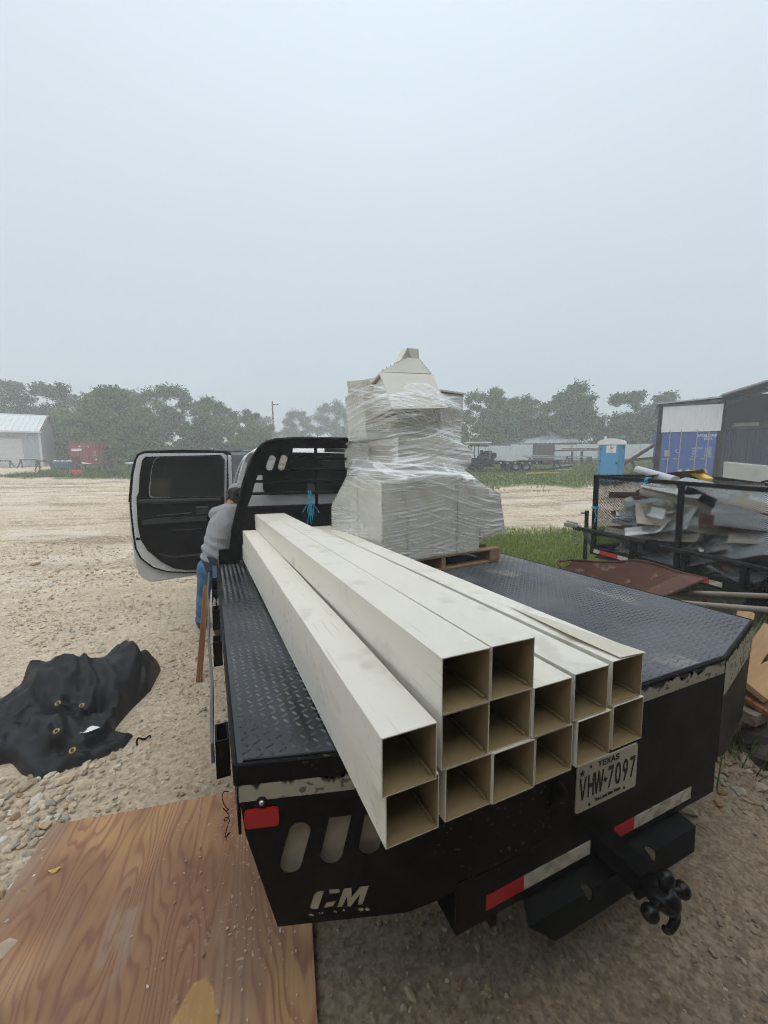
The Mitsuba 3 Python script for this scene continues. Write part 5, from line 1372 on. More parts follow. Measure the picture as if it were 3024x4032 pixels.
beams = [('rusty beam slanting through the front half of the trailer', 'rust', (5.36, 3.95, -.30), (5.7, 2.9, -.20), .05, .09), ('long rusty bar lying low in the trailer front', 'rust', (5.34, 3.9, -.78), (5.5, 2.6, -.48), .04, .06),
         ('dark angle iron leaning behind the second trailer post', 'black_paint', (5.40, 2.95, -.12), (5.5, 2.2, -.48), .06, .10), ('dark red channel along the floor of the trailer', 'red_steel', (5.35, 2.6, -.88), (5.4, .9, -.86), .05, .12),
         ('short dark red block on edge among the white sheets', 'red_steel', (5.36, 2.56, -.40), (5.36, 2.36, -.50), .05, .10), ('brown bar sticking up at the back of the trailer', 'rust', (5.5, 1.3, -.25), (5.7, .8, -.20), .05, .08),
         ('long brown rail in the middle of the trailer', 'rust', (5.42, 2.75, -.60), (5.6, 1.3, -.50), .04, .07), ('dark flat bar near the trailer floor', 'black_paint', (5.34, 3.4, -.93), (5.42, 2.5, -.82), .05, .09)]
for lab, mt, a, b, w, h in beams: single('steel_bar', lab, 'metal bar', beam([a[0], a[1], tz(a[1], a[2])], [b[0], b[1], tz(b[1], b[2])], w, h), mt, group=GS)
single('round_tube', 'shiny round metal pipe poking over the far rail of the trailer', 'pipe', rod([[6.40, 4.24, .075], [5.42, 3.10, -.085]], .055, 18), 'galvanised', smooth=40, group=GS)
single('rusty_drum', 'rusty cylindrical drum on its side behind the first trailer panel', 'drum', revolve([(0.001, -.26), (.15, -.26), (.155, -.25), (.15, -.1), (.157, -.09), (.15, -.08), (.15, .1), (.157, .11), (.15, .12), (.155, .25), (.15, .26), (.001, .26)], [5.62, 2.98, tz(3, -.44)], 'y', 24), 'tan_steel', smooth=40, group=GS)
single('yellow_board', 'bright yellow painted board sticking up from the trailer load', 'board', beam([6.0, 3.22, .03], [5.95, 3.0, -.08], .13, .05, c=.004), 'yellow_paint', group=GS)
single('white_trim', 'flat white metal trim lying on the trailer top rail', 'metal sheet', prism([(0, 0), (.10, .05), (.38, .0), (.38, -.10), (.05, -.06)], [5.30, 3.02, -.085], np.array([0.15, -.98, -.05]), np.array([.2, .05, .95]), .01), 'white_wall', group=GS)
single('box_beam', 'long cream box-section beam lying across the trailer load', 'metal tube', cat([prism([(-.10, -.09), (.10, -.09), (.10, .03), (.04, .10), (-.10, .10)], [5.82, 2.75, .045], np.array([.99, .1, 0]), Zv, 2.0, np.array([.10, -.985, -.15]))]), 'cream_paint', group=GS)
for lab, a, b in (('thin black hose draped over the trailer rail near the cream beam', (5.32, 2.05, -.08), 1), ):
    t = np.linspace(0, 1, 30)
    single('black_hose', lab, 'hose', rod(np.c_[5.45 + .25 * np.sin(t * 6), 2.25 - 1.3 * t, -.09 + .03 * np.sin(t * 17) - .09 * t], .012, 6), 'black_rubber', smooth=40, group=GS)
t = np.linspace(0, 1, 24)
single('rope_lashing', 'short blue rope tied round the top rail of the trailer', 'rope', cat([rod(np.c_[5.2 + .04 * np.cos(t * 19), 3.30 + .05 * t - .02, tz(3.3, -.035) + .04 * np.sin(t * 19)], .008, 6), rod(np.c_[5.15 - .0 * t, 3.33 + .16 * t, tz(3.3, -.06) - .02 * np.sin(t * 3)], .007, 6)]), 'blue_rope', smooth=40)
single('rope_lashing', 'blue cord wound round the front corner post of the trailer', 'rope', cat([rod(np.c_[5.2 + .045 * np.cos(t * 19), 4.05 + .045 * np.sin(t * 19), tz(4, -.50) + .03 * t], .007, 6), rod(np.c_[5.155 + .0 * t, 4.0 + .01 * np.sin(t * 9), tz(4, -.50) - .20 * t], .008, 6)]), 'blue_rope', smooth=40)

# ------------------------------------------------------------------ rusty wheelbarrow between the bed and the trailer
wb = thing('wheelbarrow', 'rusty steel wheelbarrow with long wooden handles beside the flatbed', 'wheelbarrow')


def tray():
    ny, nx = 22, 14
    s, t = np.meshgrid(np.linspace(0, 1, ny), np.linspace(-1, 1, nx), indexing='ij')       # s: tip to back
    halfw = .10 + .26 * np.clip(s / .35, 0, 1) ** .7
    dep = .30 * np.sin(np.clip(s * 1.15 + .02, 0, 1) * np.pi) ** .55
    rimz = -.885 + .05 * t * np.clip((s - .15) / .3, 0, 1) + .03 * np.sin(np.clip((s - .3) / .5, 0, 1) * np.pi) - .015 * s
    prof = np.abs(t) ** 3.2
    z = rimz - dep * (1 - prof)
    x = 3.32 + t * halfw * (.72 + .28 * prof)
    y = 2.90 - s * 1.08
    v = np.stack([x, y, z], -1).reshape(-1, 3)
    i, j = np.meshgrid(np.arange(ny - 1), np.arange(nx - 1), indexing='ij'); a = (i * nx + j).ravel()
    q = np.c_[a, a + 1, a + nx + 1, a + nx]
    v2 = v - [0, 0, .004]
    rim = [np.array([3.32 + sg * (.10 + .26 * min(1, ss / .35) ** .7), 2.90 - ss * 1.08, -.885 + .05 * sg * min(1, max(0, (ss - .15) / .3)) + .03 * math.sin(min(1, max(0, (ss - .3) / .5)) * math.pi) - .015 * ss]) for sg, rg in ((-1, np.linspace(1, 0, 14)), (1, np.linspace(0, 1, 14))) for ss in rg]
    return cat([(np.vstack([v, v2]), np.vstack([q, q[:, ::-1] + len(v)])), rod(rim, .011, 6, True)])


part(wb, 'tray', tray(), 'rust', smooth=40)
for x0, x1 in ((3.55, 3.60), (3.07, 3.03)):
    part(wb, 'handle', rod([[3.30 + (x0 - 3.3) * .4, 2.75, -1.26], [x0, 1.88, -.97], [x1, 1.10, -.80]], .019, 10), 'old_handle', smooth=40)
    part(wb, 'leg', rod([[x0 * .9 + .33, 2.15, -1.15], [x0, 2.0, -1.68], [x0, 1.85, -1.68], [x0, 1.75, -.95]], .014, 8), 'rust', smooth=40)
principled('old_handle', mikit.proc(lambda p, n, uv: mix((.20, .17, .14), (.36, .31, .25), fbm(p.x * 12, p.y * 3, p.z * 12, 3))), .8)
wk = part(wb, 'wheel', revolve([(.10, -.035), (.17, -.04), (.195, 0), (.17, .04), (.10, .035)], [3.32, 2.98, -1.50], 'x', 24), 'black_rubber', smooth=40)
part(wk, 'rim', revolve([(.001, -.02), (.11, -.03), (.11, .03), (.001, .02)], [3.32, 2.98, -1.50], 'x', 20), 'rust', smooth=40)

# ------------------------------------------------------------------ lumber offcuts and blocks at the right edge
GL = 'timber offcuts piled at the right edge'


def plank(lab, a, b, w, h, up=(0, 0, 1), mat='lumber'):
    m = beam(a, b, w, h, up, .002); v = m[0]
    d = np.array(b, float) - np.array(a, float); d /= np.linalg.norm(d); s = np.cross(d, up); s /= np.linalg.norm(s)
    k = single('timber_offcut', lab, 'timber', m, mat, group=GL, uv=np.c_[(v - np.array(a)) @ d, (v - np.array(a)) @ s + (v - np.array(a)) @ np.cross(s, d) + 3 + 7 * len(labels)])
    return k


plank('uppermost orange-brown board of the pile, slanting up to the right', (3.12, 1.36, -1.26), (3.95, 1.66, -1.12), .10, .04, (0, -.4, 1))
plank('broad light board under the uppermost one, slanting to the right', (3.10, 1.30, -1.30), (3.95, 1.50, -1.20), .10, .04, (0, -.4, 1))
lb = plank('light board lying flat with black handwriting on its face', (2.98, 1.20, -1.315), (4.2, 1.26, -1.30), .17, .038, (0, -.55, 1))
plank('red-edged thin board under the board with handwriting', (2.96, 1.17, -1.40), (4.2, 1.20, -1.385), .15, .03, (0, -.3, 1), 'stained_wood')
plank('dark grey weathered plank in the middle of the pile', (2.90, 1.19, -1.465), (4.3, 1.18, -1.455), .12, .07, mat='dark_wood2')
plank('short pale board standing under the grey plank', (2.96, 1.24, -1.60), (3.12, 1.22, -1.545), .05, .09)
plank('long board sticking out low towards the truck', (2.98, 1.12, -1.63), (3.7, 1.26, -1.50), .06, .035)
plank('broad dark board at the foot of the pile', (2.95, 1.10, -1.68), (3.8, 1.18, -1.58), .14, .03, (0, -.5, 1), 'dark_wood2')
principled('dark_wood2', mikit.proc(lambda p, n, uv: mix((.13, .105, .085), (.24, .20, .165), noise(uv.x * 2, uv.y * 60))), .85)
t = np.linspace(0, 1, 40)
u_, w_ = np.array([.999, .05, .01]), np.array([.0, .86, .50]); nn = np.cross(u_, w_)
sc = np.array([3.075, 1.135, -1.312]) + np.outer(.02 + .14 * t + .012 * np.sin(t * 26), u_) + np.outer(.022 * np.sin(t * 17) + .02 * t, w_) * 1.0 + np.outer(t * 0 + .016, nn)
part(lb, 'handwriting', rod(sc, .0022, 4), 'ink')
t = np.linspace(0, 1, 12)
single('green_cord', 'short bright green cord end hanging from the timber pile', 'cord', rod(np.c_[3.0 + .02 * t, 1.15 - .03 * t, -1.56 - .12 * t + .03 * t * t], .005, 6), 'green_cord', smooth=40)
principled('green_cord', (.05, .40, .24), .6)
for i, (lab, c, s, a) in enumerate((('dark charred block at the foot of the pile, nearest the truck', (2.98, 1.10, -1.665), (.22, .12, .09), .3), ('big dark rough block at the right edge', (3.28, 1.06, -1.64), (.26, .20, .16), -.2), ('dark flat stone slab between the two blocks', (3.08, 1.22, -1.62), (.30, .18, .08), .8))):
    v, f = bx(-s[0] / 2, s[0] / 2, -s[1] / 2, s[1] / 2, -s[2] / 2, s[2] / 2, .015)
    v, f = trimesh.remesh.subdivide_to_size(v, f, .04); v = v + .02 * (meshkit.fbm(v * 14 + i * 5, 3, i)[:, None] - .5) * np.sign(v)
    single('rough_block', lab, 'block', mv((v, f), c, rz=a, ry=.15 * (i - 1)), 'block_dark', smooth=35)
principled('block_dark', mikit.proc(lambda p, n, uv: mix((.035, .032, .030), (.11, .095, .085), fbm(p.x * 14, p.y * 14, p.z * 14, 4))), .9)
# ------------------------------------------------------------------ buildings, vehicles and clutter across the yard (world frame)
def W(m, x, y, rz=0, dz=0):                  # stand a mesh built round its own origin on the yard
    return mv(m, (x, y, float(gz(x, y)) + dz), rz=rz)


def put_parts(key, x, y, rz, parts, dz=0):
    for nm, m, mt, *r in parts:
        part(key, nm, W(m, x, y, rz, dz), mt, r[0] if r else False, frame='W', label=r[1] if len(r) > 1 else None)


# white metal garage at far left: long front with a roll-up door, low pitched roof
gar = thing('metal_garage', 'pale grey metal garage with a white roll-up door and ribbed roof', 'garage')
gl, gd, gh, grd = 16.0, 8.0, 3.25, 1.75
door_poly = (-7.6, -1.30)
ps = [('front_wall', cat([mv(corrugated(1.28, gh, .20, .035), (-1.30, 0, 0)), mv(corrugated(gl - 7.6, gh, .20, .035), (-gl, 0, 0)), mv(corrugated(6.3, gh - 2.62, .20, .035), (-7.6, 0, 2.62))]), 'grey_wall'),
      ('side_wall', cat([(np.array([[0, 0, 0], [0, gd, 0], [0, gd, gh], [0, gd / 2, gh + grd], [0, 0, gh]], float), np.array([[0, 1, 2], [0, 2, 3], [0, 3, 4]]))]), 'grey_wall'),
      ('back_wall', bx(-gl, 0, gd - .05, gd, 0, gh), 'grey_wall'),
      ('corner_trim', bx(-.12, .03, -.06, .10, 0, gh + .02), 'white_wall'),
      ('roll_up_door', cat([bx(-7.6, -1.32, .03, .06, k * .11, k * .11 + .095) for k in range(24)]), 'white_matte'),
      ('door_header', bx(-7.7, -1.22, -.08, -.03, 2.60, 2.72), 'grey_steel')]
rs = math.atan2(grd, gd / 2); rl = math.hypot(grd, gd / 2) + .25
sh = corrugated(gl + .3, rl, .42, .05, .8)
ps.append(('roof', cat([mv(sh, (-gl - .15, -.25, gh - .05), rx=-(math.pi / 2 - rs)), (lambda q: (q[0] * [1, -1, 1] + [0, gd, 0], q[1][:, ::-1]))(mv(sh, (-gl - .15, -.25, gh - .05), rx=-(math.pi / 2 - rs)))]), 'white_wall'))
ps.append(('eave_trim', bx(-gl - .15, .16, -.36, -.27, gh - .16, gh + .0), 'white_matte'))
ps.append(('ridge_cap', bx(-gl - .15, .18, gd / 2 - .15, gd / 2 + .15, gh + grd - .02, gh + grd + .10), 'white_matte'))
ps.append(('verge_trim', cat([beam((.10, -.30, gh - .08), (.10, gd / 2, gh + grd - .02), .06, .22), beam((.10, gd + .3, gh - .08), (.10, gd / 2, gh + grd - .02), .06, .22)]), 'red_steel'))
ps.append(('wall_lamp', cat([bx(-8.0, -7.8, -.3, -.05, 2.95, 3.1)]), 'white_matte'))
put_parts(gar, -32.3, 37.6, math.radians(31), ps)


def container(key, x, y, rz, mat, mat2, L=6.06, dz=0, rows=True):
    w, h = 2.44, 2.59
    fr = [('corner_post', bx(sx * w / 2 - (.12 if sx > 0 else 0), sx * w / 2 + (.12 if sx < 0 else 0), 0, .12, 0, h), mat2) for sx in (-1, 1)]
    fr += [('top_rail', bx(-w / 2 + .125, w / 2 - .125, .0, .12, h - .12, h), mat2), ('bottom_rail', bx(-w / 2 + .125, w / 2 - .125, .0, .12, 0, .15), mat2)]
    fr += [('side_wall', cat([mv(corrugated(L - .12, h - .1, .27, .036), (-w / 2 + .05, L, .05), rz=-math.pi / 2), bx(-w / 2, -w / 2 + .03, .12, L, h - .1, h), bx(-w / 2, -w / 2 + .03, .12, L, 0, .06)]), mat)]
    fr += [('side_wall', cat([mv(corrugated(L - .12, h - .1, .27, .036), (w / 2 - .05, .12, .05), rz=math.pi / 2), bx(w / 2 - .03, w / 2, .12, L, h - .1, h), bx(w / 2 - .03, w / 2, .12, L, 0, .06)]), mat)]
    fr += [('roof', bx(-w / 2 + .03, w / 2 - .03, .12, L, h - .06, h - .02), mat), ('back_wall', bx(-w / 2 + .02, w / 2 - .02, L - .06, L - .02, .02, h - .07), mat)]
    put_parts(key, x, y, rz, fr, dz)
    for sx in (-1, 1):
        a, b = (-w / 2 + .125, -.008) if sx < 0 else (.008, w / 2 - .125)
        d = part(key, 'door', W(cat([bx(a, b, .03, .07, .155, h - .125)] + [bx(a + .05, b - .05, .018, .0295, z0, z1) for z0, z1 in ((.26, .95), (1.02, 1.68), (1.75, 2.36))]), x, y, rz, dz), mat, frame='W')
        for q in (.30, .72):
            xx = a + (b - a) * q
            part(d, 'locking_bar', W(rod([[xx, -.02, .08], [xx, -.02, h - .06]], .022, 8), x, y, rz, dz), 'grey_steel' if mat != 'red_box' else mat2, True, frame='W')
            part(d, 'bar_handle', W(bx(xx - .25, xx + .02, -.045, -.03, 1.0 + .05 * q, 1.04 + .05 * q), x, y, rz, dz), 'grey_steel' if mat != 'red_box' else mat2, frame='W')
        for zz in (.4, 1.0, 1.6, 2.2): part(d, 'hinge', W(bx(a - .05 if sx < 0 else b, a if sx < 0 else b + .05, -.006, .02, zz, zz + .12), x, y, rz, dz), mat2, frame='W')


def face_text(key, s, h, x, y, rz, u, z, dz=0, mat='white_matte', bold=True, sx=1.0, name='lettering'):
    m = text(s, h, (u, .0125, z), (1, 0, 0), (0, 0, 1), .004, bold, sx)
    part(key, name, W(m, x, y, rz, dz), mat, frame='W')


red = thing('shipping_container', 'rusty red shipping container under the trees, left of the truck door', 'shipping container')
rx_, ry_, ra = -27.9, 37.0, math.radians(10)
container(red, rx_, ry_, ra, 'red_box', 'red_steel', dz=-.25)
part(red, 'sign_board', W(bx(-.95, -.12, -.05, -.046, 1.72, 1.94), rx_, ry_, ra, -.25), 'paper', frame='W')
for a, z, r in ((-.28, 2.15, .09), (.42, 2.12, .06), (1.0, .95, .08)): part(red, 'pale_patch', W(prism(Point(a, z).buffer(r, quad_segs=2), [0, -.048, 0], X, Zv, .003, Y), rx_, ry_, ra, -.25), 'paper', frame='W')
for z in (1.30, 1.40, 1.52, 1.62): part(red, 'marking_line', W(bx(.72, 1.02, .012, .0175, z, z + .06), rx_, ry_, ra, -.25), 'tan_steel', frame='W')

blue = thing('shipping_container', 'blue shipping container with white lettering on its doors, under the shelter', 'shipping container')
bx_, by_, ba, bdz = 15.33, 20.15, math.radians(-32), .22
container(blue, bx_, by_, ba, 'blue_paint', 'black_paint', dz=bdz)
for s, h, u, z in (('APZU', .115, .33, 2.14), ('435482', .115, .64, 2.14), ('9', .115, 1.02, 2.14), ('4261', .115, .60, 1.98), ('MAX GROSS', .06, .20, 1.54), ('TARE', .06, .20, 1.40), ('NET', .06, .20, 1.28), ('CU CAP', .06, .20, 1.14)):
    face_text(blue, s, h, bx_, by_, ba, u, z, bdz, sx=.85)
for i, s in enumerate(('30 480 KG', '67 200 LB', '3 700 KG', '8 160 LB', '26 780 KG', '59 040 LB', '67.6 CU M', '2 387 CU FT')): face_text(blue, s, .045, bx_, by_, ba, .70, 1.56 - .063 * i, bdz, sx=.85)
part(blue, 'notice_plate', W(bx(-.93, -.72, .012, .0175, 1.18, 1.50), bx_, by_, ba, bdz), 'tan_steel', frame='W')
part(blue, 'round_mark', W(prism(Point(-.38, 1.45).buffer(.10).difference(Point(-.38, 1.45).buffer(.08)), [0, .012, 0], X, Zv, .005, Y), bx_, by_, ba, bdz), 'white_matte', frame='W')
part(blue, 'warning_triangle', W(prism([(.66, .36), (.92, .36), (.79, .60)], [0, .010, 0], X, Zv, .007, Y), bx_, by_, ba, bdz), 'yellow_paint', frame='W')
for a in (-.32, -.03, .02): part(blue, 'pale_patch', W(prism([(a, .30), (a + .20, .30), (a + .17, .52), (a + .05, .48)], [0, .011, 0], X, Zv, .006, Y), bx_, by_, ba, bdz), 'white_wall', frame='W')

long_c = thing('long_container', 'long blue container standing lengthways under the shelter, its shade painted into the colour', 'shipping container')
lcx, lcy = 15.33 + 1.45 * .848 + .9 * .53, 20.15 - 1.45 * .53 + .9 * .848
lparts = [('side_wall', mv(corrugated(11.8, 2.45, .27, .036), (0, 0, .07)), 'blue_shaded'), ('top_rail', bx(0, 11.8, -.02, .06, 2.525, 2.60), 'black_paint'), ('bottom_rail', bx(0, 11.8, -.02, .06, 0, .065), 'black_paint'), ('end_wall', bx(.01, .05, .065, 2.4, .05, 2.5), 'blue_shaded'), ('roof', bx(0.05, 11.8, .065, 2.4, 2.50, 2.56), 'blue_shaded'), ('back_wall', bx(0.05, 11.8, 2.40, 2.44, .05, 2.5), 'blue_shaded')]
put_parts(long_c, lcx, lcy, math.radians(-32), lparts, .15)
for i, (u, w_, h_, mt, lab) in enumerate(((.5, .9, .35, 'tan_steel', 'tan crate stored on top of the long container, leftmost'), (1.6, .7, .5, 'dark_wood', 'dark bundle stored on the long container, second from the left'), (2.5, .9, .4, 'tan_steel', 'tan crate stored on the long container, third from the left'), (3.6, 1.1, .55, 'dark_wood', 'dark bundle stored on the long container, rightmost in view'))):
    k = thing('storage_crate', lab, 'crate', 'crates stored on the long container')
    put_parts(k, lcx, lcy, math.radians(-32), [('side', bx(u, u + w_, .5, .54, 2.68, 2.68 + h_), mt), ('end', cat([bx(u, u + .03, .545, 1.2, 2.68, 2.68 + h_)]), mt), ('lid', bx(u - .02, u + w_ + .02, .48, 1.22, 2.68 + h_ + .002, 2.70 + h_), mt)])
shl_ = thing('metal_shelter', 'dark open-sided metal shelter with a white panel above the blue container', 'shelter')
R7 = math.radians(-32)
zt_ = 3.98
spz = [('white_panel', mv(corrugated(2.38, 1.28, .2, .02), (-1.16, -.03, 2.62)), 'white_matte'), ('post', bx(-1.34, -1.18, -.05, .10, 0, zt_ + .02), 'black_paint'), ('post', bx(1.225, 1.34, -.04, .08, 0, zt_ + .15), 'black_paint'),
       ('eave_beam', beam((-1.45, -.08, zt_ + .02), (1.30, -.08, zt_ + .17), .12, .12), 'black_paint'), ('roof', beam((-1.45, 4.0, zt_ + .09), (1.30, 4.0, zt_ + .24), 8.4, .06, (0, 0, 1)), 'galvanised'),
       ('gable_beam', beam((1.10, -.55, zt_ + .12), (7.4, -.55, zt_ + 2.15), .14, .22), 'black_paint'), ('gable_roof', beam((1.05, 3.6, zt_ + .28), (7.4, 3.6, zt_ + 2.32), 8.6, .07), 'grey_steel'), ('gable_roof', beam((7.4, 3.6, zt_ + 2.32), (13.8, 3.6, zt_ + .28), 8.6, .07), 'grey_steel'),
       ('purlin', cat([beam((1.2, 1.5, zt_ + .18), (7.3, 1.5, zt_ + 2.15), .08, .16)]), 'black_paint'), ('back_wall', bx(1.5, 13.8, 7.9, 8.0, 0, zt_ + 1.2), 'dark_wood'), ('side_wall', bx(13.7, 13.8, -.5, 7.9, 0, zt_), 'dark_wood'), ('shelf_beam', bx(1.25, 3.1, .95, 1.05, 2.78, 2.86), 'dark_wood')]
put_parts(shl_, bx_, by_, R7, spz)

# portable toilet
pt = thing('portable_toilet', 'blue portable toilet with a white rounded roof behind the trailer', 'portable toilet')
def dome(w, d, z0, hh):
    n = 14; xs = np.linspace(-w / 2, w / 2, n); zz = z0 + hh * (1 - (2 * xs / w) ** 2) ** .6
    return prism(np.r_[np.c_[xs, zz], [[w / 2, z0 - .14], [-w / 2, z0 - .14]]], [0, -d / 2, 0], X, Zv, d, Y)
px_, py_, pa = 12.0, 21.0, math.radians(-38)
ppp = [('body', cat([bx(-.54, .54, -.50, .54, .08, 2.06, .02)]), 'potty_blue'), ('roof', dome(1.18, 1.18, 2.14, .17), 'white_matte', 30), ('skid', bx(-.58, .58, -.58, .58, .0, .078), 'black_plastic'),
       ('door', prism(Polygon([(-.40, .14), (.40, .14), (.40, 1.85), (.36, 1.98), (.2, 2.06), (-.2, 2.06), (-.36, 1.98), (-.40, 1.85)]), [0, -.535, 0], X, Zv, .03, Y), 'potty_blue2'), ('door_jamb', cat([bx(-.50, -.43, -.545, -.50, .1, 2.04), bx(.43, .50, -.545, -.50, .1, 2.04)]), 'potty_blue'),
       ('sign', bx(-.17, .27, -.543, -.536, 1.58, 1.96), 'paper'), ('latch', bx(.30, .37, -.56, -.536, 1.0, 1.14), 'black_plastic'), ('hinge', cat([bx(-.45, -.40, -.556, -.546, z, z + .10) for z in (.4, 1.1, 1.75)]), 'black_plastic'),
       ('side_panel', cat([bx(.541, .556, -.40, .45, .25, 1.15, .004), bx(.541, .556, -.40, .45, 1.25, 1.72, .004)]), 'potty_blue2'), ('vent', cat([bx(.541, .553, -.35, .40, 1.80 + .05 * k, 1.825 + .05 * k) for k in range(4)]), 'black_plastic'), ('vent_pipe', rod([[-.4, .4, .3], [-.4, .4, 2.48]], .05, 10), 'white_matte', 40)]
put_parts(pt, px_, py_, pa, ppp)
part(pt, 'sign_lettering', W(cat([text('JR', .15, (-.09, -.5432, 1.74), (1, 0, 0), (0, 0, 1), .004, True), text('PORTABLES', .045, (-.13, -.5432, 1.64), (1, 0, 0), (0, 0, 1), .004, True, .85)]), px_, py_, pa), 'red_tape', frame='W')
principled('potty_blue2', (.035, .26, .50), .45)

# rust-red steel frame between the toilet and the container
sfr = thing('welded_steel_structure', 'rust-red steel frame of welded beams beside the portable toilet', 'steel frame')
sx_, sy_ = 15.6, 24.2
put_parts(sfr, sx_, sy_, 0, [('diagonal', beam((-1.6, 0, .35), (1.4, .6, 2.05), .14, .16), 'red_steel'), ('top_beam', beam((-.75, -.3, 1.0), (.65, -.2, 1.12), .14, .14), 'red_steel'), ('leg', beam((-.75, -.3, 1.05), (-.35, -.5, 0), .12, .12, (0, 1, 0)), 'red_steel'), ('leg', beam((.6, -.2, 1.1), (1.1, -.4, 0), .12, .12, (0, 1, 0)), 'red_steel'), ('base', beam((-1.7, .1, .1), (1.6, .1, .1), .14, .14), 'red_steel')])

# corrugated fence and long low shed
fen = thing('metal_fence', 'long white corrugated metal fence behind the yard', 'fence')
for k in range(10):
    x0 = 9.0 + k * 2.5; y0 = 43.6 + .18 * k
    if k == 3: continue
    part(fen, 'panel', W(corrugated(2.46, 1.65 + .05 * (k % 3), .2, .03), x0, y0, math.atan2(.18, 2.5)), 'white_wall', frame='W')
    part(fen, 'post', W(bx(-.04, .04, .05, .12, 0, 1.75), x0, y0), 'grey_steel', frame='W')
part(fen, 'gate', W(cat([bx(.05, 2.4, .1, .14, .05, 1.65)] + [bx(.05, 2.4, .07, .0995, z, z + .08) for z in (.3, .9, 1.5)]), 16.5, 44.1), 'dark_wood', frame='W', label='weathered brown gate panel in the white fence')
shd = thing('long_shed', 'long low shed with a grey metal roof and teal gable behind the fence', 'shed')
sa = math.radians(-24)
hl_ = 13.0; dd = 8.0
roofm = cat([mv(corrugated(hl_ + .6, 4.35, .5, .04), (-hl_ - .3, -.3, 1.85), rx=-(math.pi / 2 - math.atan2(1.2, 4.2)))])
put_parts(shd, 23.6, 49.5, sa, [('front_wall', bx(-hl_, 0, 0, .1, 0, 1.95), 'dark_wood'), ('gable_wall', (np.array([[0, 0, 0], [0, dd, 0], [0, dd, 1.95], [0, dd / 2, 3.1], [0, 0, 1.95], [-.1, 0, 0], [-.1, dd, 0], [-.1, dd, 1.95], [-.1, dd / 2, 3.1], [-.1, 0, 1.95]], float), np.array([[0, 1, 2], [0, 2, 3], [0, 3, 4], [5, 7, 6], [5, 8, 7], [5, 9, 8]])), 'teal_wall'),
                                ('roof', cat([roofm, (lambda q: (q[0] * [1, -1, 1] + [0, dd, 0], q[1][:, ::-1]))(roofm)]), 'grey_wall'), ('gable_window', bx(.01, .05, 1.2, 3.0, 1.35, 1.8), 'dark_glass'), ('verge_trim', cat([beam((.28, -.4, 1.80), (.28, dd / 2, 3.12), .05, .16), beam((.28, dd + .4, 1.80), (.28, dd / 2, 3.12), .05, .16)]), 'grey_steel'), ('back_wall', bx(-hl_, -.12, dd - .1, dd, 0, 1.95), 'dark_wood')])
sh2 = thing('far_shed', 'small pale roofed shed far behind the container', 'shed')
put_parts(sh2, 31.5, 52, 0, [('wall', bx(-3, 3, 0, .1, 0, 2.2), 'white_wall'), ('roof', prism([(-.4, 2.15), (4.4, 3.1), (4.4, 3.2), (-.4, 2.25)], [-3.3, 0, 0], Y, Zv, 6.6, X), 'grey_wall'), ('side_wall', bx(-3, -2.9, .1, 4, 0, 2.2), 'white_wall')])

# flat-deck trailer with a ride-on roller/digger and a white panel
gt = thing('flat_trailer', 'black flat-deck trailer with twin wheels parked on the grass', 'trailer')
gxx, gyy, ga = 8.6, 30.6, math.radians(4)
put_parts(gt, gxx, gyy, ga, [('deck', bx(-.3, 3.15, -1.1, 1.1, .62, .72, .01), 'dark_wood'), ('side_rail', bx(-.35, 3.2, -1.18, -1.105, .52, .76), 'black_paint'), ('neck', cat([bx(-2.8, -.36, -.9, .9, .34, .46), bx(-2.8, -2.6, -.9, .9, .465, .9)]), 'black_paint'), ('side_rail', bx(-.35, 3.2, 1.105, 1.18, .52, .76), 'black_paint'), ('ramp', bx(3.205, 3.9, -1.0, 1.0, .50, .62), 'black_paint')])
def small_wheel(parent, x, y, rz, lx_, ly, r, w=.22, rim='steel'):
    k = part(parent, 'wheel', W(revolve([(r * .5, -w / 2), (r * .95, -w / 2), (r, -w / 4), (r, w / 4), (r * .95, w / 2), (r * .5, w / 2)], [lx_, ly, r], 'y', 24), x, y, rz), 'black_rubber', 40, frame='W')
    part(k, 'rim', W(revolve([(.001, -w * .3), (r * .3, -w * .25), (r * .55, -w * .5), (r * .55, w * .5), (.001, w * .3)], [lx_, ly, r], 'y', 16), x, y, rz), rim, 40, frame='W')
for lx_ in (1.15, 1.95):
    for ly in (-1.06, 1.06): small_wheel(gt, gxx, gyy, ga, lx_, ly, .37)
for lx_ in (-1.6, -.9): small_wheel(gt, gxx, gyy, ga, lx_, 1.0, .34)
for i in range(6): part(gt, 'marker', W(bx(-.1 + i * .55, .05 + i * .55, -1.19, -1.181, .60, .66), gxx, gyy, ga), 'paper', frame='W')
mc = thing('forklift', 'dark ride-on machine with a white canopy standing on the flat trailer', 'machine')
mz = .73
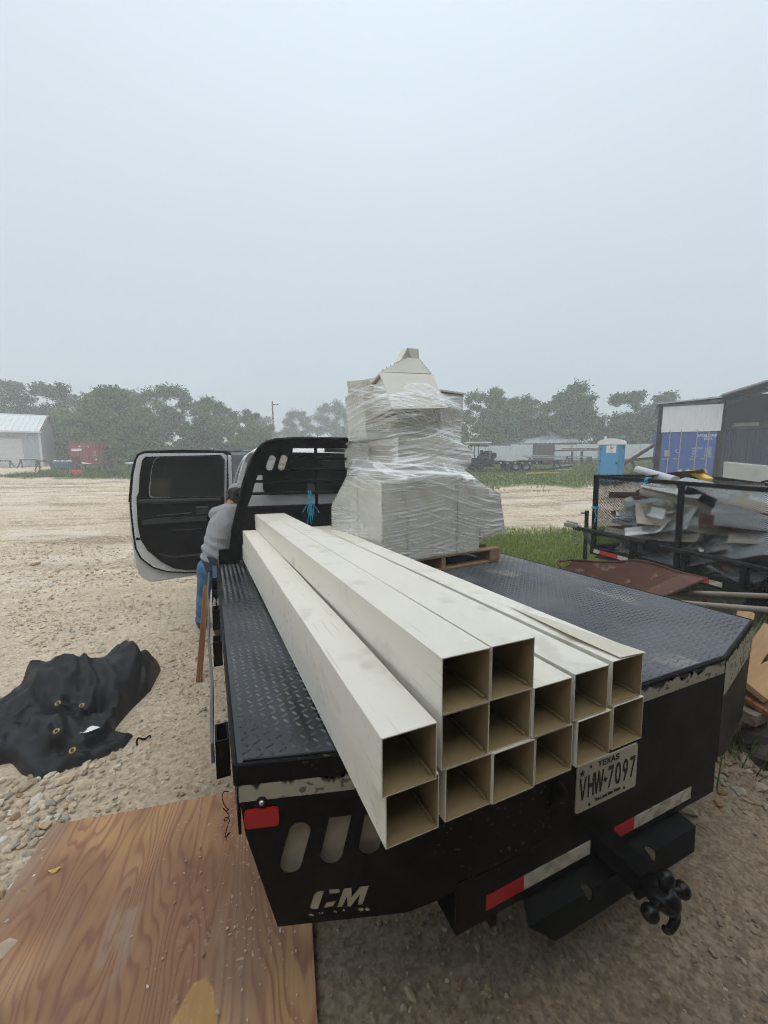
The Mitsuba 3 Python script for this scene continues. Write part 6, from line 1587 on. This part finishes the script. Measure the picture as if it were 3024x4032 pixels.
put_parts(mc, gxx - 1.3, gyy, ga, [('chassis', cat([bx(-.9, 1.05, -.55, .55, .12, .55, .04)]), 'black_paint'), ('engine_cover', cat([bx(.15, 1.25, -.45, .45, .56, .95, .06), bx(.45, .9, -.4, .4, .955, 1.1, .03)]), 'black_plastic'), ('seat', cat([bx(-.1, .2, -.25, .25, .56, .72, .03), bx(.12, .24, -.25, .25, .725, 1.15, .03)]), 'black_rubber'),
                                   ('mast', cat([rod([[-.72, s, .3], [-.72, s, 1.55]], .035, 8) for s in (-.35, .35)]), 'black_paint', 40), ('roll_bar', rod([[-.2, -.5, .5], [-.2, -.5, 1.55], [-.2, .5, 1.55], [-.2, .5, .5]], .03, 8), 'black_paint', 40), ('canopy', bx(-1.0, .75, -.62, .62, 1.66, 1.75, .02), 'white_matte'),
                                   ('canopy_post', cat([rod([[x, s, .5], [x, s, 1.66]], .025, 6) for x in (-.9, .68) for s in (-.55, .55)]), 'tan_steel', 40), ('steering_wheel', rod([[-.42 + .14 * math.cos(a) * .5, .16 * math.sin(a), 1.02 + .14 * math.cos(a)] for a in np.linspace(0, 2 * np.pi, 17)[:-1]], .014, 6, True), 'black_rubber', 40), ('lever', rod([[-.35, -.2, .55], [-.42, -.22, 1.0]], .015, 6), 'black_paint', 40)], mz - .25)
for lx_ in (-.6, .7):
    for ly in (-.55, .55):
        part(mc, 'wheel', W(revolve([(.08, -.11), (.26, -.11), (.28, 0), (.26, .11), (.08, .11)], [lx_, ly, .28], 'y', 20), gxx - 1.3, gyy, ga, mz - .28), 'black_rubber', 40, frame='W')
wp = thing('white_door_panel', 'white panel with a small window hole leaning upright on the flat trailer', 'panel')
pp_ = Polygon([(-.38, 0), (.40, 0), (.40, 1.0), (.15, 1.02)]).difference(rrect(.10, .30, .62, .88, .05))
put_parts(wp, gxx + .95, gyy - .6, ga, [('face', prism(pp_, [0, 0, 0], X, Zv, .04, Y), 'white_matte'), ('edge', bx(.402, .44, 0, .35, 0, 1.0), 'white_wall')], .76)
gp_ = thing('goose_panel', 'low white slatted rail behind the machine on the flat trailer', 'rail')
put_parts(gp_, gxx + .2, gyy + .3, ga, [('slat', bx(-.4, .25, 0, .03, z, z + .07), 'white_wall') for z in (.1, .22, .34)] + [('upright', cat([bx(-.4, -.35, .031, .06, 0, .45)]), 'white_wall'), ('upright', bx(.20, .25, .031, .06, 0, .45), 'white_wall')], .74)

# heaps of pipe and steel
rng = np.random.default_rng(8)
GP = 'long pipes stacked in front of the fence'
for i in range(9):
    x0 = 14.2 + rng.uniform(-.8, .8); L = rng.uniform(2.0, 3.8)
    y0 = 36.4 + rng.uniform(-.5, .5); z0 = .18 + .10 * (i // 3)
    single('pipe', ['rusty pipe at the bottom of the pile by the fence', 'grey pipe in the middle of the pile by the fence', 'dark pipe on top of the pile by the fence'][i // 3] + [', sloping towards the yard', ', lying straight', ', sloping towards the fence'][i % 3], 'pipe', W(rod([[0, 0, z0], [L, .3 * (i % 3 - 1), z0 + rng.uniform(-.04, .04)]], .07, 8), x0, y0), ['rust', 'grey_steel', 'dark_wood'][i // 3], 40, frame='W', group=GP)
lp2 = [('long thin pipe reaching from the flat trailer towards the pile, upper one', 11.6, 33.4, 6.2, .98), ('long pale pipe reaching from the flat trailer towards the pile, lower one', 11.9, 33.2, 4.2, .86)]
for lab, x0, y0, L, z0 in lp2: single('long_pipe', lab, 'pipe', W(rod([[0, 0, z0], [L, 1.0, z0 - .06]], .045, 8), x0, y0), 'grey_steel', 40, frame='W')
for x0 in (12.0, 15.4): single('pipe_stand', f'low dark trestle holding the long pipes, {"left" if x0 < 13 else "right"} one', 'trestle', W(cat([beam((-.3, 0, 0), (0, 0, .80), .07, .07, (0, 1, 0)), beam((.3, 0, 0), (0, 0, .80), .07, .07, (0, 1, 0)), bx(-.35, .35, -.04, .04, .80, .86)]), x0 + .3, 33.5 + (x0 - 12) * .16), 'dark_wood', frame='W')
rt_t = thing('steel_rack', 'rack with long rusty beams laid across it in front of the fence', 'rack')
put_parts(rt_t, 18.6, 37.2, 0, [('beam', beam((-3.2, 0, 1.22), (3.0, .1, 1.30), .3, .10), 'rust'), ('beam', beam((-1.8, .4, 1.40), (3.0, .4, 1.40), .3, .10), 'red_steel'), ('leg', bx(-1.05, -.9, 0, .15, 0, 1.16), 'dark_wood'), ('leg', bx(-.15, .0, 0, .2, 0, 1.18), 'dark_wood'), ('leg', bx(2.4, 2.55, 0, .2, 0, 1.2), 'dark_wood'), ('shelf', bx(-1.05, 2.6, .25, .9, .45, .5), 'dark_wood'), ('pin', bx(-.95, -.90, .3, .35, 1.46, 1.75), 'dark_wood')])
stump = thing('tree_stump', 'short dark stump under the steel rack', 'stump')
v, f = revolve([(.001, .75), (.22, .72), (.25, .4), (.3, 0)], n=14); v = v + .05 * (meshkit.noise(v * 6, 2)[:, None] - .5); put(stump, W((v, f), 18.9, 36.6), 'dark_wood', True)
db = thing('bent_steel', 'dark bent steel pieces lying in a heap on the grass', 'scrap')
put_parts(db, 13.0, 29.4, 0, [('bar', beam((-1.2, 0, .05), (1.1, .3, .32), .10, .10), 'black_paint'), ('bar', beam((-.5, .1, .10), (-.1, .3, .75), .08, .08, (0, 1, 0)), 'black_paint'), ('bar', beam((.25, .1, .10), (-.1, .3, .75), .08, .08, (0, 1, 0)), 'black_paint'), ('white_scrap', bx(-.25, .9, -.35, -.2, .03, .09), 'white_wall'), ('bar', beam((-.1, .2, .30), (1.2, .5, .42), .10, .12), 'grey_steel')])
single('yellow_bar', 'long yellow painted bar lying on the grass in mid-yard', 'bar', W(cat([beam((-1.0, -.5, .10), (1.15, .2, .10), .18, .06), beam((-1.35, -.60, .08), (-.98, -.5, .08), .34, .07)]), 10.9, 26.9), 'yellow_paint', frame='W')

# left side of the yard: trestles, tub, table, bench
GT = 'dark saw-horses in front of the garage'
def trestle(lab, x, y, rz, w, h):
    k = thing('saw_horse', lab, 'saw-horse', GT)
    put_parts(k, x, y, rz, [('top_beam', bx(-w / 2, w / 2, -.05, .05, h - .10, h), 'dark_wood')] + [('leg', beam((sx * (w / 2 - .12), 0, h - .1), (sx * (w / 2 + .05), sy * .28, 0), .07, .07, (0, 1, 0)), 'dark_wood') for sx in (-1, 1) for sy in (-1, 1)])
trestle('low saw-horse at the far left edge in front of the roll-up door', -34.2, 35.7, .05, 1.35, .66)
trestle('saw-horse before the right end of the roll-up door', -31.6, 35.3, .05, 1.5, .78)
trestle('biggest, nearest saw-horse, right of the garage corner', -27.6, 32.3, .1, 1.15, .85)
tub = thing('skip_tub', 'blue skip tub heaped with pale scrap by the red container', 'tub')
tx_, ty_ = -27.5, 34.0
put_parts(tub, tx_, ty_, .05, [('body', frustum((-.68, .68, -.5, .5), (-.78, .78, -.6, .6), .06, .62), 'tub_blue'), ('rim', cat([bx(-.82, .82, -.64, -.58, .58, .66), bx(-.82, .82, .58, .64, .58, .66)]), 'tub_blue'), ('skid', bx(-.7, .7, -.45, .45, 0, .06), 'black_paint')])
principled('tub_blue', (.06, .12, .22), .6)
for i in range(7):
    a = -.6 + .2 * i; single('pale_scrap', ['crumpled pale scrap at the left end of the blue tub', 'crumpled pale scrap left of the middle of the blue tub', 'crumpled pale scrap just left of centre in the blue tub', 'crumpled pale scrap in the centre of the blue tub', 'crumpled pale scrap just right of centre in the blue tub', 'crumpled pale scrap right of the middle of the blue tub', 'crumpled pale scrap at the right end of the blue tub'][i], 'scrap', W(mv((IV * np.array([.20, .13, .09]) * rng.uniform(.7, 1.2, (12, 1)), IF), (a, rng.uniform(-.4, .4), .70)), tx_, ty_, .05), 'white_wall', frame='W', group='pale scrap in the blue tub')
tab = thing('work_table', 'low table with bent white sheets in front of the red container', 'table')
put_parts(tab, -24.0, 32.6, .05, [('table_top', bx(-.85, .85, -.4, .4, .50, .56), 'dark_wood')] + [('leg', bx(sx * .78 - .05, sx * .78 + .05, sy * .34 - .04, sy * .34 + .04, 0, .499), 'dark_wood') for sx in (-1, 1) for sy in (-1, 1)])
single('bent_sheet', 'bent white metal sheet lying on the low table', 'metal sheet', W(mv(sheet((0, 0, 0), 1.6, .6, 0, .03, 0, .2, 3), (-.15, -.1, .63)), -24.0, 32.6, .05), 'white_wall', 40, frame='W')
single('bent_sheet', 'white offcut hanging off the left end of the low table', 'metal sheet', W(mv(sheet((0, 0, 0), .7, .3, .3, .35, 0, .1, 5), (-.9, -.35, .58)), -24.0, 32.6, .05), 'white_wall', 40, frame='W')
ob = thing('orange_bucket', 'bright orange tub on the grass at the left', 'bucket')
put(ob, W(revolve([(.001, .02), (.20, .02), (.26, .38), (.29, .40), (.27, .42), (.24, .39), (.19, .06), (.001, .06)], n=24), -21.6, 27.8), 'orange_plastic', 40)
po = thing('rusty_post', 'short rusty post standing behind the orange tub', 'post')
put(po, W(cat([bx(-.06, .06, -.06, .06, 0, 1.1), bx(-.32, .32, -.05, .05, .75, 1.35), bx(-.2, .2, -.2, .2, 0, .05)]), -22.6, 29.2), 'rust')
single('flat_sheet', 'flat dark sheet lying on the sand in front of the saw-horses', 'sheet', W(mv(sheet((0, 0, 0), 3.0, 1.4, .05, 0, 0, .02, 2), (0, 0, .05)), -24.0, 27.8), 'grey_plastic', 40, frame='W')
hp = thing('dark_heap', 'crumpled dark plastic heap on the grass left of the truck door', 'heap')
v, f = VF(trimesh.creation.icosphere(3)); v = v * [.55, .45, .34] * (1 + .5 * (meshkit.fbm(v * 2.2, 3, 3)[:, None] - .5)); v[:, 2] = np.maximum(v[:, 2], -.02); put(hp, W((v, f), -19.2, 28.0), 'black_rubber', 40)
bn = thing('wooden_bench', 'dark wooden bench under the trees beside the truck door', 'bench')
put_parts(bn, -22.3, 33.6, 0, [('top', bx(-1.0, 1.0, -.3, .3, .70, .78), 'dark_wood'), ('leg', bx(-.9, -.75, -.25, .25, 0, .70), 'dark_wood'), ('leg', bx(.75, .9, -.25, .25, 0, .70), 'dark_wood')])
single('red_boat_toy', 'bright red plastic object on the ground beside the bench', 'plastic object', W(mv(smoothed(hullchain([((-.5, 0, 0), .06), ((0, 0, -.03), .16), ((.6, 0, 0), .06)]), .06, 3), (0, 0, .62)), -19.9, 32.8), 'red_lens', True, frame='W')
single('white_boat_toy', 'white plastic object lying left of the red one', 'plastic object', W(mv(smoothed(hullchain([((-.45, 0, 0), .05), ((0, 0, 0), .10), ((.4, 0, .08), .05)]), .06, 3), (0, 0, .62)), -20.8, 32.6), 'white_matte', True, frame='W')
single('stone_block', 'dark block under the red and white plastic objects', 'block', W(mv((IV * [.9, .5, .45] * .9, IF), (0, 0, .2)), -20.3, 33.0), 'block_dark', frame='W')

# dark vehicle on the far side of the cab
van = thing('dark_suv', 'dark grey passenger vehicle parked beyond the open door', 'car')
vx, vy, va = -4.75, 13.6, math.radians(-14)
def body_loft(secs):                          # (x, [(half width, z) ...]) rings along x
    V = []; n = len(secs[0][1])
    for x, pr in secs: V += [[x, -w, z] for w, z in pr] + [[x, w, z] for w, z in pr[::-1]]
    m = 2 * n; F = []
    for i in range(len(secs) - 1):
        for j in range(m): F.append([i * m + j, i * m + (j + 1) % m, (i + 1) * m + (j + 1) % m, (i + 1) * m + j])
    V = np.array(V); F = np.array(F); F3 = np.vstack([F[:, [0, 1, 2]], F[:, [0, 2, 3]]])
    c0, c1 = [[0, j + 1, j] for j in range(1, m - 1)], [[(len(secs) - 1) * m, (len(secs) - 1) * m + j, (len(secs) - 1) * m + j + 1] for j in range(1, m - 1)]
    return V, np.vstack([F3, c0, c1])
def sec(w, zb_, zm, zt__, wt): return [(w * .92, zb_), (w, zb_ + .2), (w, zm), (wt + .03, zt__ - .16), (wt, zt__ - .05), (wt - .12, zt__)]
vb = body_loft([(-2.4, sec(.86, .45, 1.0, 1.30, .70)), (-2.2, sec(.95, .35, 1.18, 1.9, .72)), (-1.9, sec(.98, .32, 1.2, 2.08, .74)), (-.6, sec(.98, .32, 1.2, 2.16, .76)), (.6, sec(.98, .32, 1.2, 2.10, .74)), (1.15, sec(.98, .32, 1.18, 1.72, .74)), (1.6, sec(.98, .32, 1.12, 1.32, .84)), (2.5, sec(.95, .35, .98, 1.20, .80)), (2.7, sec(.85, .45, .8, .95, .72))])
put_parts(van, vx, vy, va, [('body', vb, 'suv_paint', 35), ('side_window', cat([bx(-1.85, -.95, s * .905 - .02, s * .905 + .02, 1.32, 1.86, .01) for s in (-1, 1)] + [bx(-.88, .0, s * .905 - .02, s * .905 + .02, 1.32, 1.88, .01) for s in (-1, 1)]), 'dark_glass'), ('roof_rail', cat([rod([[-1.8, s * .66, 2.16], [-1.6, s * .66, 2.21], [.3, s * .66, 2.21], [.5, s * .66, 2.14]], .02, 6) for s in (-1, 1)]), 'grey_plastic', 40)])
principled('suv_paint', (.035, .036, .042), .3, clearcoat=.5)
for lx_ in (-1.55, 1.65):
    for ly in (-.88, .88): small_wheel(van, vx, vy, va, lx_, ly, .38, .24)

# utility pole
up = thing('utility_pole', 'thin wooden utility pole standing in the fog between the trees', 'pole')
put_parts(up, -18.6, 67.5, 0, [('pole', rod([[0, 0, -.3], [0, 0, 8.9]], [.17, .11], 10), 'dark_wood', 40), ('crossarm', bx(.1, 1.0, -.06, .06, 8.35, 8.47), 'dark_wood')])
# ------------------------------------------------------------------ trees round the yard
def tree(lab, x, y, H, Wd, seed, tone, base=.15, dens=1.0, leaf=.18, group=None):
    r = np.random.default_rng(seed)
    k = thing('tree', lab, 'tree', group)
    z0 = float(gz(x, y)) - .1
    tips, segs = [], []
    def limb(p, d, L, rad, lvl):
        n = 5; pts = [p]
        for i in range(n):
            d = d + r.normal(0, .16, 3) + [0, 0, .04]; d /= np.linalg.norm(d); pts.append(pts[-1] + d * L / n)
        segs.append(rod(pts, np.linspace(rad, rad * .55, n + 1), 6))
        if lvl >= 2: tips.append(pts[-1]); tips.append(pts[-3]); return
        for q in range(4 if lvl == 0 else 3):
            a = r.uniform(0, 2 * np.pi); e = r.uniform(.25, .95)
            dd = np.array([math.cos(a) * math.cos(e), math.sin(a) * math.cos(e), math.sin(e)])
            limb(pts[-1 - (q % 3)], dd, L * r.uniform(.6, .85), rad * .5, lvl + 1)
    limb(np.array([x, y, z0]), np.array([r.normal(0, .08), r.normal(0, .08), 1.0]), H * .34, H * .022, 0)
    part(k, 'trunk', cat(segs), 'bark', 40, frame='W')
    # crown: leaves in many uneven clumps
    nc = int(76 * dens)
    th = r.uniform(0, 2 * np.pi, nc); hh = base + (1 - base) * r.uniform(0, 1, nc) ** 1.15
    prof = np.sin(np.clip((hh - base) / (1 - base), 0, 1) ** .72 * np.pi * .84 + .40) ** .60
    rr = np.sqrt(r.uniform(.06, 1, nc)) * prof * Wd / 2
    C = np.c_[x + np.cos(th) * rr, y + np.sin(th) * rr, z0 + hh * H * .93]
    tp = np.array(tips); tp = tp[tp[:, 2] > z0 + base * H]
    C = np.vstack([C, tp]) if len(tp) else C
    S = r.uniform(.04, .115, len(C)) * H
    V, N = [], []
    for c, s in zip(C, S):
        n = int(560 * dens * (s / (.1 * H)) ** 2)
        u = r.normal(0, 1, (n, 3)); u /= np.linalg.norm(u, axis=1, keepdims=True)
        q = u * np.minimum(np.abs(r.normal(0, .62, (n, 1))) + .05, r.uniform(.8, 1.45, (n, 1))) * s * np.array([1.15, 1.15, .78])
        V.append(c + q); N.append(np.full(n, r.uniform(.66, 1.3)))
    # a few loose sprays breaking the outline
    V, N = np.vstack(V), np.concatenate(N)
    n = len(V); sz = leaf * r.uniform(.6, 1.3, (n, 1))
    a = r.normal(0, 1, (n, 3)); a /= np.linalg.norm(a, axis=1, keepdims=True); b = np.cross(a, r.normal(0, 1, (n, 3))); b /= np.linalg.norm(b, axis=1, keepdims=True)
    q = np.stack([V - a * sz, V + b * sz * .45, V + a * sz, V - b * sz * .45], 1)
    f = (np.array([[0, 1, 2], [0, 2, 3]])[None] + (np.arange(n) * 4)[:, None, None]).reshape(-1, 3)
    col = np.clip(np.asarray(tone)[None] * N[:, None] * r.uniform(.92, 1.08, (n, 1)) * np.c_[r.uniform(.9, 1.15, n), np.ones(n), r.uniform(.85, 1.1, n)], .004, .4)
    part(k, 'crown', (q.reshape(-1, 3), f), 'leaf', frame='W', color=np.repeat(col, 4, 0))


principled('bark', (.07, .058, .048), .95)
GREEN, DULL, LIGHT = (.085, .158, .042), (.070, .126, .038), (.105, .19, .048)
TR = [('tall dull green tree at the far left edge behind the garage', -49.5, 53, 10.6, 11, DULL, .08), ('broad tree rising behind the roof of the garage', -41.5, 50, 9.7, 12.5, DULL, .05), ('leafy bright green tree overhanging the red container', -29.5, 43.5, 8.3, 9.5, LIGHT, .06),
      ('tall tree standing right of the red container, second row', -27.6, 51, 9.6, 9.5, GREEN, .06), ('rounded tree just left of the open truck door top', -23.0, 54, 8.2, 8.0, GREEN, .05), ('low round tree above the truck door, left of the pole', -19.6, 58, 7.0, 7.5, GREEN, .04),
      ('thin hazy tree just behind the utility pole', -14.6, 68, 7.1, 6.5, DULL, .05), ('hazy broad tree between the pole and the wrapped boxes', -8.6, 70, 8.7, 9.5, DULL, .05), ('large tree right of the wrapped boxes with a ragged top', 14.0, 55, 9.7, 9.5, GREEN, .06),
      ('dark spreading tree in the middle of the right-hand group', 20.0, 58, 8.9, 9.0, DULL, .05), ('tallest tree of the right-hand group', 24.6, 54, 9.9, 10.0, GREEN, .05), ('wide tree at the right end of the group, next to the shelter', 31.0, 51, 8.4, 9.5, DULL, .06),
      ('pale tree lost in fog above the leafy left-hand trees', -60.0, 84, 12.0, 9, DULL, .05), ('faint rounded tree far off in fog left of the pole', -27.5, 90, 9.4, 9, DULL, .04), ('bushy low tree behind the bench at the left', -25.5, 41, 4.6, 6.5, GREEN, .0), ('dark undergrowth tree behind the low trestles', -35.5, 46, 6.0, 8.5, DULL, .0),
      ('low bush right of the dark vehicle, beyond the cab', -16.5, 50, 4.4, 7, GREEN, .0), ('low shrubby tree between fog and wrapped boxes', -3.0, 66, 5.0, 8.0, DULL, .0), ('broad dark tree behind the long shed roof', 27.6, 60, 9.2, 10, DULL, .03), ('low bushy tree left of the long shed', 9.0, 60, 6.0, 8, DULL, .02),
      ('medium tree closing the gap between the two leafy left-hand trees', -33.5, 52, 9.0, 9, DULL, .04), ('half-hidden tree behind the white panel of the shelter', 36.5, 52, 8.3, 8, DULL, .05), ('bushy tree low behind the truck door window', -21.0, 47, 5.4, 7.5, DULL, .0)]
for i, (lab, x, y, H, Wd, tone, base) in enumerate(TR):
    if 'hazy' in lab or 'between fog' in lab: x, y, H, Wd = x * 1.4, y * 1.4, H * 1.55, Wd * 1.6
    tree(lab, x, y, H, Wd, 100 + i, tone, base)
